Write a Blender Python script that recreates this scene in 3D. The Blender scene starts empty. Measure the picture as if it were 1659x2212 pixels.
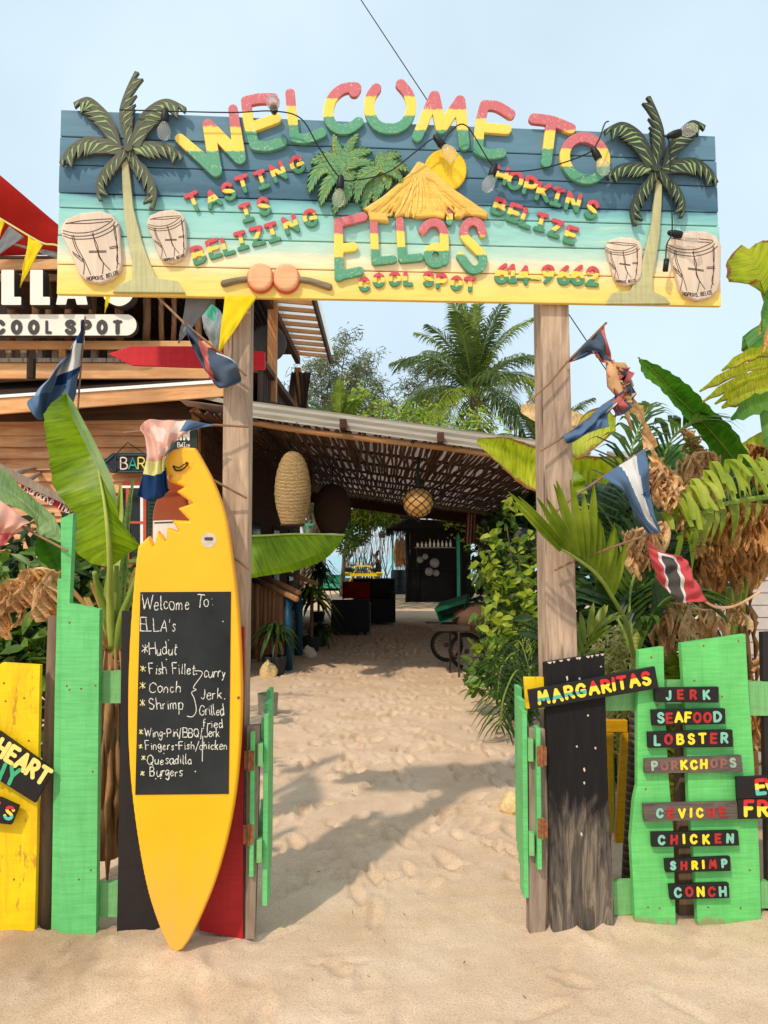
import bpy, bmesh, math, random
import numpy as np
from mathutils import Vector, Matrix
random.seed(7)
rng = np.random.default_rng(7)
R = math.radians
sc = bpy.context.scene

# ------------------------------------------------------------------ camera
F, U0, V0, CAMZ = 1661.0, 829.5, 1106.0, 1.55      # focal length and centre on a 1659 x 2212 sheet
PITCH = math.atan(93 / 1661)
cam = bpy.data.objects.new('camera', bpy.data.cameras.new('camera'))
sc.collection.objects.link(cam)
cam.location = (0, 0, CAMZ)
cam.rotation_euler = (R(90) + PITCH, 0, 0)
cam.data.sensor_fit = 'VERTICAL'
cam.data.sensor_height = 24
cam.data.lens = 24 * F / 2212
cam.data.clip_start = 0.05
cam.data.clip_end = 6000
sc.camera = cam

# ------------------------------------------------------------------ sky, sun, exposure
SUN_EL, SUN_AZ = 48, 210          # sun stands behind the camera and to its left
w = bpy.data.worlds.new('World'); sc.world = w; w.use_nodes = True
nt = w.node_tree; nt.nodes.clear()
out = nt.nodes.new('ShaderNodeOutputWorld'); bg = nt.nodes.new('ShaderNodeBackground')
sky = nt.nodes.new('ShaderNodeTexSky'); sky.sky_type = 'NISHITA'; sky.sun_disc = False
sky.sun_elevation = R(SUN_EL); sky.sun_rotation = R(SUN_AZ)
sky.altitude = 0; sky.air_density = 1.0; sky.dust_density = 3.5; sky.ozone_density = 1.5
hz = nt.nodes.new('ShaderNodeMix'); hz.data_type = 'RGBA'
_tc = nt.nodes.new('ShaderNodeTexCoord'); _nz = nt.nodes.new('ShaderNodeTexNoise'); _nz.inputs['Scale'].default_value = 2.2; _nz.inputs['Detail'].default_value = 4
_mr = nt.nodes.new('ShaderNodeMapRange'); _mr.inputs[1].default_value = 0.3; _mr.inputs[2].default_value = 0.7; _mr.inputs[3].default_value = 0.62; _mr.inputs[4].default_value = 0.86
nt.links.new(_tc.outputs['Generated'], _nz.inputs['Vector']); nt.links.new(_nz.outputs[0], _mr.inputs[0]); nt.links.new(_mr.outputs[0], hz.inputs[0])
hz.inputs[7].default_value = (5.05, 6.15, 6.75, 1)     # thin white haze over the blue
nt.links.new(sky.outputs[0], hz.inputs[6])
nt.links.new(hz.outputs[2], bg.inputs[0])
bg.inputs[1].default_value = 0.15
nt.links.new(bg.outputs[0], out.inputs[0])
sl = bpy.data.lights.new('sun', 'SUN'); sl.energy = 2.35; sl.angle = R(1.5); sl.color = (1.0, 0.87, 0.70)
so = bpy.data.objects.new('sun', sl); sc.collection.objects.link(so)
_sd = Vector((math.sin(R(SUN_AZ)) * math.cos(R(SUN_EL)), math.cos(R(SUN_AZ)) * math.cos(R(SUN_EL)), math.sin(R(SUN_EL))))
so.rotation_euler = (-_sd).to_track_quat('-Z', 'Y').to_euler()
so.location = (-4, -7, 9)
sc.view_settings.view_transform = 'Standard'; sc.view_settings.look = 'None'
sc.view_settings.gamma = 1; sc.view_settings.exposure = 0.18
sc.cycles.max_bounces = 6; sc.cycles.diffuse_bounces = 3; sc.cycles.transparent_max_bounces = 8
sc.cycles.use_denoising = True

# ------------------------------------------------------------------ measuring helpers
_fw = Vector((0, math.cos(PITCH), math.sin(PITCH))); _up = Vector((0, -math.sin(PITCH), math.cos(PITCH)))
CAM = Vector((0, 0, CAMZ))
def ray(u, v): return _fw + Vector(((u - U0) / F, 0, 0)) + _up * ((V0 - v) / F)
def P(u, v, Y):
    d = ray(u, v); return CAM + d * (Y / d.y)
def G(u, v, z=0.0):
    d = ray(u, v); return CAM + d * ((z - CAMZ) / d.z)
GY, GK = 3.24, 0.0657                                # the gate stands in the plane y = GY + GK x
def Q(u, v, off=0.0):
    d = ray(u, v); return CAM + d * ((GY - off) / (d.y - GK * d.x))
N = Vector((GK, -1, 0)).normalized()                 # out of the gate, to the street
PX = GY / F                                          # metres per sheet pixel at the gate

def srgb(r, g, b, k=1.0):
    f = lambda x: (x / 12.92 if x <= 0.04045 else ((x + 0.055) / 1.055) ** 2.4)
    return tuple(f(x / 255) * k for x in (r, g, b)) + (1,)

# ------------------------------------------------------------------ materials
def _new(name):
    m = bpy.data.materials.new(name); m.use_nodes = True
    t = m.node_tree; b = t.nodes['Principled BSDF']; return m, t, b
def _n(t, kind, **kw):
    n = t.nodes.new(kind)
    for k, v in kw.items(): setattr(n, k, v)
    return n
def _noise(t, scale, detail=5, rough=0.6, stretch=(1, 1, 1), coord='Object', dist=0.0):
    tc = _n(t, 'ShaderNodeTexCoord'); mp = _n(t, 'ShaderNodeMapping')
    mp.inputs['Scale'].default_value = stretch
    t.links.new(tc.outputs[coord], mp.inputs[0])
    n = _n(t, 'ShaderNodeTexNoise'); n.inputs['Scale'].default_value = scale
    n.inputs['Detail'].default_value = detail; n.inputs['Roughness'].default_value = rough
    n.inputs['Distortion'].default_value = dist
    t.links.new(mp.outputs[0], n.inputs['Vector']); return n
def _ramp(t, src, stops, interp='LINEAR'):
    r = _n(t, 'ShaderNodeValToRGB'); r.color_ramp.interpolation = interp
    e = r.color_ramp.elements
    while len(e) < len(stops): e.new(0.5)
    for el, (p, c) in zip(e, stops): el.position = p; el.color = c if len(c) == 4 else tuple(c) + (1,)
    t.links.new(src, r.inputs[0]); return r
def _mix(t, fac, a, b, blend='MIX'):
    m = _n(t, 'ShaderNodeMix'); m.data_type = 'RGBA'; m.blend_type = blend
    for sock, val in ((0, fac), (6, a), (7, b)):
        if hasattr(val, 'is_linked'): t.links.new(val, m.inputs[sock])
        else: m.inputs[sock].default_value = val
    return m.outputs[2]
def _bump(t, b, h, s=0.3, d=0.01):
    n = _n(t, 'ShaderNodeBump'); n.inputs['Strength'].default_value = s; n.inputs['Distance'].default_value = d
    t.links.new(h, n.inputs['Height']); t.links.new(n.outputs[0], b.inputs['Normal'])
def sh(c, k): return tuple(min(1, x * k) for x in c[:3]) + (1,)

def plain(name, col, rough=0.7, var=0.18, scale=9, bump=0.15, stretch=(1, 1, 1), spec=0.3, metallic=0, detail=5):
    m, t, b = _new(name)
    n = _noise(t, scale, detail, 0.6, stretch)
    r = _ramp(t, n.outputs[0], [(0.3, sh(col, 1 - var)), (0.7, sh(col, 1 + var))])
    t.links.new(r.outputs[0], b.inputs['Base Color'])
    b.inputs['Roughness'].default_value = rough; b.inputs['Specular IOR Level'].default_value = spec
    b.inputs['Metallic'].default_value = metallic
    if bump: _bump(t, b, n.outputs[0], bump)
    return m
AX = {'x': (0.12, 1, 1), 'y': (1, 0.12, 1), 'z': (1, 1, 0.12)}
def wood(name, a, bcol, axis='z', scale=28, crack=None, rough=0.8, bump=0.5, ct=0.30):
    """bare boards: long grain, blotches, dark checks, knots"""
    m, t, b = _new(name)
    st = AX[axis]
    g = _noise(t, scale, 6, 0.65, st, dist=0.8)
    r = _ramp(t, g.outputs[0], [(0.25, a), (0.5, tuple((x + y) / 2 for x, y in zip(a, bcol))), (0.72, bcol)])
    bl = _noise(t, 2.2, 3, 0.5)
    br = _ramp(t, bl.outputs[0], [(0.3, (0.72, 0.72, 0.74, 1)), (0.7, (1.12, 1.1, 1.06, 1))])
    c = _mix(t, 1.0, r.outputs[0], br.outputs[0], 'MULTIPLY')
    ck = _noise(t, scale * 0.45, 4, 0.7, tuple(x * (0.35 if x < 1 else 1) for x in st), dist=0.3)
    cr = _ramp(t, ck.outputs[0], [(ct, (1, 1, 1, 1)), (ct + 0.06, (0, 0, 0, 1))])
    c = _mix(t, cr.outputs[0], c, crack or sh(a, 0.35))
    t.links.new(c, b.inputs['Base Color']); b.inputs['Roughness'].default_value = rough
    b.inputs['Specular IOR Level'].default_value = 0.25
    _bump(t, b, g.outputs[0], bump, 0.006); return m
def paint(name, col, axis='z', chip=(0.3, 0.24, 0.18, 1), chips=0.28, rough=0.5, var=0.12, dirt=0.2, spec=0.3, saw=0.10, base=None, stain=0.3, stainc=None):
    """painted boards: grain telegraphing through, scuffs, flaked spots"""
    m, t, b = _new(name)
    g = _noise(t, 34, 6, 0.7, AX[axis], dist=0.5)
    r = _ramp(t, g.outputs[0], [(0.25, sh(col, 1 - var)), (0.6, col), (0.8, sh(col, 1 + var))])
    bl = _noise(t, 3.0, 4, 0.6)
    br = _ramp(t, bl.outputs[0], [(0.32, (1 - dirt, 1 - dirt, 1 - dirt * 0.9, 1)), (0.66, (1.06, 1.06, 1.04, 1))])
    c = _mix(t, 1.0, r.outputs[0], br.outputs[0], 'MULTIPLY')
    sw = _noise(t, 110, 3, 0.6, tuple(1.0 if x < 1 else 0.06 for x in AX[axis]))          # rough-sawn lines across the board
    sr = _ramp(t, sw.outputs[0], [(0.32, (1 - saw * 1.6,) * 3), (0.55, (1, 1, 1)), (0.75, (1 + saw * .6,) * 3)])
    c = _mix(t, 1.0, c, sr.outputs[0], 'MULTIPLY')
    f = _noise(t, 16, 8, 0.75, tuple(x * (2.5 if x < 1 else 1) for x in AX[axis]))
    fr = _ramp(t, f.outputs[0], [(chips, (1, 1, 1, 1)), (chips + 0.03, (0, 0, 0, 1))])
    c = _mix(t, fr.outputs[0], c, chip)
    st_ = _noise(t, 7, 6, 0.68, tuple(x * (1.6 if x < 1 else 1) for x in AX[axis]), dist=0.8)                  # weathering streaks
    s2 = _ramp(t, st_.outputs[0], [(0.49, (0, 0, 0)), (0.66, (stain,) * 3)]); c = _mix(t, s2.outputs[0], c, stainc or sh(col, 0.42))
    if base:                                         # paint gone where the board stands in the sand
        tc = _n(t, 'ShaderNodeTexCoord'); sp = _n(t, 'ShaderNodeSeparateXYZ'); t.links.new(tc.outputs['Object'], sp.inputs[0])
        ad = _n(t, 'ShaderNodeMath', operation='MULTIPLY_ADD'); ad.inputs[1].default_value = 0.22; t.links.new(f.outputs[0], ad.inputs[0]); t.links.new(sp.outputs[2], ad.inputs[2])
        r2 = _ramp(t, ad.outputs[0], [(base, (1, 1, 1)), (base + 0.012, (0, 0, 0))]); c = _mix(t, r2.outputs[0], c, chip)
    t.links.new(c, b.inputs['Base Color']); b.inputs['Roughness'].default_value = rough
    b.inputs['Specular IOR Level'].default_value = spec
    _bump(t, b, g.outputs[0], 0.3, 0.004); return m
def bands(name, cols, edges, scr=0.5, wob=0.07, scc=(0.80, 0.70, 0.62, 1)):
    """hand painted colour bands up a letter (UV v runs 0 foot - 1 top); scratched paint"""
    m, t, b = _new(name)
    tc = _n(t, 'ShaderNodeTexCoord'); sp = _n(t, 'ShaderNodeSeparateXYZ'); t.links.new(tc.outputs['UV'], sp.inputs[0])
    n = _noise(t, 55, 3, 0.6)
    ad = _n(t, 'ShaderNodeMath', operation='MULTIPLY_ADD'); ad.inputs[1].default_value = wob; 
    t.links.new(n.outputs[0], ad.inputs[0]); t.links.new(sp.outputs[1], ad.inputs[2])
    st = []
    for i, c in enumerate(cols):
        lo = 0 if i == 0 else edges[i - 1] + wob / 2 + 0.012
        st.append((lo, c))
        if i < len(cols) - 1: st.append((edges[i] + wob / 2 - 0.012, c))
    r = _ramp(t, ad.outputs[0], st)
    s = _noise(t, 60, 6, 0.75, (1, 1, 1), dist=1.5)
    sr = _ramp(t, s.outputs[0], [(0.565, (0, 0, 0, 1)), (0.66, (scr, scr, scr, 1))])
    c = _mix(t, sr.outputs[0], r.outputs[0], scc)
    t.links.new(c, b.inputs['Base Color']); b.inputs['Roughness'].default_value = 0.55
    b.inputs['Specular IOR Level'].default_value = 0.3
    _bump(t, b, s.outputs[0], 0.25, 0.003); return m
def leafmat(name, dark, mid, light, scale=5, trans=0.35, rough=0.45, veins=None, edge=None):
    m, t, b = _new(name)
    n = _noise(t, scale, 4, 0.6)
    r = _ramp(t, n.outputs[0], [(0.3, dark), (0.5, mid), (0.72, light)])
    c = r.outputs[0]
    if veins:
        tc = _n(t, 'ShaderNodeTexCoord'); mp = _n(t, 'ShaderNodeMapping'); mp.inputs['Scale'].default_value = (1.2, veins, 1)
        t.links.new(tc.outputs['UV'], mp.inputs[0])
        v = _n(t, 'ShaderNodeTexNoise'); v.inputs['Scale'].default_value = 1; v.inputs['Detail'].default_value = 4
        t.links.new(mp.outputs[0], v.inputs['Vector'])
        vr = _ramp(t, v.outputs[0], [(0.35, (0.62, 0.66, 0.55, 1)), (0.5, (1, 1, 1, 1)), (0.68, (1.25, 1.22, 1.1, 1))])
        c = _mix(t, 1.0, c, vr.outputs[0], 'MULTIPLY')
        _bump(t, b, v.outputs[0], 0.35, 0.006)
        if edge:                                     # dried brown margin
            sp = _n(t, 'ShaderNodeSeparateXYZ'); t.links.new(tc.outputs['UV'], sp.inputs[0])
            e = _noise(t, 14, 5, 0.7)
            ad = _n(t, 'ShaderNodeMath', operation='MULTIPLY_ADD'); ad.inputs[1].default_value = 0.5
            t.links.new(e.outputs[0], ad.inputs[0]); t.links.new(sp.outputs[0], ad.inputs[2])
            er = _ramp(t, ad.outputs[0], [(1.17, (0, 0, 0, 1)), (1.24, (1, 1, 1, 1))])
            e2 = _n(t, 'ShaderNodeMath', operation='MULTIPLY'); e2.inputs[1].default_value = 0.8
            t.links.new(ad.outputs[0], e2.inputs[0]); er.color_ramp.elements[0].position = 0.86; er.color_ramp.elements[1].position = 0.94
            t.links.new(e2.outputs[0], er.inputs[0])
            c = _mix(t, er.outputs[0], c, edge)
    t.links.new(c, b.inputs['Base Color']); b.inputs['Roughness'].default_value = rough
    b.inputs['Specular IOR Level'].default_value = 0.35
    if trans:
        tr = _n(t, 'ShaderNodeBsdfTranslucent'); ms = _n(t, 'ShaderNodeMixShader'); ms.inputs[0].default_value = trans
        t.links.new(_mix(t, 1.0, c, (1.25, 1.3, 0.7, 1), 'MULTIPLY'), tr.inputs[0])
        t.links.new(b.outputs[0], ms.inputs[1]); t.links.new(tr.outputs[0], ms.inputs[2])
        t.links.new(ms.outputs[0], t.nodes['Material Output'].inputs[0])
    return m
def cloth(name, col, trans=0.25, var=0.1, weave=260):
    m, t, b = _new(name)
    n = _noise(t, 6, 5, 0.6); f = _noise(t, weave, 2, 0.5)
    r = _ramp(t, n.outputs[0], [(0.3, sh(col, 1 - var)), (0.7, sh(col, 1 + var))])
    t.links.new(r.outputs[0], b.inputs['Base Color']); b.inputs['Roughness'].default_value = 0.85
    b.inputs['Specular IOR Level'].default_value = 0.15
    _bump(t, b, f.outputs[0], 0.2, 0.001)
    tr = _n(t, 'ShaderNodeBsdfTranslucent'); ms = _n(t, 'ShaderNodeMixShader'); ms.inputs[0].default_value = trans
    t.links.new(r.outputs[0], tr.inputs[0]); t.links.new(b.outputs[0], ms.inputs[1]); t.links.new(tr.outputs[0], ms.inputs[2])
    t.links.new(ms.outputs[0], t.nodes['Material Output'].inputs[0]); return m

# ------------------------------------------------------------------ mesh builder
def cat(pts, n=8, closed=False):
    """Catmull-Rom through tuples or Vectors"""
    A = [np.array(p, float) for p in pts]; o = []
    L = len(A); rngk = range(L if closed else L - 1)
    for i in rngk:
        if closed: p0, p1, p2, p3 = A[i - 1], A[i], A[(i + 1) % L], A[(i + 2) % L]
        else: p0, p1, p2, p3 = A[max(i - 1, 0)], A[i], A[i + 1], A[min(i + 2, L - 1)]
        for k in range(n):
            t = k / n
            o.append(0.5 * (2 * p1 + (p2 - p0) * t + (2 * p0 - 5 * p1 + 4 * p2 - p3) * t * t + (3 * p1 - p0 - 3 * p2 + p3) * t ** 3))
    if not closed: o.append(A[-1])
    return o
class MB:
    def __init__(s): s.v, s.f, s.m, s.uv = [], [], [], []
    def add(s, V, Fc, mi=0, uvs=None):
        o = len(s.v); s.v.extend([tuple(p) for p in V])
        for k, fc in enumerate(Fc):
            s.f.append([i + o for i in fc]); s.m.append(mi[k] if isinstance(mi, list) else mi)
            s.uv.append([uvs[i] for i in fc] if uvs else None)
    def prism(s, pts, vec, mi=0, side=None, uvs=None):
        n = len(pts); vec = Vector(vec); pts = [Vector(p) for p in pts]
        V = pts + [p + vec for p in pts]; sd = mi if side is None else side
        Fc = [list(range(n)), list(range(2 * n - 1, n - 1, -1))] + [[i, (i + 1) % n, n + (i + 1) % n, n + i] for i in range(n)]
        s.add(V, Fc, [mi, mi] + [sd] * n, (uvs + uvs) if uvs else None)
    def box(s, a, b, mi=0):
        x0, y0, z0 = a; x1, y1, z1 = b
        s.prism([(x0, y0, z0), (x1, y0, z0), (x1, y0, z1), (x0, y0, z1)], (0, y1 - y0, 0), mi)
    def beam(s, p, q, wd, ht, up=(0, 0, 1), mi=0):
        p, q = Vector(p), Vector(q); d = (q - p).normalized(); sx = d.cross(Vector(up)).normalized() * wd / 2; sy = sx.cross(d).normalized() * ht / 2
        s.prism([p - sx - sy, p + sx - sy, p + sx + sy, p - sx + sy], q - p, mi)
    def tube(s, pts, r, n=8, mi=0, flat=1.0, axis=None):
        pts = [Vector(p) for p in pts]; m = len(pts); rs = r if hasattr(r, '__len__') else [r] * m
        V, Fc = [], []; pu = None
        for i, p in enumerate(pts):
            d = (pts[min(i + 1, m - 1)] - pts[max(i - 1, 0)])
            d = d.normalized() if d.length > 1e-9 else Vector((0, 0, 1))
            if axis is not None: a = Vector(axis)
            else: a = pu if pu is not None else (Vector((0, 0, 1)) if abs(d.z) < 0.9 else Vector((1, 0, 0)))
            x = a - d * a.dot(d)
            x = x.normalized() if x.length > 1e-6 else d.orthogonal().normalized()
            y = d.cross(x); pu = x
            for k in range(n):
                an = 2 * math.pi * k / n
                V.append(p + x * (math.cos(an) * rs[i] * flat) + y * (math.sin(an) * rs[i]))
        for i in range(m - 1):
            for k in range(n):
                k2 = (k + 1) % n; Fc.append([i * n + k, i * n + k2, (i + 1) * n + k2, (i + 1) * n + k])
        Fc += [list(range(n))[::-1], [(m - 1) * n + k for k in range(n)]]
        s.add(V, Fc, mi)
    def lathe(s, prof, c, n=24, mi=0, axis=None, cap=True):
        c = Vector(c); V, Fc = [], []
        ez = Vector(axis).normalized() if axis is not None else Vector((0, 0, 1))
        ex = ez.orthogonal().normalized(); ey = ez.cross(ex)
        for r, z in prof:
            for k in range(n):
                a = 2 * math.pi * k / n; V.append(c + ex * (r * math.cos(a)) + ey * (r * math.sin(a)) + ez * z)
        m = len(prof)
        for i in range(m - 1):
            for k in range(n):
                k2 = (k + 1) % n; Fc.append([i * n + k, i * n + k2, (i + 1) * n + k2, (i + 1) * n + k])
        if cap: Fc += [list(range(n))[::-1], [(m - 1) * n + k for k in range(n)]]
        s.add(V, Fc, mi)
    def grid(s, rows, mif=None, mi=0):
        """rows: 2-D list of points; UV = (column, row) in 0-1"""
        a, b = len(rows), len(rows[0]); V = [p for r in rows for p in r]
        uv = [(j / (b - 1), i / (a - 1)) for i in range(a) for j in range(b)]
        Fc, ms = [], []
        for i in range(a - 1):
            for j in range(b - 1):
                Fc.append([i * b + j, i * b + j + 1, (i + 1) * b + j + 1, (i + 1) * b + j])
                ms.append(mif((j + 0.5) / (b - 1), (i + 0.5) / (a - 1)) if mif else mi)
        s.add(V, Fc, ms, uv)
    def lo(s):
        A = np.array(s.v); return Vector((float((A[:, 0].min() + A[:, 0].max()) / 2), float((A[:, 1].min() + A[:, 1].max()) / 2), float(A[:, 2].min())))
    def build(s, name, mats, parent=None, smooth=False, bevel=0.0, recalc=True, solid=0.0, base=None, label=None):
        if not isinstance(mats, (list, tuple)): mats = [mats]
        o3 = Vector(parent.location) if parent is not None else (Vector(base) if base is not None else s.lo())
        if parent is not None and parent.parent is not None: o3 = o3 + Vector(parent.parent.location)
        me = bpy.data.meshes.new(name)
        me.from_pydata([(p[0] - o3.x, p[1] - o3.y, p[2] - o3.z) for p in s.v], [], s.f)
        for m in mats: me.materials.append(m)
        if len(mats) > 1: me.polygons.foreach_set('material_index', s.m)
        if any(u is not None for u in s.uv):
            ul = me.uv_layers.new(name='UVMap'); fl = []
            for fc, u in zip(s.f, s.uv):
                for q in (u if u else [(0, 0)] * len(fc)): fl.extend(q)
            ul.data.foreach_set('uv', fl)
        if recalc and len(s.f) < 60000:
            bm = bmesh.new(); bm.from_mesh(me); bmesh.ops.recalc_face_normals(bm, faces=bm.faces); bm.to_mesh(me); bm.free()
        if smooth: me.polygons.foreach_set('use_smooth', [True] * len(me.polygons))
        me.update()
        o = bpy.data.objects.new(name, me); sc.collection.objects.link(o)
        if parent is not None: o.parent = parent
        else: o.location = o3
        if bevel:
            bv = o.modifiers.new('edge', 'BEVEL'); bv.width = bevel; bv.segments = 2; bv.limit_method = 'ANGLE'; bv.angle_limit = R(50)
        if solid:
            so_ = o.modifiers.new('thick', 'SOLIDIFY'); so_.thickness = solid; so_.offset = 0
        if label: o['label'] = label
        return o
def tag(o, label, catg, group=None, kind=None):
    if label: o['label'] = label
    if catg: o['category'] = catg
    if group: o['group'] = group
    if kind: o['kind'] = kind
    return o
def thing(name, label, catg, loc, group=None):
    o = bpy.data.objects.new(name, None); sc.collection.objects.link(o); o.location = Vector(loc)
    o.empty_display_size = 0.1
    return tag(o, label, catg, group)
def copy_tree(o, parent=None):
    c = o.copy(); sc.collection.objects.link(c)
    if parent is not None: c.parent = parent
    for ch in list(o.children): copy_tree(ch, c)
    return c

# ------------------------------------------------------------------ cut-out shapes by distance field
def seg_d(X, Y, a, b, h0, h1, sq=False):
    ax, ay = a; bx, by = b; dx, dy = bx - ax, by - ay; L2 = dx * dx + dy * dy + 1e-9
    t = ((X - ax) * dx + (Y - ay) * dy) / L2
    if sq:
        L = math.sqrt(L2); al = np.abs(t * L - L / 2) - L / 2; la = np.abs((X - ax) * -dy + (Y - ay) * dx) / L - h0
        return np.maximum(al, la)
    t = np.clip(t, 0, 1)
    return np.hypot(X - ax - t * dx, Y - ay - t * dy) - (h0 + (h1 - h0) * t)
def stroke_field(strokes, hw, cell, sq=False):
    """strokes: polylines [(u, v)..] or (polyline, hw0, hw1)"""
    S = [(s if isinstance(s, tuple) and len(s) == 3 and not isinstance(s[0], (int, float)) and hasattr(s[0][0], '__len__') else (s, hw, hw)) for s in strokes]
    A = np.array([tuple(p)[:2] for s in S for p in s[0]]); m = max(max(s[1], s[2]) for s in S) + 2 * cell
    xs = np.arange(A[:, 0].min() - m, A[:, 0].max() + m + cell, cell); ys = np.arange(A[:, 1].min() - m, A[:, 1].max() + m + cell, cell)
    X, Y = np.meshgrid(xs, ys); D = np.full(X.shape, 1e9)
    for pl, h0, h1 in S:
        k = len(pl) - 1
        for i in range(k):
            D = np.minimum(D, seg_d(X, Y, tuple(pl[i])[:2], tuple(pl[i + 1])[:2], h0 + (h1 - h0) * i / k, h0 + (h1 - h0) * (i + 1) / k, sq))
    return D, xs, ys
def poly_field(pts, cell):
    A = np.array([tuple(p)[:2] for p in pts]); m = 2 * cell
    xs = np.arange(A[:, 0].min() - m, A[:, 0].max() + m + cell, cell); ys = np.arange(A[:, 1].min() - m, A[:, 1].max() + m + cell, cell)
    X, Y = np.meshgrid(xs, ys); D = np.full(X.shape, 1e9); ins = np.zeros(X.shape, bool); n = len(A)
    for i in range(n):
        a, b = A[i], A[(i + 1) % n]; D = np.minimum(D, seg_d(X, Y, a, b, 0, 0))
        if a[1] != b[1]:
            c = ((a[1] > Y) != (b[1] > Y)) & (X < (b[0] - a[0]) * (Y - a[1]) / (b[1] - a[1]) + a[0]); ins ^= c
    return np.where(ins, -D, D), xs, ys
def cutout(mb, field, place, n, depth, rnd, rpx, mi=0, uvf=None, side=None, relief=None):
    """extrude a field's inside into a board with a rounded rim; place(u, v) gives its back on the carrier"""
    D, xs, ys = field; ny, nx = D.shape; n = Vector(n); V, Fc, ms, uv = [], [], [], []; vid = {}
    def h(d, u, v):
        t = min(1.0, max(0.0, -d / rpx)) if rpx > 0 else 1.0
        return depth - rnd * (1 - math.sqrt(max(0.0, 1 - (1 - t) ** 2))) + (relief(u, v) if relief else 0)
    def put(key, u, v, d):
        if key not in vid:
            vid[key] = len(V); V.append(place(u, v) + n * h(d, u, v)); uv.append(uvf(u, v) if uvf else (0, 0))
        return vid[key]
    def back(key, u, v):
        k = ('b',) + key
        if k not in vid:
            vid[k] = len(V); V.append(place(u, v)); uv.append(uvf(u, v) if uvf else (0, 0))
        return vid[k]
    m = np.minimum(np.minimum(D[:-1, :-1], D[1:, :-1]), np.minimum(D[:-1, 1:], D[1:, 1:])) < 0
    for j, i in zip(*np.nonzero(m)):
        cs = [(j, i), (j, i + 1), (j + 1, i + 1), (j + 1, i)]; poly = []; ex = None; en = None
        for k in range(4):
            a, b = cs[k], cs[(k + 1) % 4]; da, db = D[a], D[b]
            if da < 0: poly.append(put(('g',) + a, xs[a[1]], ys[a[0]], da))
            if (da < 0) != (db < 0):
                lo_, hi_ = min(a, b), max(a, b); dl, dh = D[lo_], D[hi_]; t = dl / (dl - dh)
                u = xs[lo_[1]] + (xs[hi_[1]] - xs[lo_[1]]) * t; v = ys[lo_[0]] + (ys[hi_[0]] - ys[lo_[0]]) * t
                key = ('e',) + lo_ + hi_; q = put(key, u, v, 0.0); poly.append(q)
                if da < 0: ex = (q, key, u, v)
                else: en = (q, key, u, v)
        if len(poly) >= 3: Fc.append(poly); ms.append(mi)
        if ex and en:
            Fc.append([ex[0], back(*ex[1:]), back(*en[1:]), en[0]]); ms.append(mi if side is None else side)
    mb.add(V, Fc, ms, uv if uvf else None)

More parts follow.
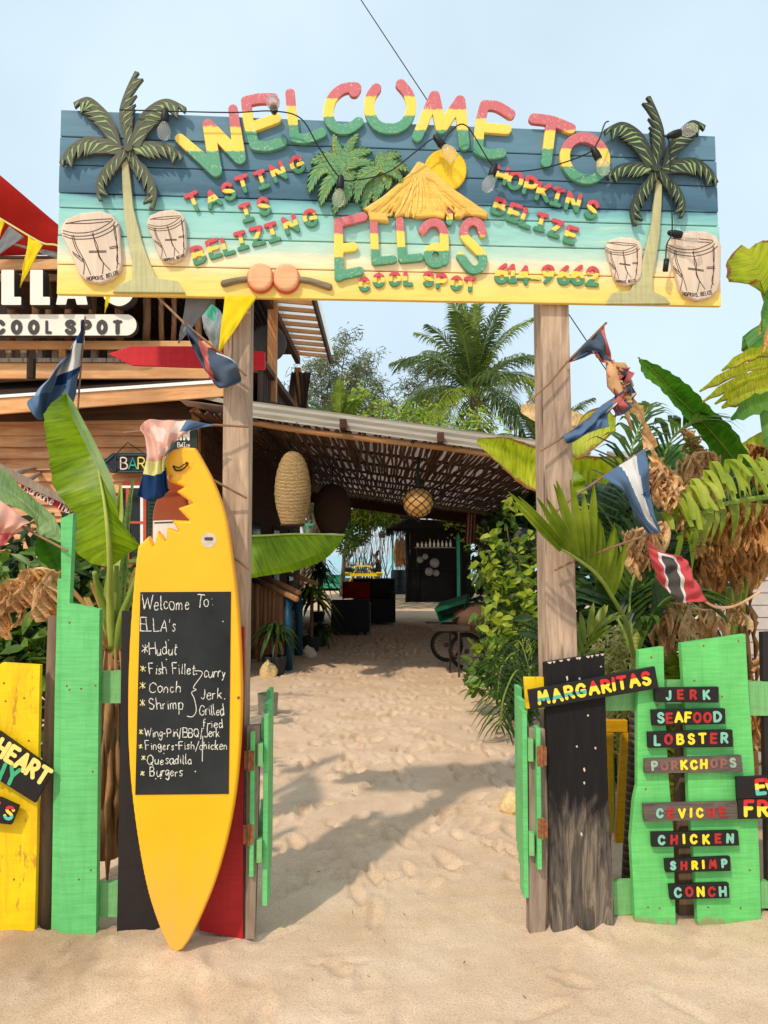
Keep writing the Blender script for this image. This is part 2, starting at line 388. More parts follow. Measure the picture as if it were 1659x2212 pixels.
# ------------------------------------------------------------------ a hand-lettered stroke alphabet (x, y up; ~ = curved)
FONT = {
 'A': (.74, "0,0 .37,1 .74,0|.13,.33 .61,.33"), 'B': (.62, "0,0 0,1|~0,1 .4,.98 .54,.78 .4,.56 0,.53|~0,.53 .46,.5 .62,.27 .46,.03 0,0"),
 'C': (.66, "~.64,.8 .46,.99 .2,.95 .02,.68 .02,.32 .2,.05 .46,.01 .66,.2"), 'D': (.7, "0,0 0,1|~0,1 .4,.97 .68,.65 .66,.3 .4,.03 0,0"),
 'E': (.56, "0,0 0,1|0,1 .56,1|0,.52 .48,.52|0,0 .56,0"), 'F': (.54, "0,0 0,1|0,1 .54,1|0,.5 .44,.5"),
 'G': (.7, "~.66,.8 .46,.99 .18,.93 .01,.62 .03,.28 .22,.03 .5,.02 .66,.2 .67,.42|.67,.44 .4,.44"), 'H': (.66, "0,0 0,1|.66,0 .66,1|0,.5 .66,.5"),
 'I': (.12, ".06,0 .06,1"), 'J': (.46, "~.44,1 .44,.3 .36,.05 .18,.0 .02,.15"), 'K': (.64, "0,0 0,1|.6,1 .03,.46|.16,.58 .64,0"),
 'L': (.52, "0,1 0,0 .52,0"), 'M': (.84, "0,0 .14,1 .42,.3 .7,1 .84,0"), 'N': (.66, "0,0 0,1 .66,0 .66,1"),
 'O': (.72, "~.36,1 .1,.85 0,.5 .1,.15 .36,0 .62,.15 .72,.5 .62,.85 .36,1"), 'P': (.58, "0,0 0,1|~0,1 .42,.97 .57,.72 .42,.48 0,.45"),
 'Q': (.74, "~.36,1 .1,.85 0,.5 .1,.15 .36,0 .62,.15 .72,.5 .62,.85 .36,1|.45,.25 .74,-.1"), 'R': (.62, "0,0 0,1|~0,1 .42,.97 .57,.74 .42,.5 0,.48|.26,.48 .62,0"),
 'S': (.58, "~.55,.84 .38,1 .14,.96 .04,.78 .16,.58 .42,.46 .57,.25 .46,.04 .2,-.01 .02,.16"), 'T': (.66, "0,1 .66,1|.33,1 .33,0"),
 'U': (.66, "~0,1 0,.35 .12,.05 .33,0 .54,.05 .66,.35 .66,1"), 'V': (.7, "0,1 .35,0 .7,1"), 'W': (.98, "0,1 .24,0 .49,.8 .74,0 .98,1"),
 'X': (.64, "0,0 .64,1|0,1 .64,0"), 'Y': (.64, "0,1 .32,.5 .64,1|.32,.5 .32,0"), 'Z': (.6, "0,1 .6,1 0,0 .6,0"),
 'i': (.5, "0,1 .5,1|.25,1 .25,0|0,0 .5,0"),           # capital I with serifs
 '1': (.34, "0,.76 .2,1 .2,0|.02,0 .36,0"), '2': (.56, "~.02,.75 .12,.96 .34,1 .54,.8 .48,.55 .2,.25 0,0|0,0 .56,0"),
 '4': (.6, ".42,0 .42,1 0,.32 .6,.32"), '6': (.58, "~.46,1 .2,.75 .03,.4 .08,.1 .29,0 .52,.1 .57,.32 .46,.52 .24,.53 .06,.36"),
 '9': (.58, "~.12,0 .38,.25 .55,.6 .5,.9 .29,1 .06,.9 .01,.68 .12,.48 .34,.47 .52,.64"), '-': (.36, "0,.42 .36,.42"),
 "'": (.1, ".05,1 .03,.72"), ':': (.1, ".05,.6 .05,.56|.05,.08 .05,.04"), '/': (.36, "0,-.25 .36,1.1"), ',': (.1, ".07,.04 .0,-.14"),
 '*': (.4, "0,.2 .4,.72|.4,.2 0,.72|.2,.12 .2,.8"), ' ': (.34, ""), '.': (.1, ".05,.03 .05,0"),
 'a': (.44, "~.4,.5 .2,.56 .02,.35 .06,.08 .22,.02 .4,.25|.41,.54 .42,.1 .48,0"), 'c': (.38, "~.38,.46 .2,.56 .02,.32 .1,.06 .24,.0 .4,.12"),
 'd': (.46, "~.4,.45 .2,.55 .02,.32 .08,.05 .24,.02 .41,.25|.42,1 .42,0"), 'e': (.42, "~.03,.3 .38,.34 .34,.52 .16,.54 .02,.3 .1,.04 .26,.0 .42,.14"),
 'f': (.34, "~.38,.9 .26,1 .16,.85 .16,.4 .14,0|0,.56 .34,.58"), 'g': (.44, "~.4,.48 .2,.56 .03,.35 .1,.1 .26,.1 .41,.35|~.42,.54 .42,-.05 .32,-.36 .12,-.34 .02,-.2"),
 'h': (.44, "0,1 0,0|~0,.3 .14,.52 .32,.52 .4,.36 .42,0"), 'j': (.2, "~.15,.54 .15,-.2 .05,-.36"), 'l': (.14, "~.04,1 .04,.2 .14,0"),
 'k': (.4, "0,1 0,0|.36,.56 .03,.22|.12,.3 .4,0"), 'm': (.66, "0,.54 0,0|~0,.3 .12,.54 .26,.5 .3,.3 .3,0|~.3,.3 .42,.54 .58,.5 .63,.3 .64,0"),
 'n': (.44, "0,.54 0,0|~0,.3 .14,.54 .32,.52 .4,.32 .42,0"), 'o': (.42, "~.21,.55 .04,.45 .01,.22 .12,.02 .3,.02 .42,.22 .38,.46 .21,.55"),
 'p': (.44, "0,.54 0,-.4|~0,.4 .16,.56 .36,.48 .42,.24 .28,.02 .0,.08"), 'q': (.42, "~.38,.48 .18,.56 .02,.3 .1,.04 .38,.2|.4,.54 .4,-.4"),
 'r': (.32, "0,.54 0,0|~0,.3 .12,.5 .3,.54"), 's': (.36, "~.34,.48 .18,.56 .05,.44 .16,.3 .32,.18 .22,.01 .02,.08"), 't': (.32, "~.14,.9 .13,.2 .2,.0 .32,.06|0,.6 .32,.62"),
 'u': (.44, "~0,.54 .02,.14 .14,.0 .3,.06 .4,.3|.41,.54 .44,0"), 'w': (.62, "0,.54 .15,0 .31,.44 .46,0 .62,.54"), 'x': (.38, "0,0 .38,.54|0,.54 .38,0"),
 'y': (.42, "0,.54 .2,.06|~.42,.54 .26,.1 .1,-.34"), 'z': (.4, "0,.54 .4,.54 0,0 .4,0"), 'I.': (.1, ".05,.54 .05,0|.05,.74 .05,.72"),
}
def glyph(ch):
    wd, s = FONT[ch]; o = []
    for st in s.split('|'):
        if not st: continue
        cv = st[0] == '~'; pts = [tuple(float(x) for x in q.split(',')) for q in st.lstrip('~').split()]
        o.append([tuple(p) for p in cat(pts, 4)] if cv else pts)
    return wd, o
def lay(ch, u, v, hgt, ang=0.0, ws=1.0, jit=0.0):
    """strokes of one glyph with its foot-left at (u, v) on the sheet, tilted by ang"""
    wd, st = glyph(ch); ca, sa = math.cos(ang), math.sin(ang); o = []
    for s in st:
        o.append([(u + (x * ws * ca - y * -sa * 1.0) * hgt if False else u + x * ws * hgt * ca + y * hgt * sa, v + x * ws * hgt * sa - y * hgt * ca) for x, y in s])
    return wd * ws * hgt, o
def layc(ch, uc, vc, hgt, ang=0.0, ws=1.0):
    """same, centred on (uc, vc)"""
    wd, st = glyph(ch); ca, sa = math.cos(ang), math.sin(ang); o = []
    for s in st:
        q = []
        for x, y in s:
            X, Y = (x - wd / 2) * ws * hgt, (y - 0.5) * hgt
            q.append((uc + X * ca + Y * sa, vc + X * sa - Y * ca))
        o.append(q)
    return o
# ================================================================== materials
M = {}
M['post'] = wood('weathered_post', srgb(132, 110, 94), srgb(212, 184, 158), 'z', 32, crack=srgb(78, 56, 44), ct=0.37)
M['grey_wood'] = wood('grey_board', srgb(120, 100, 86), srgb(176, 156, 138), 'z', 34, crack=srgb(70, 55, 45))
M['brown_wood'] = wood('brown_log', srgb(96, 74, 58), srgb(146, 118, 96), 'z', 26, crack=srgb(50, 36, 28))
M['green'] = paint('green_paint', srgb(108, 202, 122), 'z', chip=srgb(84, 150, 92), chips=0.34, dirt=0.14)
M['green_x'] = paint('green_paint_rail', srgb(128, 192, 122), 'x', chip=srgb(60, 130, 80), chips=0.24, dirt=0.16)
M['lime'] = paint('light_green_paint', srgb(108, 206, 114), 'z', chip=srgb(140, 150, 100), chips=0.33, dirt=0.14, base=0.165)
M['yellow'] = paint('yellow_paint', srgb(253, 210, 20), 'z', chip=srgb(196, 146, 44), chips=0.405, dirt=0.2, saw=.05, stain=.7, stainc=srgb(206, 140, 20))
M['ochre'] = paint('ochre_paint', srgb(226, 165, 10), 'z', chip=srgb(150, 105, 40), chips=0.28, dirt=0.2)
M['red'] = paint('red_paint', srgb(186, 36, 38), 'z', chip=srgb(140, 90, 70), chips=0.26, dirt=0.25)
M['red_x'] = paint('red_paint_plank', srgb(212, 40, 52), 'x', chip=srgb(150, 40, 45), chips=0.24, dirt=0.15)
M['black'] = paint('black_paint', srgb(42, 38, 38), 'z', chip=srgb(92, 82, 74), chips=0.29, dirt=0.2)
M['black_x'] = paint('black_plaque', srgb(34, 31, 31), 'x', chip=srgb(110, 98, 88), chips=0.29, dirt=0.2, rough=0.55)
M['grey_plaque'] = wood('worn_plaque', srgb(70, 62, 58), srgb(132, 118, 108), 'x', 40, crack=srgb(28, 25, 25))
M['rust'] = plain('rusty_steel', srgb(140, 88, 56), 0.8, 0.45, 60, 0.5)
M['dark_steel'] = plain('dark_steel', srgb(70, 56, 50), 0.6, 0.2, 60, 0.2)
M['cable'] = plain('black_rubber', srgb(24, 24, 26), 0.5, 0.1, 40, 0.05)
M['drum'] = wood('drum_wood', srgb(208, 186, 166), srgb(234, 214, 196), 'z', 26, crack=srgb(200, 174, 154), bump=0.25)
M['drum_line'] = plain('engraved_line', srgb(62, 46, 40), 0.8, 0.1)
M['bark_paint'] = paint('trunk_paint', srgb(198, 192, 142), 'x', chip=srgb(168, 166, 122), chips=0.34, dirt=0.14)
M['frond'] = paint('frond_paint', srgb(92, 92, 76), 'z', chip=srgb(120, 104, 88), chips=0.29, dirt=0.25)
M['frond_dark'] = paint('frond_paint_dark', srgb(66, 72, 62), 'z', chip=srgb(110, 100, 84), chips=0.27, dirt=0.25)
M['streak'] = paint('frond_streak', srgb(150, 178, 112), 'z', chip=srgb(104, 120, 76), chips=0.3, dirt=0.15)
M['carved'] = paint('carved_green', srgb(112, 160, 108), 'z', chip=srgb(54, 92, 66), chips=0.3, dirt=0.2)
M['carved_y'] = paint('carved_yellow_green', srgb(176, 186, 88), 'z', chip=srgb(110, 140, 70), chips=0.34)
M['thatch_paint'] = paint('thatch_paint', srgb(244, 198, 96), 'z', chip=srgb(216, 160, 70), chips=0.26, dirt=0.12)
M['sun_paint'] = paint('sun_paint', srgb(252, 202, 40), 'x', chip=srgb(226, 180, 50), chips=0.24, dirt=0.05)
M['maraca'] = paint('maraca_paint', srgb(238, 176, 130), 'z', chip=srgb(220, 150, 110), chips=0.26, dirt=0.1)
M['maraca_rim'] = plain('maraca_rim', srgb(206, 92, 70), 0.6, 0.15)
M['handle'] = wood('maraca_handle', srgb(104, 92, 78), srgb(146, 130, 110), 'x', 40)
RED_, YEL_, GRN_ = srgb(200, 108, 114), srgb(250, 210, 88), srgb(88, 154, 120)
M['tri'] = bands('letter_bands', [GRN_, YEL_, RED_], [0.34, 0.68], scr=0.75)
M['tri_s'] = bands('small_letter_bands', [srgb(76, 140, 104), srgb(244, 208, 88), srgb(200, 78, 86)], [0.36, 0.66], scr=0.25, wob=0.12)
M['tri_d'] = bands('plaque_letter_bands', [srgb(244, 214, 60), srgb(92, 180, 150), srgb(246, 214, 66)], [0.22, 0.5], scr=0.15, wob=0.16)
M['tri_e'] = bands('plaque_letter_bands_red', [srgb(250, 216, 60), srgb(250, 216, 60), srgb(206, 44, 44)], [0.3, 0.62], scr=0.12, wob=0.16)
M['tri_f'] = bands('plaque_letter_bands_teal', [srgb(96, 186, 170), srgb(246, 214, 80), srgb(206, 44, 44)], [0.36, 0.7], scr=0.12, wob=0.1)
M['l_red'] = plain('letter_red', srgb(172, 44, 42), 0.55, 0.25, 50, 0.1)
M['l_yellow'] = plain('letter_yellow', srgb(250, 214, 50), 0.55, 0.1, 50, 0.1)
M['l_teal'] = plain('letter_teal', srgb(128, 190, 168), 0.55, 0.15, 50, 0.1)
M['l_mint'] = plain('letter_mint', srgb(64, 170, 120), 0.55, 0.12, 50, 0.1)
M['l_fade_red'] = plain('letter_faded_red', srgb(142, 92, 86), 0.7, 0.25, 60, 0.1)
M['l_fade_teal'] = plain('letter_faded_teal', srgb(150, 168, 152), 0.7, 0.25, 60, 0.1)
M['chip'] = plain('bare_chip', srgb(206, 192, 176), 0.8, 0.2, 40, 0.2)
M['seam_shade'] = plain('dark_gap', srgb(20, 18, 17), 0.9, 0.2)

def sign_paint():
    """a beach painted across the boards: night blue, turquoise, sand"""
    m, t, b = _new('painted_beach')
    tc = _n(t, 'ShaderNodeTexCoord'); sp = _n(t, 'ShaderNodeSeparateXYZ'); t.links.new(tc.outputs['UV'], sp.inputs[0])
    n = _noise(t, 1, 5, 0.65, (3.0, 1, 16), dist=0.6)
    ad = _n(t, 'ShaderNodeMath', operation='MULTIPLY_ADD'); ad.inputs[1].default_value = 0.13
    t.links.new(n.outputs[0], ad.inputs[0]); t.links.new(sp.outputs[1], ad.inputs[2])
    o = 0.065
    c = lambda p, *q: (p + o, srgb(*q))
    r = _ramp(t, ad.outputs[0], [c(0.0, 246, 210, 108), c(0.08, 248, 214, 122), c(0.15, 248, 220, 154), c(0.21, 250, 228, 190), c(0.26, 194, 218, 200), c(0.34, 158, 208, 198),
                                 c(0.47, 146, 204, 198), c(0.525, 118, 176, 182), c(0.555, 66, 100, 120), c(0.66, 82, 118, 141), c(0.90, 98, 134, 154)])
    g = _noise(t, 30, 6, 0.7, AX['x'], dist=0.5)
    gr = _ramp(t, g.outputs[0], [(0.28, (0.82, 0.83, 0.84, 1)), (0.55, (1, 1, 1, 1)), (0.8, (1.12, 1.1, 1.08, 1))])
    col = _mix(t, 1.0, r.outputs[0], gr.outputs[0], 'MULTIPLY')
    s = _noise(t, 2.3, 4, 0.6, (1.0, 1, 10), dist=1.0)            # pale yellow brush strokes in the water
    sr = _ramp(t, s.outputs[0], [(0.60, (0, 0, 0, 1)), (0.72, (0.55, 0.55, 0.55, 1))])
    wv = _ramp(t, sp.outputs[1], [(0.2, (0, 0, 0, 1)), (0.27, (1, 1, 1, 1)), (0.44, (1, 1, 1, 1)), (0.5, (0, 0, 0, 1))])
    f = _n(t, 'ShaderNodeMath', operation='MULTIPLY'); t.links.new(sr.outputs[0], f.inputs[0]); t.links.new(wv.outputs[0], f.inputs[1])
    col = _mix(t, f.outputs[0], col, srgb(226, 222, 160))
    t.links.new(col, b.inputs['Base Color']); b.inputs['Roughness'].default_value = 0.6; b.inputs['Specular IOR Level'].default_value = 0.25
    _bump(t, b, g.outputs[0], 0.3, 0.004); return m
M['beach'] = sign_paint()

# ================================================================== ground
def vnoise(x, y, sc_, seed):
    r = np.random.default_rng(seed); T = r.random((256, 256)); x = x * sc_ + 50; y = y * sc_ + 50
    xi, yi = np.floor(x).astype(int), np.floor(y).astype(int); fx, fy = x - xi, y - yi; fx = fx * fx * (3 - 2 * fx); fy = fy * fy * (3 - 2 * fy)
    g = lambda a, b: T[a % 256, b % 256]
    return (g(xi, yi) * (1 - fx) + g(xi + 1, yi) * fx) * (1 - fy) + (g(xi, yi + 1) * (1 - fx) + g(xi + 1, yi + 1) * fx) * fy - 0.5
xs = np.concatenate([[-90, -60, -40, -28, -20, -14, -10, -7.5, -6, -5, -4.2, -3.6, -3.1], np.arange(-2.7, 2.7, 0.018), [2.75, 3.1, 3.6, 4.2, 5, 6, 7.5, 10, 14, 20, 28, 40, 60, 90]])
ys = [-14, -8, -4, -2, -0.5, 0.6]; y_ = 1.3
while y_ < 34: ys.append(y_); y_ += max(0.014, 0.006 * y_)
ys = np.array(ys + [36, 39, 44, 50]); GX, GYY = np.meshgrid(xs, ys)
H = vnoise(GX, GYY, 0.8, 1) * 0.03 + vnoise(GX, GYY, 2.3, 2) * 0.014 + vnoise(GX, GYY, 6, 3) * 0.010 + vnoise(GX, GYY, 15, 4) * 0.007 + vnoise(GX, GYY, 34, 5) * 0.0035
r_ = np.random.default_rng(11)
for k in range(1000):                                   # footprints, dragged heels, kicked-up rims
    fy = r_.uniform(1.6, 20); fx = r_.normal(0.05, 0.75) + (0.0 if fy > 3.4 else r_.normal(0, 0.9)); an = r_.normal(0.1, 0.6)
    L, W = r_.uniform(0.06, 0.15), r_.uniform(0.03, 0.055); dp = r_.uniform(0.012, 0.03) * (1.0 if fy > 3.2 else 0.45)
    box = (np.abs(GX - fx) < 0.4) & (np.abs(GYY - fy) < 0.4)
    if not box.any(): continue
    dx, dy = GX[box] - fx, GYY[box] - fy; a = (dx * math.sin(an) + dy * math.cos(an)) / L; c_ = (dx * math.cos(an) - dy * math.sin(an)) / W
    q = np.sqrt(a * a + c_ * c_); H[box] += np.where(q < 1, -dp * (1 - q * q), 0) + 0.5 * dp * np.exp(-((q - 1.18) / 0.2) ** 2)
damp = 1 / (1 + np.maximum(0, GYY - 16) * 0.2); H *= damp
gate_y = GY + GK * GX; dd = GYY - gate_y               # sand heaped against the fence
side = np.clip((np.abs(GX - 0.03) - 0.55) / 0.3, 0, 1)
H += side * 0.035 * np.exp(-(dd / 0.28) ** 2) * (0.7 + vnoise(GX, GYY, 3, 9))
H += 0.05 * np.exp(-((GX + 1.55) / 0.35) ** 2 - ((GYY - 3.0) / 0.3) ** 2) + 0.02 * np.exp(-((GX + 0.85) / 0.2) ** 2 - ((GYY - 2.98) / 0.16) ** 2)
H = np.where((GYY > 33.6) | (GYY < 0.2), 0.0, H)
gm = MB(); ny_, nx_ = GX.shape
gm.v = [tuple(p) for p in np.stack([GX.ravel(), GYY.ravel(), H.ravel()], 1)]
gm.f = [[j * nx_ + i, j * nx_ + i + 1, (j + 1) * nx_ + i + 1, (j + 1) * nx_ + i] for j in range(ny_ - 1) for i in range(nx_ - 1)]
gm.m = [0] * len(gm.f); gm.uv = [None] * len(gm.f)
def sand_mat():
    m, t, b = _new('beach_sand')
    n = _noise(t, 2.6, 6, 0.62); f = _noise(t, 170, 5, 0.75); g = _noise(t, 1100, 2, 0.5)
    r = _ramp(t, n.outputs[0], [(0.3, srgb(210, 178, 148)), (0.5, srgb(220, 191, 162)), (0.7, srgb(229, 202, 175))])
    fr = _ramp(t, f.outputs[0], [(0.32, (0.55, 0.5, 0.46, 1)), (0.47, (1, 1, 1, 1)), (0.66, (1.18, 1.17, 1.14, 1))])
    c = _mix(t, 1.0, r.outputs[0], fr.outputs[0], 'MULTIPLY')
    d = _noise(t, 90, 3, 0.7); dr = _ramp(t, d.outputs[0], [(0.25, (1, 1, 1, 1)), (0.29, (0, 0, 0, 1))])
    c = _mix(t, dr.outputs[0], c, srgb(150, 118, 90))
    # darker brown patch at the far left of the fence
    tc = _n(t, 'ShaderNodeTexCoord'); ds = _n(t, 'ShaderNodeVectorMath', operation='DISTANCE'); ds.inputs[1].default_value = (-1.3, 2.98, 0.03)
    t.links.new(tc.outputs['Object'], ds.inputs[0])
    wn = _noise(t, 5, 5, 0.7); ad = _n(t, 'ShaderNodeMath', operation='MULTIPLY_ADD'); ad.inputs[1].default_value = 0.5
    t.links.new(wn.outputs[0], ad.inputs[0]); t.links.new(ds.outputs[1 if 'Value' not in ds.outputs else 'Value'], ad.inputs[2])
    wr = _ramp(t, ad.outputs[0], [(0.42, (0.5, 0.5, 0.5, 1)), (0.66, (0, 0, 0, 1))])
    c = _mix(t, wr.outputs[0], c, srgb(142, 108, 78))
    t.links.new(c, b.inputs['Base Color']); b.inputs['Roughness'].default_value = 0.95; b.inputs['Specular IOR Level'].default_value = 0.1
    md = _noise(t, 55, 5, 0.7); h = _mix(t, 0.45, f.outputs[0], md.outputs[0]); _bump(t, b, h, 0.8, 0.012); return m
M['sand'] = sand_mat()
tag(gm.build('sand_ground', M['sand'], smooth=True, recalc=False, base=(0, 0, 0)), 'pale trodden beach sand with footprints', None, kind='structure')
sm = MB(); sm.grid([[(-900, 48, -0.25), (900, 48, -0.25)], [(-4500, 5000, -0.25), (4500, 5000, -0.25)]])
M['sea'] = plain('sea_water', srgb(120, 176, 186), 0.25, 0.12, 0.3, 0.3, (1, 4, 1), spec=0.5)
tag(sm.build('sea', M['sea'], recalc=False, base=(0, 48, -0.25)), 'calm pale sea beyond the beach', None, kind='structure')

# ================================================================== the gate: two posts and the carved board
gate = thing('entrance_sign', 'wide painted beach sign board with carved palms and lettering on two tall posts', 'sign', (0.0, GY + 0.07, 0))
def plank(mb, pts, off=0.0, th=0.025, mi=0, uvs=None, side=None):
    mb.prism([Q(u, v, off) for u, v in pts], -N * th, mi, side, uvs)
def post(fr, off, dep, crack):
    b = MB(); plank(b, fr, off, dep); o = b.build('post', M['post'], gate, bevel=0.005); return o
post([(487, 300), (541, 300), (541, 640), (536, 1200), (527, 2040), (470, 2040), (479, 1200)], 0, 0.14, 518)
post([(1168, 300), (1229, 300), (1229, 655), (1248, 1420), (1262, 2040), (1196, 2040), (1181, 1420), (1170, 655)], 0, 0.14, 1210)
BL = 0.035                                             # face of the boards ahead of the posts
TL, TR, BR, BLc = (132, 237), (1546, 294), (1559, 661), (122, 635)
def bil(s, t):                                         # s along, t down
    a = (TL[0] + (TR[0] - TL[0]) * s, TL[1] + (TR[1] - TL[1]) * s); c = (BLc[0] + (BR[0] - BLc[0]) * s, BLc[1] + (BR[1] - BLc[1]) * s)
    return (a[0] + (c[0] - a[0]) * t, a[1] + (c[1] - a[1]) * t)
seams = [0, 0.145, 0.296, 0.45, 0.53, 0.68, 0.838, 1.0]
for i in range(7):
    g0 = 0.0 if i == 0 else 0.0028; g1 = 0 if i == 6 else 0.0028
    jl, jr = random.uniform(-1.5, 1.5) / 1430, random.uniform(-1.5, 1.5) / 1430
    cs = [(jl, seams[i] + g0), (1 + jr, seams[i] + g0), (1 + jr, seams[i + 1] - g1), (jl, seams[i + 1] - g1)]
    b = MB(); dz = random.uniform(-0.002, 0.002)
    plank(b, [bil(*c) for c in cs], BL + dz, 0.026, uvs=[(c[0], 1 - c[1]) for c in cs])
    b.build('board', M['beach'], gate, bevel=0.003)
b = MB(); plank(b, [bil(0.012, 0.03), bil(0.988, 0.03), bil(0.988, 0.97), bil(0.012, 0.97)], BL - 0.029, 0.004); b.build('seam_shade_sheet', M['seam_shade'], gate)  # dark sheet added so the seams between boards read as shaded
BF = BL + 0.0025
onb = lambda o: (lambda u, v: Q(u, v, BF + o))

# --- big letters
def z2(p): return (p[0] / 2.916 + 360.3, p[1] / 2.916 + 142.2)
def z3(p): return (p[0] / 2.916 + 663.7, p[1] / 2.916 + 142.2)
def z4(p): return (p[0] / 2.916 + 1090.4, p[1] / 2.916 + 142.2)
def z1(p): return (p[0] / 2.916, p[1] / 2.916 + 123.3)
def letter(strokes, hw, name='letter', mat='tri', cell=2.2, dep=0.02, o=0.0, sq=False, rnd=0.0015, rpx=1.0):
    fld = stroke_field(strokes, hw, cell, sq); mb = MB()
    A = np.array([tuple(p)[:2] for s in strokes for p in (s[0] if isinstance(s, tuple) else s)]); v0, v1 = A[:, 1].min() - hw, A[:, 1].max() + hw; u0 = A[:, 0].min()
    cutout(mb, fld, onb(o), N, dep, rnd, rpx, uvf=lambda u, v: (u / 100, (v1 - v) / (v1 - v0)))
    return mb.build(name, M[mat], gate, smooth=False)
def zz(f, *strk):
    o = []
    for s in strk:
        cv = s[0] == '~'; q = [f(p) for p in (s[1:] if cv else s)]
        o.append([tuple(p) for p in cat(q, 6)] if cv else q)
    return o
T = lambda s, a, b_: (s, a, b_)
W_ = zz(z2, [(88, 472), (312, 672)], [(265, 385), (312, 672)], [(265, 385), (462, 592)], [(420, 288), (462, 592)])
letter([T(W_[0], 10.5, 13.5), T(W_[1], 12, 13.5), T(W_[2], 12, 13.5), T(W_[3], 10, 13.5)], 11)
letter(zz(z2, ['~', (502, 238), (580, 222), (672, 220)], ['~', (502, 238), (520, 380), (556, 512)], [(540, 400), (690, 345)], ['~', (558, 514), (640, 520), (726, 494)]), 11)
letter(zz(z2, ['~', (778, 190), (790, 320), (808, 466)], ['~', (808, 466), (880, 472), (976, 436)]), 10.5)
letter(zz(z2, ['~', (1180, 180), (1190, 152), (1110, 160), (1045, 215), (1018, 300), (1032, 370), (1085, 412), (1150, 408), (1208, 368)]), 11)
letter(zz(z2, ['~', (1318, 158), (1280, 220), (1278, 310), (1320, 385), (1402, 412), (1488, 385), (1534, 305), (1525, 205), (1472, 132)]), 11, sq=False)
letter(zz(z3, [(692, 458), (798, 205)], [(798, 205), (842, 410)], [(842, 410), (958, 235)], [(958, 235), (985, 512)]), 11.5)
letter(zz(z3, ['~', (1112, 262), (1190, 268), (1275, 318)], ['~', (1112, 262), (1085, 380), (1072, 540)], [(1090, 402), (1250, 414)], ['~', (1074, 542), (1140, 570), (1218, 562)]), 10.5)
letter(zz(z4, ['~', (178, 346), (290, 362), (408, 408)], [(285, 385), (256, 620)]), 11)
ring = [(498 + 126 * math.cos(a) + 12 * math.sin(a), 595 + 132 * math.sin(a)) for a in np.linspace(0, 2 * math.pi, 29)]
letter(zz(z4, ring), 10.5)
letter([T(zz(z3, [(196, 992), (200, 1335)])[0], 9.5, 10)] + zz(z3, [(196, 1000), (352, 962)], [(196, 1160), (290, 1150)], [(200, 1330), (328, 1302)]), 9.5, sq=False, rpx=3)
letter(zz(z3, [(418, 1000), (428, 1240)], [(428, 1240), (538, 1228)]), 8.5, sq=False, rpx=3)
letter(zz(z3, [(580, 985), (596, 1226)], [(596, 1226), (706, 1216)]), 8.5, rpx=3)
ra = [(806 + 48 * math.cos(a), 1204 + 52 * math.sin(a)) for a in np.linspace(0, 2 * math.pi, 21)]
letter(zz(z3, ['~', (725, 1046), (765, 1004), (825, 1004), (858, 1070), (862, 1240)], ra), 9)
letter(zz(z3, [(895, 930), (892, 995)]), 7, rpx=3)
letter(zz(z3, ['~', (1100, 1062), (1078, 1004), (1025, 992), (988, 1030), (992, 1090), (1050, 1150), (1100, 1210), (1090, 1275), (1030, 1290), (962, 1208)]), 9)
# --- small lettering, one mesh a word
def word(spec, hgt, ang, hw=4.5, mat='tri_s', cell=1.4, dep=0.010, ws=1.06):
    mb = MB()
    for ch, u, v in spec:
        a = ang + random.uniform(-0.06, 0.06); h_ = hgt * random.uniform(0.95, 1.05)
        st = layc(ch, u, v, h_ - 2 * hw, a, ws); fld = stroke_field(st, hw, cell)
        ca, sa = math.cos(a), math.sin(a)
        cutout(mb, fld, onb(0), N, dep, 0.002, 1.2, uvf=lambda p, q, u=u, v=v: (p / 50, 0.5 + ((p - u) * sa - (q - v) * ca) / h_))
    return mb.build('lettering', M[mat], gate)
def cs(txt, f, pts): return [(c,) + f(p) for c, p in zip(txt, pts)]
word(cs('TASTiNG', z2, [(172, 862), (290, 842), (390, 796), (482, 750), (598, 722), (702, 674), (822, 626)]), 42, -0.36)
word(cs('iS', z2, [(502, 928), (612, 890)]), 42, -0.26)
word(cs('BELiZiNG', z2, [(202, 1194), (298, 1156), (386, 1138), (470, 1104), (570, 1076), (666, 1052), (780, 1004), (904, 962)]), 42, -0.28)
word(cs('HOPKiNS', z3, [(1220, 695), (1308, 728), (1405, 762), (1486, 800), (1572, 830), (1672, 862), (1790, 910)]), 42, 0.26)
word(cs('BELiZE', z3, [(1210, 892), (1302, 932), (1384, 965), (1470, 988), (1562, 1028), (1658, 1070)]), 42, 0.30)
word(cs('COOL', z3, [(358, 1380), (450, 1354), (550, 1346), (636, 1345)]) + cs('SPOT', z3, [(762, 1346), (846, 1360), (938, 1372), (1024, 1380)]), 34, 0.0, hw=4.4)
word(cs('614-9662', z3, [(1222, 1312), (1290, 1312), (1362, 1322), (1438, 1332), (1516, 1316), (1614, 1322), (1700, 1322), (1794, 1330)]), 44, 0.03, hw=4.5)

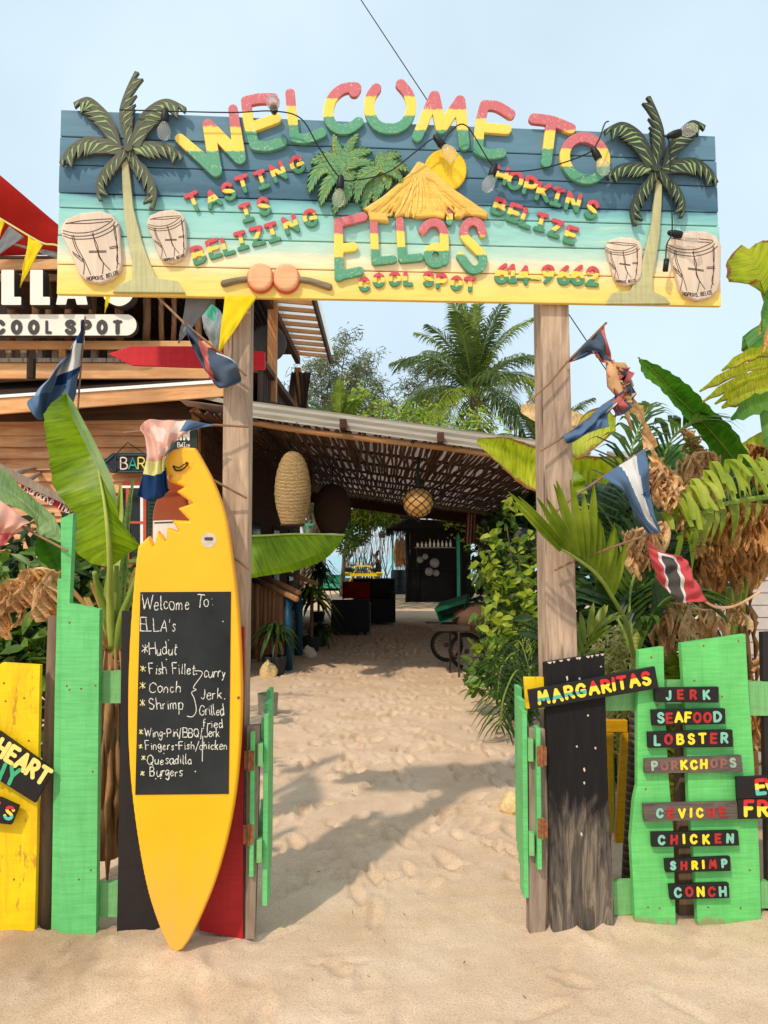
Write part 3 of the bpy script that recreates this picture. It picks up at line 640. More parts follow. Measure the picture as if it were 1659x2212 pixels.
# --- cut-out palms
def offs(pts, k, d):
    a = pts[max(k - 1, 0)]; c = pts[min(k + 1, len(pts) - 1)]; tx, ty = c[0] - a[0], c[1] - a[1]; L = math.hypot(tx, ty) + 1e-6
    return (pts[k][0] - ty / L * d, pts[k][1] + tx / L * d), (tx / L, ty / L)
def frond2d(outer, sgn, wd, n, both=False):
    """outer: spine from the hub to the tip; toothed blade hangs on side sgn"""
    c = cat(outer, 10); L = len(c); back_, streaks, top = [], [], []
    prof = lambda s: wd * (0.5 + 0.72 * math.sin(math.pi * min(1, s * 1.1 + 0.1)) if s < 0.8 else 0.95 * (1 - s) / 0.2 + 0.12)
    if both: prof = lambda s: wd * max(.1, math.sin(math.pi * min(1, s * .82 + .16))) ** .9
    for i in range(n):
        s0 = (i + 0.15) / n; s1 = min(1.0, (i + 1.0) / n + 0.06); k0 = int(s0 * (L - 1)); k1 = int(s1 * (L - 1))
        wv = max(prof((i + 0.6) / n), wd * 0.16)
        q0, _ = offs(c, k0, sgn * wv * 0.68); q1, tt = offs(c, k1, sgn * wv); tip = (q1[0] + tt[0] * wv * 0.18, q1[1] + tt[1] * wv * 0.18)
        back_ += [q0, tip]
        sA, _ = offs(c, int(max(0, s0 - 0.05) * (L - 1)), sgn * wv * 0.12); sB, _ = offs(c, int((s0 + s1) / 2 * (L - 1)), sgn * wv * 0.5)
        mA, t2 = offs(c, int((s0 * .6 + s1 * .4) * (L - 1)), sgn * wv * 0.34)
        hw_ = max(2.0, wd * 0.085)
        streaks.append([sA, (mA[0] + t2[0] * hw_, mA[1] + t2[1] * hw_), (tip[0] * .93 + sB[0] * .07, tip[1] * .93 + sB[1] * .07), (mA[0] - t2[0] * hw_, mA[1] - t2[1] * hw_)])
    if both:
        for i in range(n):
            s0 = (i + 0.15) / n; s1 = min(1.0, (i + 1.0) / n + 0.05); wv = max(prof((i + 0.6) / n), wd * 0.16) * 0.8
            q0, _ = offs(c, int(s0 * (L - 1)), -sgn * wv * 0.6); q1, tt = offs(c, int(s1 * (L - 1)), -sgn * wv)
            top += [q0, (q1[0] + tt[0] * wv * 0.25, q1[1] + tt[1] * wv * 0.25)]
            streaks.append([tuple(c[int(s0 * (L - 1))]), (q0[0] + 1.2, q0[1]), q1, (q0[0] - 1.2, q0[1])])
        return [tuple(c[0])] + top + [tuple(c[-1])] + back_[::-1], streaks
    return [tuple(p) for p in c] + back_[::-1], streaks
LP = [  # outer points hub -> tip, blade side, width, teeth
 ([(272, 315), (260, 275), (258, 236), (271, 195), (291, 153)], 1, 27, 9),
 ([(262, 315), (246, 262), (221, 230), (190, 209), (158, 221)], -1, 34, 9),
 ([(266, 316), (223, 298), (182, 296), (147, 319), (127, 351)], -1, 34, 9),
 ([(270, 318), (240, 343), (219, 367), (206, 400), (212, 432)], -1, 24, 8),
 ([(284, 318), (300, 345), (320, 366), (338, 411), (331, 450)], 1, 26, 8),
 ([(284, 316), (300, 308), (332, 305), (372, 314), (396, 338)], 1, 32, 9),
 ([(280, 314), (297, 258), (326, 226), (362, 213), (402, 231)], 1, 36, 9)]
def mirror(p): return (1419.6 - (p[0] - 275) * 0.9, 361.7 + (p[1] - 318) * 0.94)
TRK = [(262, 335), (276, 335), (279, 365), (288, 450), (306, 520), (320, 560), (338, 600), (383, 606), (400, 632), (242, 631), (254, 616), (284, 602), (285, 566), (275, 518), (268, 470), (264, 400)]
for mir, dk in ((False, 'frond'), (True, 'frond_dark')):
    fm = mirror if mir else (lambda p: p)
    tr = MB(); plank(tr, [fm(p) for p in TRK], BF + 0.018, 0.018); tr.build('carved_trunk', M['bark_paint'], gate, bevel=0.003)
    fr = MB(); k = 0
    for outer, sgn, wd, n in LP:
        pts, stk = frond2d([fm(p) for p in outer], -sgn if mir else sgn, wd * (0.92 if mir else 1), n)
        o = BF + 0.021 + 0.0035 * k; k += 1
        plank(fr, pts, o, 0.018, 0)
        for s in stk: plank(fr, s, o + 0.0015, 0.001, 1)
    hb = fm((276, 318)); plank(fr, [(hb[0] + 10 * math.cos(a), hb[1] + 8 * math.sin(a)) for a in np.linspace(0, 2 * math.pi, 13)[:-1]], BF + 0.05, 0.02, 0)
    fr.build('carved_fronds', [M[dk], M['streak']], gate)
def cpalm(hub, tips, k0):
    fr = MB()
    for i, (tp, bend, wd) in enumerate(tips):
        h_, q = z3(hub), z3(tp); mx, my = (h_[0] + q[0]) / 2, (h_[1] + q[1]) / 2; dx, dy = q[0] - h_[0], q[1] - h_[1]
        mid = (mx + dy * bend, my - dx * bend)
        pts, stk = frond2d([h_, mid, q], 1, wd * .84, 9, True); o = BF + 0.012 + 0.0028 * ((i + k0) % 9)
        plank(fr, pts, o, 0.014 + 0.002 * i, 0)
        for s in stk: plank(fr, s, o + 0.0016, 0.0012, 1 if random.random() < 0.45 else 0)
    return fr.build('carved_fronds', [M['carved'], M['carved_y']], gate)
cpalm((235, 645), [((168, 430), .05, 16), ((318, 428), .12, 16), ((408, 530), .2, 17), ((438, 615), .15, 14), ((22, 610), -.25, 18), ((12, 790), -.3, 20), ((85, 872), -.12, 19), ((168, 930), .05, 19), ((232, 880), .12, 18), ((300, 770), .2, 15)], 0)
cpalm((452, 650), [((455, 540), 0, 15), ((592, 555), .25, 17), ((640, 655), .2, 17), ((600, 730), .2, 15), ((312, 858), -.2, 19), ((352, 905), -.05, 19), ((420, 850), .1, 18), ((505, 780), .2, 16), ((305, 745), -.2, 15)], 4)
# --- thatched hut, sun, maracas
b = MB(); cx, cy = z3((868, 664)); cutout(b, stroke_field([[(cx, cy), (cx + 0.1, cy)]], 46, 3.2), onb(0), N, 0.012, 0.005, 3); b.build('carved_sun', M['sun_paint'], gate)
HUT = [(700, 615), (735, 630), (840, 720), (920, 790), (980, 830), (1138, 940), (1125, 972), (1085, 965), (992, 952), (968, 973), (925, 965), (918, 905), (885, 902), (858, 975), (800, 965), (690, 970), (655, 955), (600, 955), (550, 970), (545, 905), (515, 930), (505, 955), (515, 1000), (480, 995), (395, 990), (380, 935), (350, 915), (480, 830), (640, 690), (690, 620)]
b = MB(); cutout(b, poly_field([z3(p) for p in HUT], 2.2), onb(0.001), N, 0.026, 0.009, 6)
for k in range(70):                                     # combed straw ridges
    s = random.uniform(-1, 1); t0, t1 = sorted((random.uniform(0.12, 1.0), random.uniform(0.12, 1.0)))
    if t1 - t0 < 0.12: t1 = min(1, t0 + 0.15)
    f = lambda t: z3((705 + (s * (395 if s > 0 else 330)) * t ** 1.1, 640 + (300 + 20 * (1 - abs(s))) * t))
    b.tube([Q(*f(t0 + (t1 - t0) * q), BF + 0.0265) for q in (0, .33, .66, 1)], [0.002, 0.0055, 0.006, 0.003], 5, 0)
b.build('carved_thatch_roof', M['thatch_paint'], gate)
for (u, v, hu, hv) in ((563, 602, 484, 614), (619, 603, 711, 621)):
    b = MB(); sg = -1 if hu < u else 1
    cutout(b, stroke_field([([(u + sg * 22, v + 1), (u + sg * 50, v + 5), (hu, hv)], 5.5, 7)], 6, 2), onb(0), N, 0.022, 0.01, 5, 2)
    cutout(b, stroke_field([[(u, v - 2), (u, v + 3)]], 27, 3), onb(0), N, 0.034, 0.012, 8, 0)
    cutout(b, stroke_field([[(u, v - 1), (u, v + 4)]], 29, 3), onb(0), N, 0.022, 0.008, 4, 1)
    b.build('carved_maraca', [M['maraca'], M['maraca_rim'], M['handle']], gate)
# --- drums
DO = [(392, 1095), (425, 1035), (525, 996), (640, 983), (718, 1006), (757, 1060), (762, 1110), (770, 1200), (778, 1300), (768, 1355), (722, 1408), (640, 1440), (560, 1425), (510, 1385), (470, 1290), (440, 1220), (398, 1130)]
DL = [[(412, 1050), (520, 1030), (705, 1018)], [(418, 1046), (560, 1047), (690, 1034)], [(396, 1092), (480, 1108), (590, 1096), (680, 1050), (712, 1022)], [(394, 1108), (470, 1128), (590, 1118), (690, 1075), (725, 1035)], [(400, 1125), (470, 1146), (600, 1138), (700, 1095), (745, 1050)],
      [(452, 1125), (470, 1190), (500, 1250), (530, 1300), (526, 1370)], [(462, 1120), (480, 1185), (512, 1245), (545, 1310), (572, 1372)], [(585, 1105), (600, 1180), (630, 1260), (650, 1300), (645, 1365)], [(578, 1112), (615, 1190), (622, 1255), (660, 1305), (695, 1342)],
      [(715, 1058), (725, 1130), (740, 1200), (735, 1280), (752, 1305)], [(722, 1058), (732, 1125), (735, 1195), (742, 1275), (735, 1335)], [(455, 1225), (530, 1280)], [(460, 1238), (520, 1290)], [(560, 1222), (670, 1220)], [(560, 1230), (670, 1228)], [(688, 1198), (742, 1188)], [(690, 1208), (745, 1198)]]
def drum(fm, small, rev=False):
    b = MB(); cutout(b, poly_field([fm(z1(p)) for p in DO], 2.6), onb(0.0), N, 0.026, 0.008, 4)
    th = 0.0012 if small else 0.0016
    for l in DL: b.tube([Q(p[0], p[1], BF + 0.0265) for p in cat([fm(z1(q)) for q in l], 5)], th, 5, 1)
    pu = 548.0
    for ch in 'HOPKINS, BELIZE':
        wd, st = glyph(ch); s = (pu - 548) / 190.0; ang = -0.02 - 0.55 * max(0, s - 0.3) ** 1.2
        base = (pu, 1408 - 8 * math.sin(min(s, 1) * 2) - 62 * max(0, s - 0.42) ** 1.3)
        for l in st:
            q = [(base[0] + x * 17 * math.cos(ang) + y * 24 * math.sin(ang), base[1] + x * 17 * math.sin(ang) - y * 24 * math.cos(ang)) for x, y in l]
            b.tube([Q(*fm(z1(p)), BF + 0.0265) for p in q], th, 4, 1)
        pu += (wd * 17 + 5.5)
    b.build('carved_drum', [M['drum'], M['drum_line']], gate)
dc = z1((590, 1210))
drum(lambda p: p, False)
sc2 = lambda c, k, shx, fl=1: (lambda p: (c[0] + fl * (p[0] - dc[0]) * k + shx * (p[1] - dc[1]), c[1] + (p[1] - dc[1]) * (k * 1.12)))
drum(sc2(z1((1060, 1140)), 0.655, 0.0), True)
# right-hand pair: same drums leaning the other way (writing stays readable)
DO_, DL_ = DO, DL
cR = z4((1182, 1265)); cr = z4((742, 1238))
mirx = lambda c, k: (lambda p: (c[0] + (p[0] - dc[0]) * k - 0.13 * k * (p[1] - dc[1]) , c[1] + (p[1] - dc[1]) * k * 1.06 + 0.16 * (p[0] - dc[0]) * k))
drum(mirx(cR, 0.90), False); drum(mirx(cr, 0.62), True)

# ================================================================== festoon lights and the overhead wire
M['bulb'] = None
m_, t_, b_ = _new('bulb_glass'); b_.inputs['Base Color'].default_value = (0.92, 0.9, 0.85, 1); b_.inputs['Roughness'].default_value = 0.05
b_.inputs['Transmission Weight'].default_value = 0.75; b_.inputs['IOR'].default_value = 1.2; b_.inputs['Alpha'].default_value = 0.5; M['bulb'] = m_
fest = thing('string_lights', 'black string of clear unlit bulbs draped over the beach sign', 'string lights', Q(860, 420, BL + 0.05))
CB = [(258, 237, .06), (358, 240, .07), (500, 243, .07), (590, 240, .08), (650, 256, .08), (690, 320, .07), (735, 384, .06), (775, 388, .06), (838, 372, .06), (895, 330, .07), (935, 300, .07), (950, 318, .08), (972, 285, .07), (1008, 272, .07), (1063, 356, .07), (1105, 370, .07), (1180, 362, .07), (1268, 332, .07), (1292, 305, .08), (1306, 268, .08), (1315, 262, .08)]
cb = MB(); cb.tube([Q(u, v, BL + o) for u, v, o in cat(CB, 6)], 0.003, 6)
cb.tube([Q(u, v, BL + o) for u, v, o in cat([(1432, 292, .08), (1446, 310, .07), (1448, 400, .07), (1452, 496, .08), (1440, 530, .07), (1438, 575, .06)], 6)], 0.003, 6)
cb.tube([Q(1440, 560, BL + .06), Q(1437, 586, BL + .055)], 0.012, 8)
cb.build('cable', M['cable'], fest, smooth=True)
def bulb(u, v, dx, dy, dz, s=1.0):
    p = Q(u, v, BL + 0.07); d = Vector((dx, dz, dy)).normalized()
    so_ = MB(); so_.lathe([(0.006, -0.02), (0.012, -0.012), (0.014, 0.0), (0.0165, 0.012), (0.0165, 0.036), (0.0145, 0.042)], p, 12, 0, d); k = so_.build('socket', M['cable'], fest, smooth=True)
    g_ = MB(); g_.lathe([(0.012, 0.042), (0.0175, 0.052), (0.0265, 0.070), (0.0285, 0.084), (0.025, 0.100), (0.016, 0.112), (0.004, 0.117)], p, 16, 0, d); g_.build('bulb', M['bulb'], k, smooth=True)
for a in ((357, 243, -.05, -1, 0), (592, 240, .1, -.15, -1), (736, 388, -.1, -1, 0), (944, 300, .85, -1, 0), (1068, 362, -.35, -1, -.1), (1284, 326, .5, -1, 0), (1450, 292, 1, .3, 0), (1452, 504, 1, -.2, 0)): bulb(*a)
wr = MB(); wr.tube([P(700, -120, 6.2), P(780, 0, 6.2), P(920, 212, 6.2), P(1226, 675, 6.2), P(1310, 800, 6.2)], 0.0045, 6)
tag(wr.build('overhead_wire', M['cable']), 'thin dark guy wire slanting down behind the sign', 'wire')
# ================================================================== fence on the left
FG = 'planks of the painted street fence'
def nails(b, uv, off, mi=1):
    for u, v in uv: b.prism([Q(u + 2.1 * math.cos(a), v + 2.4 * math.sin(a), off + .0012) for a in np.linspace(0, 5.5, 7)], -N * .002, mi)
def fplank(name, pts, mat, label, off=0.0, th=0.028, catg='plank', grp=FG, bevel=0.0, nl=()):
    b = MB(); plank(b, pts, off, th); nails(b, nl, off); return tag(b.build(name, [M[mat], M['rust']], bevel=bevel), label, catg, grp)
fplank('fence_plank', [(-70, 1440), (0, 1436), (3, 1432), (86, 1437), (83, 1600), (80, 1800), (74, 2030), (-70, 2040)], 'yellow', 'wide stained yellow plank at the far left of the fence', 0.02, nl=[(12, 1515), (52, 1508), (30, 1900), (8, 1476), (62, 1600)])
b = MB(); b.tube([Q(118, 1330, -.06), Q(110, 1600, -.06), Q(98, 1850, -.06), Q(94, 2060, -.06)], [.026, .029, .031, .034], 10, axis=(1, 0, 0))
tag(b.build('fence_post', M['brown_wood'], smooth=True), 'weathered brown log post between the yellow plank and the tall green plank', 'post')
gp = thing('fence_plank', 'tall pale green plank with a notched top arm under the banana leaf', 'plank', Q(165, 2010, 0), FG)
b = MB(); plank(b, [(131, 1120), (158, 1108), (150, 1303), (215, 1317), (213, 1500), (211, 1700), (207, 2035), (125, 2035), (130, 1700), (133, 1310)], 0.03, 0.045); nails(b, [(175, 1488), (206, 1481), (144, 1482), (150, 1490), (200, 1667), (196, 1880), (170, 1900), (168, 1170), (150, 1345)], .03); b.build('front_board', [M['green'], M['rust']], gp)
b = MB(); plank(b, [(124, 1250), (136, 1250), (132, 1500), (128, 2030), (110, 2030), (118, 1500)], 0.012, 0.03); b.build('side_strip', M['green'], gp, bevel=0.002)
fplank('fence_rail', [(205, 1451), (275, 1449), (275, 1519), (205, 1519)], 'green_x', 'short upper green rail left of the surfboard', -0.02, 0.03, 'rail', 'green rails of the street fence')
fplank('fence_rail', [(200, 1910), (275, 1907), (275, 1981), (200, 1981)], 'green_x', 'short lower green rail near the sand left of the surfboard', -0.02, 0.03, 'rail', 'green rails of the street fence')
fplank('fence_plank', [(263, 1320), (420, 1318), (418, 1600), (410, 2030), (252, 2040), (258, 1700)], 'black', 'black plank standing behind the yellow surfboard', 0.012, 0.028)
fplank('fence_plank', [(430, 1352), (527, 1355), (525, 2030), (430, 2010)], 'red', 'red plank behind the right edge of the surfboard', 0.028, 0.028)
gt = thing('gate_post', 'short grey post with a green slatted leaf beside the red plank', 'gate post', Q(545, 2000, 0))
b = MB(); plank(b, [(533, 1571), (561, 1569), (557, 1780), (550, 2030), (530, 2030)], 0.045, 0.06); b.build('post_board', M['grey_wood'], gt, bevel=0.003)

# hinged leaves, swung inwards
def leaf(name, label, xs_, sgn, y0):
    """hinged at (xs_, y0); runs back from the hinge, leaning a little out of the passage"""
    r = thing(name, label, 'gate', (xs_, y0 + 0.25, 0.1), 'low green gate leaves swung open inwards')
    X = lambda y: xs_ - sgn * 0.125 * y
    for (yy, zt, zb) in ((0.03, 0.90, 0.14), (0.16, 0.92, 0.2), (0.29, 0.90, 0.2), (0.42, 0.93, 0.2)):
        x = X(yy) + sgn * 0.022; b = MB(); b.box((x - 0.010, y0 + yy, zb), (x + 0.010, y0 + yy + 0.095, zt)); b.build('picket', M['green'], r, bevel=0.002)
    for z0 in (0.32, 0.70):
        b = MB(); b.beam((X(0), y0, z0 + .045), (X(.52), y0 + 0.52, z0 + .045), 0.022, 0.09); b.build('cross_bar', M['green_x'], r, bevel=0.002)
    b = MB(); b.box((xs_ - sgn * 0.030 - 0.009, y0 - 0.01, 0.27), (xs_ - sgn * 0.030 + 0.009, y0 + 0.05, 0.84)); b.build('hinge_stile', M['green'], r, bevel=0.002)
    for z0 in (0.40, 0.69):
        h_ = MB(); h_.box((xs_ - sgn * 0.042 - 0.02, y0 - 0.016, z0), (xs_ - sgn * 0.042 + 0.02, y0 - 0.012, z0 + 0.075)); h_.tube([(xs_ - sgn * 0.042, y0 - 0.017, z0 - 0.005), (xs_ - sgn * 0.042, y0 - 0.017, z0 + 0.08)], 0.006, 8)
        h_.build('hinge', M['rust'], r)
lx = Q(566, 1750, 0).x; rx = Q(1142, 1750, 0).x
leaf('gate_leaf', 'low green picket gate leaf hinged beside the surfboard', lx, 1, Q(572, 1750, 0).y - 0.06)
leaf('gate_leaf', 'low green picket gate leaf hinged below the yellow tab on the right', rx, -1, Q(1130, 1750, 0).y - 0.06)
b = MB(); plank(b, [(1143, 1573), (1178, 1575), (1186, 1800), (1178, 2030), (1144, 2030)], 0.03, 0.06)
tag(b.build('gate_post', M['grey_wood'], bevel=0.004), 'short grey post left of the black plank carrying the right gate leaf', 'gate post')
b = MB(); plank(b, [(1132, 1463), (1182, 1463), (1182, 1531), (1137, 1531)], 0.02, 0.02)
tag(b.build('yellow_board', M['yellow'], bevel=0.002), 'small bright yellow board behind the slanted margaritas plaque', 'board')

# ================================================================== fence on the right
bp = thing('fence_plank', 'broad black plank with a worn grey lower half and chipped top', 'plank', Q(1255, 1990, 0), FG)
b = MB(); plank(b, [(1177, 1432), (1306, 1412), (1309, 1530), (1314, 1700), (1322, 1850), (1328, 1992), (1322, 2030), (1196, 2030), (1190, 1960), (1184, 1700)], 0.045, 0.04)
def worn():
    m, t, bb = _new('scorched_plank')
    g = _noise(t, 30, 6, 0.7, AX['z'], dist=1.2); tc = _n(t, 'ShaderNodeTexCoord'); sp = _n(t, 'ShaderNodeSeparateXYZ'); t.links.new(tc.outputs['Object'], sp.inputs[0])
    w_ = _noise(t, 7, 5, 0.65, (1, 1, 0.4), dist=1.5)
    ad = _n(t, 'ShaderNodeMath', operation='MULTIPLY_ADD'); ad.inputs[1].default_value = 0.7; t.links.new(w_.outputs[0], ad.inputs[0]); t.links.new(sp.outputs[2], ad.inputs[2])
    r = _ramp(t, ad.outputs[0], [(0.66, (1, 1, 1, 1)), (0.86, (0, 0, 0, 1))])
    gr = _ramp(t, g.outputs[0], [(0.3, srgb(34, 31, 30)), (0.5, srgb(92, 84, 76)), (0.66, srgb(146, 130, 112)), (0.75, srgb(58, 52, 48))])
    bl = _ramp(t, g.outputs[0], [(0.2, srgb(22, 21, 22)), (0.8, srgb(38, 35, 36))])
    c = _mix(t, r.outputs[0], bl.outputs[0], gr.outputs[0])
    k = _noise(t, 14, 6, 0.7, (1, 1, 0.3)); kr = _ramp(t, k.outputs[0], [(0.29, (1, 1, 1, 1)), (0.32, (0, 0, 0, 1))]); c = _mix(t, kr.outputs[0], c, srgb(176, 160, 140))
    t.links.new(c, bb.inputs['Base Color']); bb.inputs['Roughness'].default_value = 0.7; bb.inputs['Specular IOR Level'].default_value = .15; _bump(t, bb, g.outputs[0], 0.6, 0.006); return m
b.build('board', worn(), bp, bevel=0.004)
b = MB()
for u in (1187, 1197, 1212, 1228, 1247, 1252, 1270, 1279, 1290, 1301):
    v = 1432 - (u - 1177) * 0.155; wv = random.uniform(2.5, 5); plank(b, [(u - wv, v - 0.6), (u + wv, v - 1.2), (u + wv * .6, v + random.uniform(2, 4)), (u, v + random.uniform(3, 5)), (u - wv * .7, v + 2)], 0.0462, 0.0012)
for (u, v, hh) in ((1225, 1462, 9), (1252, 1465, 6), (1298, 1440, 1.5), (1262, 1660, 8), (1256, 1800, 7), (1270, 1545, 3), (1246, 1612, 3), (1286, 1615, 4), (1262, 1690, 5)):
    plank(b, [(u - 2.4, v), (u + 1, v - 2), (u + 2.5, v + hh * .6), (u, v + hh)], 0.0462, 0.0012)
b.build('chipped_edge', M['chip'], bp)
fplank('fence_rail', [(1295, 1470), (1392, 1462), (1392, 1534), (1295, 1536)], 'green_x', 'upper green rail between the black plank and the narrow green plank', -0.02, 0.03, 'rail', 'green rails of the street fence')
fplank('fence_rail', [(1300, 1905), (1385, 1903), (1385, 1975), (1300, 1978)], 'green_x', 'lower green rail between the black plank and the narrow green plank', -0.02, 0.03, 'rail', 'green rails of the street fence')
fplank('fence_rail', [(1425, 1470), (1484, 1470), (1484, 1545), (1425, 1545)], 'green_x', 'short green rail bridging the two light green planks behind JERK', -0.02, 0.03, 'rail', 'green rails of the street fence')
fplank('fence_rail', [(1590, 1473), (1900, 1473), (1900, 1546), (1590, 1546)], 'green_x', 'upper green rail running off to the right of the widest plank', -0.02, 0.03, 'rail', 'green rails of the street fence')
fplank('fence_rail', [(1590, 1905), (1900, 1905), (1900, 1962), (1590, 1962)], 'green_x', 'lower green rail running off to the right of the widest plank', -0.02, 0.03, 'rail', 'green rails of the street fence')
fplank('fence_plank', [(1380, 1405), (1433, 1397), (1436, 1520), (1444, 1677), (1454, 1791), (1460, 2020), (1374, 2020), (1363, 1815), (1370, 1729), (1377, 1698), (1377, 1533)], 'lime', 'narrow light green plank with a wavy edge behind the food plaques', 0.03, 0.03, nl=[(1420, 1523), (1400, 1960), (1425, 1962), (1407, 1420), (1395, 1705)])
fplank('fence_plank', [(1471, 1390), (1610, 1370), (1617, 1500), (1628, 1640), (1640, 1849), (1645, 2020), (1509, 2020), (1500, 1860), (1488, 1732), (1479, 1506)], 'lime', 'wide light green plank tallest of the right fence', 0.03, 0.03, nl=[(1520, 1395), (1595, 1385), (1560, 1505), (1620, 1700), (1530, 1960), (1600, 1962), (1620, 1880), (1500, 1470)])
fplank('fence_plank', [(1647, 1366), (1740, 1360), (1740, 2020), (1660, 2020)], 'black', 'black plank at the far right edge of the fence', -0.03, 0.03)
fplank('fence_plank', [(1752, 1420), (1880, 1405), (1885, 2020), (1752, 2020)], 'lime', 'light green plank just past the black plank at the right edge', 0.02, 0.03)
b = MB(); plank(b, [(1470, 1500), (1494, 1500), (1512, 2020), (1466, 2020)], -0.06, 0.06)
tag(b.build('fence_post', M['brown_wood'], bevel=0.004), 'rough brown post seen between the two light green planks', 'post')
yg = thing('yellow_gate', 'ochre yellow slatted frame standing behind the black plank', 'gate', Q(1330, 1800, -0.35))
for pts in ([(1310, 1556), (1356, 1556), (1356, 1582), (1310, 1582)], [(1345, 1583), (1358, 1583), (1347, 1822), (1330, 1822)], [(1300, 1583), (1326, 1583), (1322, 1815), (1300, 1815)]):
    b = MB(); plank(b, pts, -0.3, 0.03); b.build('slat', M['ochre'], yg, bevel=0.003)

# ================================================================== plaques
PG = 'hand lettered black food plaques'
def plaque(txt, corners, cols, label, mat='black_x', off=0.06, hw=None, mh=0.72, ws=1.0, x0=0.07, x1=0.94, th=0.02, lift=0.5):
    """corners TL TR BR BL on the sheet; letters spread along it"""
    r = thing('plaque', label, 'sign', Q((corners[2][0] + corners[3][0]) / 2, (corners[2][1] + corners[3][1]) / 2, off), PG)
    b = MB(); plank(b, corners, off, th); b.build('board', M[mat], r, bevel=0.002)
    tl, tr, br, bl_ = [np.array(c, float) for c in corners]
    H_ = np.linalg.norm(bl_ - tl); ax = (tr - tl) / np.linalg.norm(tr - tl); ang = math.atan2(ax[1], ax[0]); hh = H_ * mh
    hw = hw or H_ * 0.066; ln = MB(); mats = []; n = len(txt); ws_ = [FONT[c][0] if c != ' ' else .5 for c in txt]
    W_ = np.linalg.norm(tr - tl) * (x1 - x0); kern = (W_ - sum(x * hh * ws for x in ws_)) / max(1, n - 1); pos = 0
    for i, ch in enumerate(txt):
        wd = ws_[i] * hh * ws; cx_ = pos + wd / 2; pos += wd + kern
        if ch == ' ': continue
        c = tl + (tr - tl) * x0 + ax * cx_ + (bl_ - tl) * lift + np.array([0, random.uniform(-1, 1)])
        mk = cols[i % len(cols)]
        if mk not in mats: mats.append(mk)
        a = ang + random.uniform(-0.05, 0.05); fld = stroke_field(layc(ch, c[0], c[1], hh - 2 * hw, a, ws), hw, 1.25); ca, sa = math.cos(a), math.sin(a)
        cutout(ln, fld, lambda u, v: Q(u, v, off + 0.0012), N, 0.0012, 0, 0, mats.index(mk), uvf=lambda p, q, u=c[0], v=c[1]: (p / 50, 0.5 + ((p - u) * sa - (q - v) * ca) / hh))
    ln.build('lettering', [M[k] for k in mats], r)
    return r
t_, r_c, y_c = 'l_teal', 'l_red', 'l_yellow'
plaque('MARGARITAS', [(1141, 1491), (1415, 1440), (1423, 1487), (1147, 1533)], ['tri_d', 'tri_d', 'tri_d', 'tri_d', 'tri_e', 'tri_e', 'tri_e', 'tri_e', 'tri_e', 'tri_e'], 'tilted black plaque reading MARGARITAS across the black plank', off=0.075, mh=0.74, hw=3.5, x0=0.06, x1=0.95)
plaque('JERK', [(1414, 1486), (1553, 1484), (1553, 1518), (1416, 1517)], [t_, r_c, r_c, t_], 'small black plaque reading JERK, topmost on the green planks', hw=2.65, x0=0.17, x1=0.85)
plaque('SEAFOOD', [(1408, 1534), (1567, 1531), (1567, 1564), (1410, 1568)], [t_, r_c, y_c, y_c, r_c, r_c, t_], 'black plaque reading SEAFOOD', hw=2.75)
plaque('LOBSTER', [(1400, 1582), (1583, 1577), (1584, 1614), (1401, 1616)], [t_, r_c, y_c, y_c, y_c, r_c, t_], 'black plaque reading LOBSTER', hw=2.75)
plaque('PORKCHOPS', [(1393, 1640), (1602, 1632), (1605, 1668), (1393, 1671)], ['l_fade_teal', 'l_fade_red', 'l_fade_red', y_c, y_c, y_c, 'l_fade_red', 'l_fade_red', 'l_fade_teal'], 'faded grey plaque reading PORKCHOPS', 'grey_plaque', hw=2.75)
plaque('CEVICHE', [(1390, 1737), (1596, 1732), (1599, 1770), (1392, 1775)], [t_, r_c, y_c, y_c, y_c, r_c, r_c], 'weathered plaque reading CEVICHE with a bare grey upper edge', 'grey_plaque', hw=2.75, mh=0.58, lift=0.56, x0=0.13, x1=0.85)
plaque('CHICKEN', [(1408, 1799), (1595, 1795), (1597, 1827), (1409, 1830)], [t_, r_c, y_c, y_c, y_c, r_c, t_], 'black plaque reading CHICKEN', hw=2.75)
plaque('SHRIMP', [(1437, 1857), (1578, 1851), (1579, 1882), (1439, 1885)], [t_, r_c, y_c, y_c, r_c, t_], 'black plaque reading SHRIMP', hw=2.65)
plaque('CONCH', [(1446, 1912), (1575, 1908), (1576, 1940), (1449, 1944)], [t_, r_c, y_c, r_c, t_], 'black plaque reading CONCH, lowest above the sand', hw=2.65)
rp = plaque('EV', [(1592, 1680), (1720, 1673), (1720, 1723), (1594, 1726)], ['tri_f'], 'black sign with EV and FR lettering cut off at the right edge', off=0.07, hw=4, x0=0.31, x1=0.66, mh=0.8)
b = MB(); plank(b, [(1594, 1727), (1720, 1724), (1720, 1767), (1597, 1770)], 0.07, 0.02); b.build('lower_board', M['black_x'], rp, bevel=0.002)
ln = MB()
for ch, u in (('F', 1618), ('R', 1648)): cutout(ln, stroke_field(layc(ch, u, 1746, 30, -0.03, .95), 4, 1.25), lambda u, v: Q(u, v, 0.0712), N, 0.0012, 0, 0, 0, uvf=lambda p, q: (p / 50, (1764 - q) / 36))
ln.build('lettering', M['tri_e'], rp)
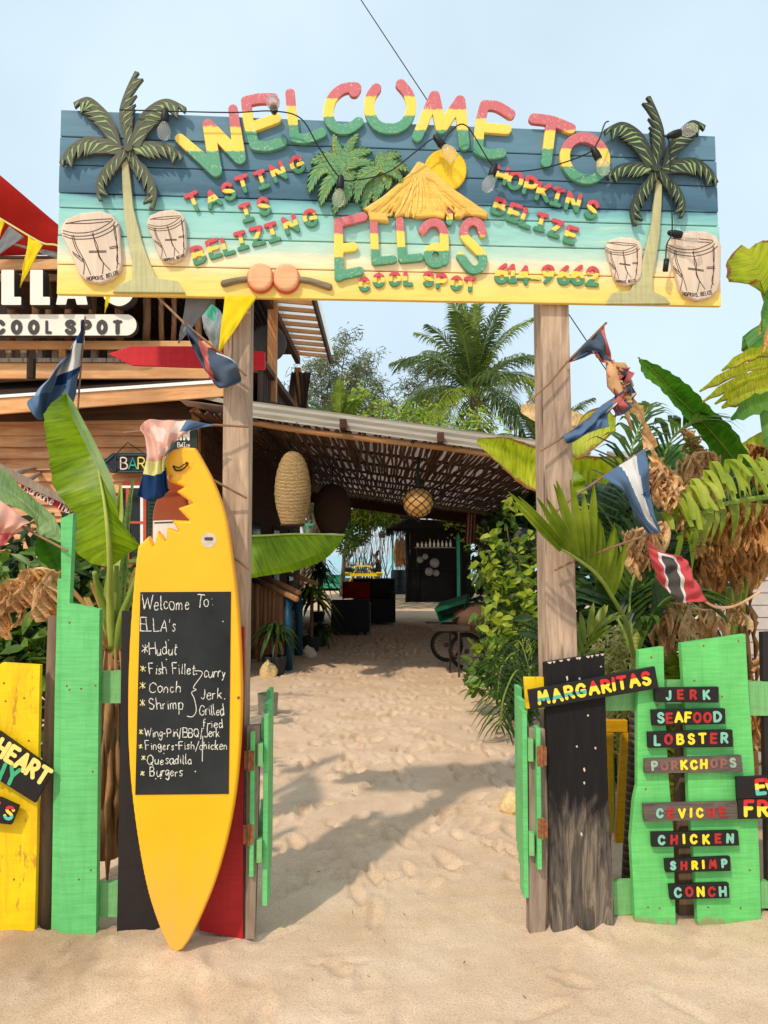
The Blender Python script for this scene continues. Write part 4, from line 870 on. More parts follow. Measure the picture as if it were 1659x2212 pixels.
# left: HEART / NY board and the ..ES board
hb = thing('plaque', 'black board reading HEART and NY nailed aslant over the yellow plank', 'sign', Q(40, 1720, .06), PG)
b = MB(); plank(b, [(-90, 1536), (0, 1582), (114, 1664), (76, 1735), (-60, 1650), (-110, 1600)], 0.06, 0.022); b.build('board', M['black_x'], hb, bevel=0.002)
ln = MB()
for txt, p, h_, an, hw_, mi in (('HEART', (22, 1626), 43, 0.56, 4.6, 0), ('NY', (6, 1664), 44, 0.4, 4.2, 1)):
    pts = {'HEART': [(4, 1616), (27, 1630), (50, 1645), (72, 1660), (94, 1675)], 'NY': [(-4, 1664), (27, 1676)]}[txt]
    for ch, q in zip(txt, pts): cutout(ln, stroke_field(layc(ch, q[0], q[1], h_ - 2 * hw_, an, 0.82), hw_, 1.3), lambda u, v: Q(u, v, 0.0613), N, 0.0013, 0, 0, mi, uvf=lambda p, q: (p / 50, (1690 - q) / 36))
ln.build('lettering', [plain('letter_cream', srgb(246, 216, 120), .55, .12, 40), M['l_mint']], hb)
eb = thing('plaque', 'small black board ending in ES low on the yellow plank', 'sign', Q(15, 1800, .06), PG)
b = MB(); plank(b, [(-60, 1712), (0, 1724), (40, 1742), (24, 1782), (-60, 1772)], 0.06, 0.02); b.build('board', M['black_x'], eb, bevel=0.002)
ln = MB()
for ch, u, v in (('E', -12, 1744), ('S', 20, 1756)): cutout(ln, stroke_field(layc(ch, u, v, 25, 0.3, 1.1), 3.4, 1.25), lambda u, v: Q(u, v, 0.0613), N, 0.0013, 0, 0, 0, uvf=lambda p, q: (p / 50, (1774 - q) / 36))
ln.build('lettering', M['tri_f'], eb)

# ================================================================== the surfboard
def surf_mat():
    m, t, bb = _new('surfboard_resin')
    n = _noise(t, 3, 4, 0.5); r = _ramp(t, n.outputs[0], [(0.3, srgb(252, 174, 10)), (0.7, srgb(255, 185, 14))])
    tc = _n(t, 'ShaderNodeTexCoord'); sp = _n(t, 'ShaderNodeSeparateXYZ'); t.links.new(tc.outputs['Object'], sp.inputs[0])
    s = _noise(t, 16, 6, 0.7, (1, 1, 0.12)); ad = _n(t, 'ShaderNodeMath', operation='MULTIPLY_ADD'); ad.inputs[1].default_value = 0.75
    t.links.new(s.outputs[0], ad.inputs[0]); t.links.new(sp.outputs[2], ad.inputs[2])
    wr_ = _ramp(t, ad.outputs[0], [(0.35, (0.75, 0.75, 0.75, 1)), (0.5, (0.5, 0.5, 0.5, 1)), (0.78, (0, 0, 0, 1))])          # abrasion near the nose in the sand
    c = _mix(t, wr_.outputs[0], r.outputs[0], srgb(226, 168, 84)); sc_ = _noise(t, 26, 7, .75, (.5, 1, 1), dist=2); sr_ = _ramp(t, sc_.outputs[0], [(.62, (0, 0, 0)), (.74, (.22, .22, .22))]); c = _mix(t, sr_.outputs[0], c, srgb(176, 120, 30))
    k = _noise(t, 9, 8, 0.8); kr = _ramp(t, k.outputs[0], [(0.24, (1, 1, 1, 1)), (0.26, (0, 0, 0, 1))]); c = _mix(t, kr.outputs[0], c, srgb(190, 130, 40))
    t.links.new(c, bb.inputs['Base Color']); bb.inputs['Roughness'].default_value = 0.28; bb.inputs['Specular IOR Level'].default_value = 0.5; return m
OUT = [(377, 974), (400, 968), (425, 970)] + [tuple(p) for p in cat([(425, 970), (439, 993), (466, 1045), (490, 1113), (504, 1196), (516, 1295), (524, 1420), (525, 1540), (516, 1680), (498, 1790), (471, 1890), (441, 1965), (417, 2015), (400, 2040)], 4)][1:] + [(386, 2047)] + \
      [tuple(p) for p in cat([(371, 2040), (350, 1995), (325, 1920), (305, 1820), (288, 1690), (281, 1560), (283, 1430), (289, 1320), (298, 1220), (303, 1180)], 4)] + \
      [(326, 1158), (337, 1180), (344.7, 1146), (363, 1168), (365, 1139), (389, 1148), (374, 1124), (413, 1125.5), (387, 1099), (418.5, 1088.5), (384, 1064), (400, 1054), (367, 1041), (374, 1029), (358, 1027.5), (360, 1000)]
soff = lambda v: 0.075 + 0.07 * (v - 970) / 1073
splace = lambda u, v: Q(u, v, soff(v))
surf = thing('surfboard', 'yellow surfboard with a jagged bite and a black chalkboard menu', 'surfboard', Q(386, 2043, 0.14))
b = MB(); cutout(b, poly_field(OUT, 2.4), splace, N, 0.045, 0.02, 6); b.build('board', surf_mat(), surf, smooth=False)
b = MB(); b.prism([Q(u, v, soff(v) + 0.0475) for u, v in ((303, 1279), (499, 1278), (494, 1715), (292, 1717))], -N * 0.0018); b.build('chalkboard', plain('chalkboard', srgb(44, 46, 47), 0.8, 0.38, 4, 0.1, spec=.15, detail=9), surf)
ck = MB(); random.seed(21)
def chalk(txt, u, v, h_, uend, ang=0.0, mi=0, th=1.05):
    nat = sum((FONT['I.' if c == 'i' else c][0] * 0.95 + 0.16) * h_ for c in txt) - 0.16 * h_; ws = (uend - u) / nat
    for ch in txt:
        ch = 'I.' if ch == 'i' else ch; wd = FONT[ch][0] * 0.95 * h_ * ws; _, st = lay(ch, u, v + random.uniform(-1.3, 1.3), h_ * random.uniform(.86, 1.12), ang + random.uniform(-.12, .12), 0.95 * ws * random.uniform(.9, 1.1))
        for s in st:
            pts = []
            for a, c in zip(s[:-1], s[1:]):
                k = max(1, int(math.hypot(c[0] - a[0], c[1] - a[1]) / 3))
                pts += [(a[0] + (c[0] - a[0]) * i / k, a[1] + (c[1] - a[1]) * i / k) for i in range(k)]
            pts.append(s[-1])
            ck.tube([Q(p[0] + random.uniform(-.5, .5), p[1] + random.uniform(-.5, .5), soff(p[1]) + 0.0478) for p in pts], [PX * th * random.uniform(0.4, 1.1) for _ in pts], 5, mi)
        u += wd + 0.16 * h_ * ws
for a in (('Welcome', 306, 1317, 31, 410), ('To', 424, 1311, 27, 450), (':', 458, 1309, 24, 461), ("ELLA's", 303, 1363, 28, 379), ('*', 306, 1413, 24, 317), ('Hudut', 323, 1415, 26, 382),
          ('*', 302, 1452, 19, 313), ('Fish Fillet', 323, 1456, 24, 421), ('*', 302, 1490, 20, 313), ('Conch', 322, 1496, 23, 390), ('*', 302, 1529, 20, 313), ('Shrimp', 323, 1533, 25, 396), ('curry', 441, 1464, 24, 487),
          ('Jerk', 434, 1510, 24, 478), ('Grilled', 431, 1545, 23, 484), ('fried', 438, 1572, 20, 482), ('*', 300, 1589, 15, 308), ('Wing-Pin/BBQ/Jerk', 313, 1592, 19, 474), ('*', 301, 1618, 15, 309), ('Fingers-Fish/chicken', 315, 1619, 19, 491),
          ('*', 306, 1645, 17, 316), ('Quesadilla', 318, 1651, 21, 414), ('*', 303, 1677, 17, 313), ('Burgers', 324, 1677, 22, 394)):
    chalk(*a, mi=1 if a[0] == '*' and a[2] > 1440 else 0)
for l in ([(420, 1449), (434, 1450), (436, 1458), (418, 1484), (424, 1490), (414, 1496), (420, 1510), (424, 1535), (416, 1548), (404, 1547)], [(438, 1590), (437, 1645)]):
    ck.tube([Q(p[0], p[1], soff(p[1]) + 0.0478) for p in cat(l, 6)], PX * 0.8, 5, 0)
for _ in range(14):
    u, v = random.uniform(310, 490), random.uniform(1290, 1705); ck.tube([Q(u, v, soff(v) + .0478), Q(u + 2, v + 1, soff(v) + .0478)], PX * random.uniform(.5, 1.2), 5, 0)
ck.build('chalk_writing', [plain('white_chalk', srgb(226, 222, 210), 0.95, 0.15, 80), plain('yellow_chalk', srgb(236, 222, 150), 0.95, 0.15, 80)], surf)
b = MB(); cutout(b, stroke_field([[(451, 1167), (451.1, 1167)]], 16, 1.5), lambda u, v: Q(u, v, soff(v) + 0.0455), N, 0.0012, 0, 0, 0); cutout(b, stroke_field([[(445, 1164), (457, 1164)]], 3.6, 1), lambda u, v: Q(u, v, soff(v) + 0.0468), N, 0.001, 0, 0, 1)
b.build('round_sticker', [plain('sticker', srgb(196, 186, 172), .6, .2, 30), plain('sticker_dark', srgb(84, 60, 54), .6, .1)], surf)
b = MB(); b.tube([Q(u, v, soff(v) + 0.055) for u, v in cat([(374, 1006), (380, 1016), (394, 1014), (404, 1004), (402, 998)], 5)], 0.0035, 6); b.tube([Q(u, v, soff(v) + 0.06) for u, v in cat([(374, 1006), (386, 1010), (400, 1002), (408, 1000)], 5)], 0.0025, 6)
b.build('rope_loop', M['cable'], surf)
for u, v in ((302, 1486), (527 - 12, 1507)):
    b = MB(); b.lathe([(0.006, 0), (0.006, 0.003), (0.002, 0.004)], Q(u, v, soff(v) + 0.044), 10, 0, N); b.build('screw', M['rust'], surf)
# ================================================================== the two storey bar on the left
M['pine'] = wood('pine_siding', srgb(176, 104, 60), srgb(236, 184, 134), 'x', 12, crack=srgb(74, 40, 24), rough=0.65)
M['beam'] = wood('pine_beam', srgb(190, 128, 78), srgb(236, 184, 132), 'x', 14, crack=srgb(110, 62, 36), rough=0.65)
M['beam_y'] = wood('pine_rafter', srgb(186, 112, 50), srgb(222, 154, 84), 'y', 14, crack=srgb(110, 62, 36), rough=0.65)
M['beam_z'] = wood('pine_stud', srgb(160, 100, 56), srgb(206, 150, 98), 'z', 14, crack=srgb(100, 58, 34), rough=0.65)
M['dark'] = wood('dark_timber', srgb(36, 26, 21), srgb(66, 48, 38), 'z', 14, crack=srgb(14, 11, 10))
M['dark_x'] = wood('dark_timber_boards', srgb(54, 36, 26), srgb(98, 66, 46), 'x', 12, crack=srgb(18, 13, 11))
M['log'] = wood('peeled_log', srgb(96, 66, 46), srgb(156, 112, 80), 'z', 18, crack=srgb(44, 30, 22))
M['white'] = plain('white_enamel', srgb(238, 228, 214), 0.5, 0.06, 6, 0.05)
M['white_trim'] = plain('white_flashing', srgb(240, 238, 234), 0.5, 0.05, 20, 0.05)
M['sign_grey'] = plain('sign_return', srgb(66, 62, 60), 0.5, 0.12)
M['metal'] = plain('galvanised_sheet', srgb(158, 149, 134), 0.55, 0.18, 6, 0.1, (0.3, 3, 3))
M['glass_dark'] = plain('dark_window', srgb(16, 17, 18), 0.12, 0.2, 5, 0, spec=0.5)
M['win_red'] = paint('orange_red_frame', srgb(206, 86, 56), 'z', chip=srgb(160, 90, 60), chips=0.25)
M['red_fabric'] = cloth('red_canopy_cloth', srgb(190, 42, 34), 0.3, 0.12, 60)
M['teal'] = paint('teal_paint', srgb(60, 160, 130), 'z', chip=srgb(50, 100, 84), chips=0.26)
M['blue'] = paint('blue_paint', srgb(20, 76, 104), 'z', chip=srgb(60, 80, 84), chips=0.28, dirt=0.35)
WY = 9.0
def fp(mb, pts, Y, dep=0.05, mi=0): mb.prism([P(u, v, Y) for u, v in pts], (0, dep, 0), mi)
def rect(u0, v0, u1, v1): return [(u0, v0), (u1, v0), (u1, v1), (u0, v1)]
bar = thing('beach_bar_building', 'two storey timber bar with clapboard wall and upper deck', 'building', P(210, 1480, WY + 2))
bar.location.z = 0
# lap siding, each course its own board
b = MB(); v = 890; k = 0
while v < 1490:
    h_ = 25.5; b.prism([P(-160, v, WY - 0.012), P(418, v, WY - 0.012), P(418, v + h_, WY - 0.052), P(-160, v + h_, WY - 0.052)], (0, 0.012, 0), 0); v += h_ - 0.6; k += 1
b.build('clapboard_wall', M['pine'], bar)
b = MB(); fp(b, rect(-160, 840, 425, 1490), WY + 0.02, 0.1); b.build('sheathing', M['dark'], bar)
b = MB(); fp(b, rect(414, 876, 430, 1490), WY - 0.06, 0.1); b.build('corner_board', M['beam_z'], bar)
b = MB(); fp(b, rect(395, 862, 440, 880), WY - 0.10, 0.1); fp(b, [(-160, 880), (415, 868), (415, 905), (-160, 915)], WY - 0.045, 0.03); b.build('soffit_board', M['dark_x'], bar)
# side wall, receding
b = MB(); b.box((-2.22, WY + 0.03, 0), (-2.14, 19.5, 3.9)); 
for z in np.arange(0.2, 3.4, 0.2): b.box((-2.139, WY + 0.03, z), (-2.125, 19.5, z + 0.19))
b.build('side_wall', M['dark_x'], bar)
for y in (10.0, 12.2, 14.6, 17): 
    b = MB(); b.box((-2.12, y, 0.9), (-2.10, y + 0.9, 2.1)); wf = b.build('window', M['dark'], bar)
    b = MB(); b.box((-2.099, y + 0.07, 0.97), (-2.095, y + 0.83, 2.03)); b.build('pane', M['glass_dark'], wf)
# red framed window
b = MB()
for r4 in (rect(262, 1040, 330, 1049), rect(272, 1049, 279, 1212), rect(309, 1049, 316, 1212), rect(279, 1126, 309, 1131), rect(262, 1208, 330, 1216)): fp(b, r4, WY - 0.09, 0.05)
wf = b.build('window', M['win_red'], bar)
b = MB(); fp(b, rect(262, 1049, 330, 1054), WY - 0.095, 0.03); fp(b, rect(303, 1054, 309, 1208), WY - 0.08, 0.03); b.build('trim', M['white_trim'], wf)
b = MB(); fp(b, rect(258, 1052, 304, 1208), WY - 0.065, 0.02); b.build('pane', M['glass_dark'], wf)
b = MB(); fp(b, rect(318, 1052, 372, 1216), WY - 0.085, 0.03)
for v in np.arange(1060, 1212, 8): fp(b, rect(322, v, 368, v + 5), WY - 0.1, 0.012)
b.build('shutter', paint('green_shutter', srgb(36, 66, 54), 'x', chips=0.2), bar)
# decks and fascias
def bb(name, rects, Y, dep, mat, bevel=0.006):
    b = MB()
    for q in rects: fp(b, q, Y, dep)
    return b.build(name, M[mat], bar, bevel=bevel)
bb('lower_fascia', [[(-160, 872), (485, 827), (485, 856), (-160, 906)]], WY - 0.5, 0.05, 'beam')
bb('white_flashing', [[(-160, 864), (500, 818), (500, 825), (-160, 870)]], WY - 0.52, 0.06, 'white_trim', 0)
b = MB(); b.prism([P(-160, 870, WY - 0.48), P(490, 824, WY - 0.48), P(490, 800, WY + 0.1), P(-160, 835, WY + 0.1)], (0, 0, -0.03)); b.build('lean_to_roof', M['dark'], bar)
bb('deck_beam', [rect(-160, 784, 452, 818)], WY - 0.25, 0.07, 'beam')
bb('beam_bracket', [rect(452, 786, 478, 824)], WY - 0.2, 0.07, 'white_trim')
b = MB()
for u in np.arange(-160, 470, 30): fp(b, rect(u, 773, u + 28.6, 782), WY - 0.28, 0.7)
b.build('deck_boards', M['grey_wood'], bar, bevel=0.004)
bb('lower_rail', [rect(-160, 736, 470, 754)], WY - 0.25, 0.05, 'beam')
bb('rail_stud', [rect(126, 754, 141, 773)], WY - 0.24, 0.06, 'beam_z')
bb('upper_rail', [rect(-160, 588, 470, 606)], WY - 0.22, 0.05, 'beam')
for u in (12, 44, 78, 112, 196, 232, 262): b = MB(); fp(b, rect(u, 754, u + 13, 774), WY - 0.12, 0.08); b.build('joist_end', M['grey_wood'], bar)
for u, r_ in ((-20, .05), (25, .05), (78, .05), (108, .045), (150, .05), (200, .045), (258, .05), (317, 0.045), (348, 0.032), (376, 0.03), (430, .04), (456, .04)):
    b = MB(); ctr = [P(u + random.uniform(-2, 2), v, WY - 0.13) for v in (590, 640, 690, 740)]; b.tube(ctr, [r_, r_ * 1.05, r_ * .97, r_], 9, axis=(1, 0, 0)); b.build('baluster', M['log'], bar, smooth=True)
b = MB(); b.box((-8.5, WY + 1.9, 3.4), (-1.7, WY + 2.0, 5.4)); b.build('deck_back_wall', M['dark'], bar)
b = MB(); b.box((-5.2, WY - 0.2, 3.66), (-1.45, 19, 3.72)); b.build('deck_floor', M['dark_x'], bar)
b = MB(); b.box((-5.2, WY - 0.2, 4.98), (-1.45, 13, 5.04)); b.build('deck_ceiling', M['dark_x'], bar)
bb('top_fascia', [[(-160, 562), (330, 556), (330, 578), (-160, 586)]], WY - 0.4, 0.05, 'beam')
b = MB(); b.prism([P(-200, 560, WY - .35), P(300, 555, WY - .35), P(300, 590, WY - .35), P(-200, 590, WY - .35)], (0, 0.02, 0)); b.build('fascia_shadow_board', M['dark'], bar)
# corner of the balcony with post, side rail and slatted eave
b = MB(); b.beam((-1.36, 9.25, 3.4), (-1.36, 9.25, 5.0), 0.11, 0.11, (0, 1, 0)); b.build('balcony_post', M['beam_z'], bar, bevel=0.006)
b = MB(); b.beam((-1.36, 12.0, 2.9), (-1.36, 12.0, 4.5), 0.1, 0.1, (0, 1, 0)); b.build('balcony_post', M['beam_z'], bar, bevel=0.006)
b = MB(); b.beam((-1.38, 8.5, 3.70), (-1.28, 12.1, 3.68), 0.10, 0.07); b.build('side_rail', M['dark_x'], bar)
b = MB(); b.beam((-1.42, 8.6, 3.3), (-1.33, 12.1, 3.28), 0.02, 0.72); 
for y in np.arange(8.6, 12, 0.16): b.beam((-1.385, y, 2.95), (-1.385, y, 3.66), 0.03, 0.11, (0, 1, 0))
b.build('side_screen', M['dark'], bar)
b = MB(); b.beam((-1.40, 8.0, 4.60), (-1.33, 11.75, 4.55), 0.07, 0.10); b.build('eave_beam', M['dark_x'], bar)
for i, y in enumerate(np.arange(8.3, 11.75, 0.31)):
    b = MB(); b.beam((-1.36, y, 4.66), (-0.85, y - 0.05, 4.60), 0.045, 0.052); b.build('rafter', M['beam'], bar, bevel=0.004)
b = MB(); b.beam((-0.84, 8.0, 4.62), (-0.83, 11.75, 4.57), 0.035, 0.13); b.build('eave_fascia', M['dark_x'], bar)
m_, t_, b_ = _new('clear_roof_sheet'); b_.inputs['Base Color'].default_value = srgb(226, 230, 228); b_.inputs['Roughness'].default_value = 0.4
tr_ = _n(t_, 'ShaderNodeBsdfTranslucent'); tr_.inputs[0].default_value = srgb(240, 242, 240); ms_ = _n(t_, 'ShaderNodeMixShader'); ms_.inputs[0].default_value = 0.7
t_.links.new(b_.outputs[0], ms_.inputs[1]); t_.links.new(tr_.outputs[0], ms_.inputs[2]); t_.links.new(ms_.outputs[0], t_.nodes['Material Output'].inputs[0]); M['clear_roof'] = m_
def corr(mb, y0, y1, x0, z0, x1, z1, n, amp, along='y'):
    rows = []
    for i in range(n + 1):
        t = i / n; zz_ = amp * math.sin(i * math.pi / 2 * 1.0)
        rows.append([(x0, y0 + (y1 - y0) * t, z0 + zz_), (x1, y0 + (y1 - y0) * t, z1 + zz_)])
    mb.grid(rows)
b = MB(); corr(b, 8.0, 11.8, -1.40, 4.735, -0.78, 4.66, 160, 0.012); b.build('roof_sheet', M['clear_roof'], bar, recalc=False)
b = MB(); random.seed(5)
for k in range(46):
    x = -3.6 + k * 0.048; b.tube([(x, 8.4, 4.72 + random.uniform(-.01, .01)), (x + random.uniform(-.02, .02), 10, 4.70), (x, 11.7, 4.66)], 0.017, 5)
b.build('stick_ceiling', M['dark'], bar)
b = MB(); rows = []
for i in range(13):
    t = i / 12; rows.append([(-1.30 + 0.05 * math.sin(s * 3 + i * .5) + s * 0.15, 11.95 + 0.06 * math.sin(s * 19 + t * 2), 4.42 - 1.75 * t) for s in np.linspace(-1, 1.0, 14)])
b.grid(rows); b.build('drop_curtain', cloth('brown_curtain', srgb(88, 68, 58), 0.15), bar, smooth=True, recalc=False)
b = MB(); b.lathe([(0.02, -.02), (0.2, -.01), (0.23, 0.03), (0.235, 0.1), (0.2, 0.12), (0.02, 0.12)], P(578, 745, 9.6), 20, 0, (0.25, -1, 0)); b.build('satellite_dish', M['sign_grey'], bar, smooth=True)
b = MB(); b.tube([(-3.9, 8.4, 3.5), (-3.9, 8.4, 3.72)], 0.05, 8); b.build('post_cap', M['dark'], bar)

# red shade sail roof above the deck
can = MB(); rows = []
for i in range(9):
    t = i / 8; a, c = np.array(P(-330, 330, 7.6)), np.array(P(-330, 548, 8.4)); e, g = np.array(P(0, 379, 8.2)), np.array(P(0, 552, 8.5)); h_, k_ = np.array(P(200, 548, 8.7)), np.array(P(200, 556, 8.7))
    row = []
    for j in range(15):
        s = j / 14
        if s < 0.5: p = (a * (1 - s * 2) + e * s * 2) * (1 - t) + (c * (1 - s * 2) + g * s * 2) * t
        else: q = (s - .5) * 2; p = (e * (1 - q) + h_ * q) * (1 - t) + (g * (1 - q) + k_ * q) * t
        p = p + np.array([0, -0.25 * math.sin(math.pi * t) * (1 - s) + 0.03 * math.sin(9 * s + 4 * t), 0.05 * math.sin(t * 3)])
        row.append(tuple(p))
    rows.append(row)
can.grid(rows); tag(can.build('canopy', M['red_fabric'], smooth=True, recalc=False, solid=0.01), 'red cloth canopy sloping over the upper deck at left', 'canopy')

# ------------------------------------------------------------------ signs on the building
sg = thing('bar_name_sign', "white channel letters spelling ELLA'S over the deck rail", 'sign', P(160, 668, WY - .45))
def chan(strokes, sq=True, hw=13.5):
    b = MB(); cutout(b, stroke_field([s for s in strokes], hw, 2.2, sq), lambda u, v: P(u, v, WY - 0.45), (0, -1, 0), 0.16, 0, 0, 0, side=1); b.build('letter', [M['white'], M['sign_grey']], sg)
L_ = lambda x: [[(x + 13.5, 594), (x + 13.5, 668)], [(x, 660), (x + 42, 660)]]
chan([( s, h, h) for s, h in zip(L_(18), (13.5, 8.5))]); chan([(s, h, h) for s, h in zip(L_(79), (13.5, 8.5))])
b = MB(); cutout(b, poly_field([(152, 572), (182, 572), (201, 668), (178, 668), (175, 655), (158, 655), (155, 668), (134, 668)], 1.8), lambda u, v: P(u, v, WY - 0.45), (0, -1, 0), 0.16, 0, 0, 0, side=1); b.build('letter', [M['white'], M['sign_grey']], sg)
chan([[tuple(p) for p in cat([(290, 590), (268, 578), (248, 590), (252, 612), (280, 628), (286, 648), (268, 660), (246, 650)], 5)]], False, 11)
cs_ = thing('cool_spot_sign', 'white rounded board reading COOL SPOT in dark block letters', 'sign', P(140, 735, WY - .4))
b = MB(); cutout(b, stroke_field([[(-60, 707), (278, 707)]], 22.5, 2.2, False), lambda u, v: P(u, v, WY - 0.42), (0, -1, 0), 0.09, 0, 0, 0, side=1); b.build('board', [M['white'], M['sign_grey']], cs_)
ln = MB()
for ch, u0, u1 in (('C', -16, 12), ('O', 23, 49), ('O', 60, 86), ('L', 96, 114), ('S', 139, 165), ('P', 174, 199), ('O', 208, 233), ('T', 242, 266)):
    wd, st = glyph(ch); hw_ = 4.0; S = []
    for s in st: S.append([(u0 + hw_ + 1 + x / max(wd, .01) * (u1 - u0 - 2 * hw_ - 2), 718.5 - y * 23.5) for x, y in s])
    S = [(s, (4.6 if abs(s[0][0] - s[-1][0]) < 3 or ch in 'OCS' else 3.0),) * 1 for s in S]
    S = [(s[0], s[1], s[1]) for s in S]
    cutout(ln, stroke_field(S, hw_, 1.0), lambda u, v: P(u, v, WY - 0.513), (0, -1, 0), 0.004, 0, 0, 0)
ln.build('lettering', M['sign_grey'], cs_)
ap = MB(); fp(ap, [(233, 764), (285, 747), (422, 748), (572, 760), (572, 798), (430, 794), (285, 789)], 3.62, 0.02)
tag(ap.build('arrow_board', M['red_x'], bevel=0.002), 'red pointed plank aimed left behind the left post', 'sign')
# neon style BAR arrow
ba = thing('bar_arrow_sign', 'dark arrow shaped sign reading BAR in coloured tubing', 'sign', P(270, 1020, WY - .15))
b = MB(); cutout(b, poly_field([(223, 1000), (246, 980), (252, 980), (252, 988), (256, 979), (318, 980), (320, 1022), (256, 1022), (252, 1014), (252, 1022), (245, 1022)], 1.5), lambda u, v: P(u, v, WY - 0.14), (0, -1, 0), 0.05, 0, 0); b.build('board', plain('sign_black', srgb(38, 36, 36), .5, .15), ba)
b = MB(); b.tube([P(u, v, WY - 0.2) for u, v in [(226, 1000), (246, 983), (250, 984), (250, 992), (257, 990), (257, 983), (314, 983), (317, 990), (317, 1012), (312, 1019), (257, 1019), (257, 1010), (250, 1010), (250, 1018), (245, 1019), (226, 1000)]], 0.009, 6); b.build('border_tube', plain('blue_tube', srgb(40, 84, 104), .4), ba)
for ch, u, col in (('B', 268, srgb(236, 214, 200)), ('A', 287, srgb(70, 180, 150)), ('R', 306, srgb(240, 220, 110))):
    b = MB()
    for s in layc(ch, u, 1001, 25, 0, 0.95): b.tube([P(p[0], p[1], WY - 0.205) for p in s], 0.0085, 6)
    b.build('letter_tube', plain('tube_' + ch, col, .35, .05), ba)
b = MB(); b.tube([P(252, 980, WY - .16), P(276, 956, WY - .12), P(312, 980, WY - .16)], 0.006, 5); b.build('hanging_wire', M['cable'], ba)
# beer board with lettering
bs = thing('beer_sign', 'dark green board with white lettering ending KIN and Belize', 'sign', P(392, 972, WY - .2))
b = MB(); fp(b, rect(352, 928, 426, 972), WY - 0.2, 0.03); b.build('board', plain('bottle_green', srgb(44, 50, 42), .5, .1), bs)
ln = MB(); u = 366
for ch in 'IKIN':
    w_, st = lay(ch, u, 949, 15, 0, 0.95); cutout(ln, stroke_field(st, 2.6, .9), lambda u, v: P(u, v, WY - 0.201), (0, -1, 0), 0.006, 0, 0); u += w_ + 6.5
u = 384
for ch in 'Belize':
    w_, st = lay(ch, u, 966, 10, -0.05, 0.8)
    for s in st: ln.tube([P(p[0], p[1], WY - 0.207) for p in s], 0.0045, 4)
    u += w_ + 1.2
ln.build('lettering', M['white'], bs)
# bottle shaped board seen through the bite
bo = thing('bottle_sign', 'brown bottle shaped board with white label behind the surfboard bite', 'sign', Q(365, 2000, -0.12))
b = MB(); cutout(b, poly_field([tuple(p) for p in cat([(374, 1010), (398, 1016), (400, 1050), (408, 1090), (412, 1150), (412, 1300), (328, 1300), (330, 1150), (336, 1092), (356, 1052), (366, 1030)], 4, True)], 2.5), lambda u, v: Q(u, v, -0.1), N, 0.02, 0.006, 3); b.build('board', plain('bottle_brown', srgb(150, 72, 38), .35, .3, 5, .05), bo)
b = MB(); fp_ = [(331, 1125), (380, 1123), (411, 1140), (411, 1250), (329, 1250)]; b.prism([Q(u, v, -0.077) for u, v in fp_], -N * 0.002); b.build('label', M['white'], bo)
ln = MB(); u = 340
for ch in 'BEL':
    w_, st = lay(ch, u, 1187, 16, 0, .9); cutout(ln, stroke_field(st, 2.6, 1.0), lambda u, v: Q(u, v, -0.0765), N, 0.002, 0, 0); u += w_ + 6
b = ln; b.prism([Q(u, v, -0.0755) for u, v in [(333, 1128), (380, 1126), (408, 1142), (408, 1145), (380, 1129), (333, 1131)]], -N * 0.001); b.build('lettering', M['sign_grey'], bo)
b = MB(); plank(b, [(344, 1300), (396, 1300), (396, 2030), (344, 2030)], -0.1, 0.02); b.build('stake', M['brown_wood'], bo)
# karaoke board
kb = thing('karaoke_sign', 'slanted red board lettered KARAOKE THURSDAY under a pale plank', 'sign', P(90, 1040, 5.2))
b = MB(); fp(b, [(-70, 965), (0, 1002), (178, 1094), (178, 1107), (0, 1024), (-70, 990)], 5.2, 0.04); b.build('pale_plank', M['grey_wood'], kb)
b = MB(); fp(b, [(44, 1030), (52, 1032), (210, 1114), (205, 1142), (46, 1056)], 5.24, 0.02); b.build('board', paint('red_board', srgb(206, 28, 40), 'x', chips=.2), kb)
ln = MB(); u, v = 51, 1060.0
for ch in 'KaraoKe Thursday':
    w_, st = lay(ch, u, v, 21, 0.47, 0.8)
    for s in st: ln.tube([P(p[0], p[1], 5.233) for p in s], 0.0045, 5)
    u += (w_ + 2.2) * 0.89; v += (w_ + 2.2) * 0.455
ln.build('lettering', M['white'], kb)
for i, pts in enumerate(([(35, 1022), (60, 1015), (95, 1008), (115, 1000)], [(60, 1037), (80, 1026), (92, 1018), (100, 1008)])):
    b = MB(); b.tube([P(u, v, 6.2 + .4 * q) for q, (u, v) in enumerate(cat(pts, 5))], [0.03 - 0.0012 * q for q in range(16)], 7); tag(b.build('driftwood_branch', M['grey_wood'], smooth=True), ['long bleached driftwood branch against the clapboard wall', 'short bleached fork of driftwood under the longer branch'][i], 'branch', 'driftwood branches')

# ================================================================== the long lath roof over the passage
lr = thing('passage_roof', 'long lean-to roof of sheet metal over a lath ceiling above the sandy passage', 'roof', (0.1, 12, 0))
EY = 8.5
def zr(x): return 3.06 - 0.137 * (x + 1.45)             # roof height across the passage
b = MB(); rows = []
for i in range(11):                                     # sheet metal eave band, ribs along its length
    t = i / 10; rows.append([(x, EY - 0.06 + 0.010 * math.sin(i * 1.57) + 0.05 * (1 - t), zr(x) + 0.20 - 0.19 * t) for x in np.linspace(-1.72, 2.2, 20)])
b.grid(rows); b.build('eave_flashing', M['metal'], lr, recalc=False)
b = MB(); b.beam(P(416, 852, 8.6), P(490, 868, 8.5), .03, .05); b.build('side_flashing', M['metal'], lr)
b = MB(); b.tube([(x, EY + 0.02 + 0.01 * math.sin(x * 4), zr(x) - 0.035 + 0.012 * math.sin(x * 2.3)) for x in np.linspace(-1.7, 2.15, 24)], 0.036, 8); b.build('eave_log', wood('eave_log', srgb(150, 100, 60), srgb(206, 156, 108), 'x', 14, crack=srgb(80, 50, 30)), lr, smooth=True)
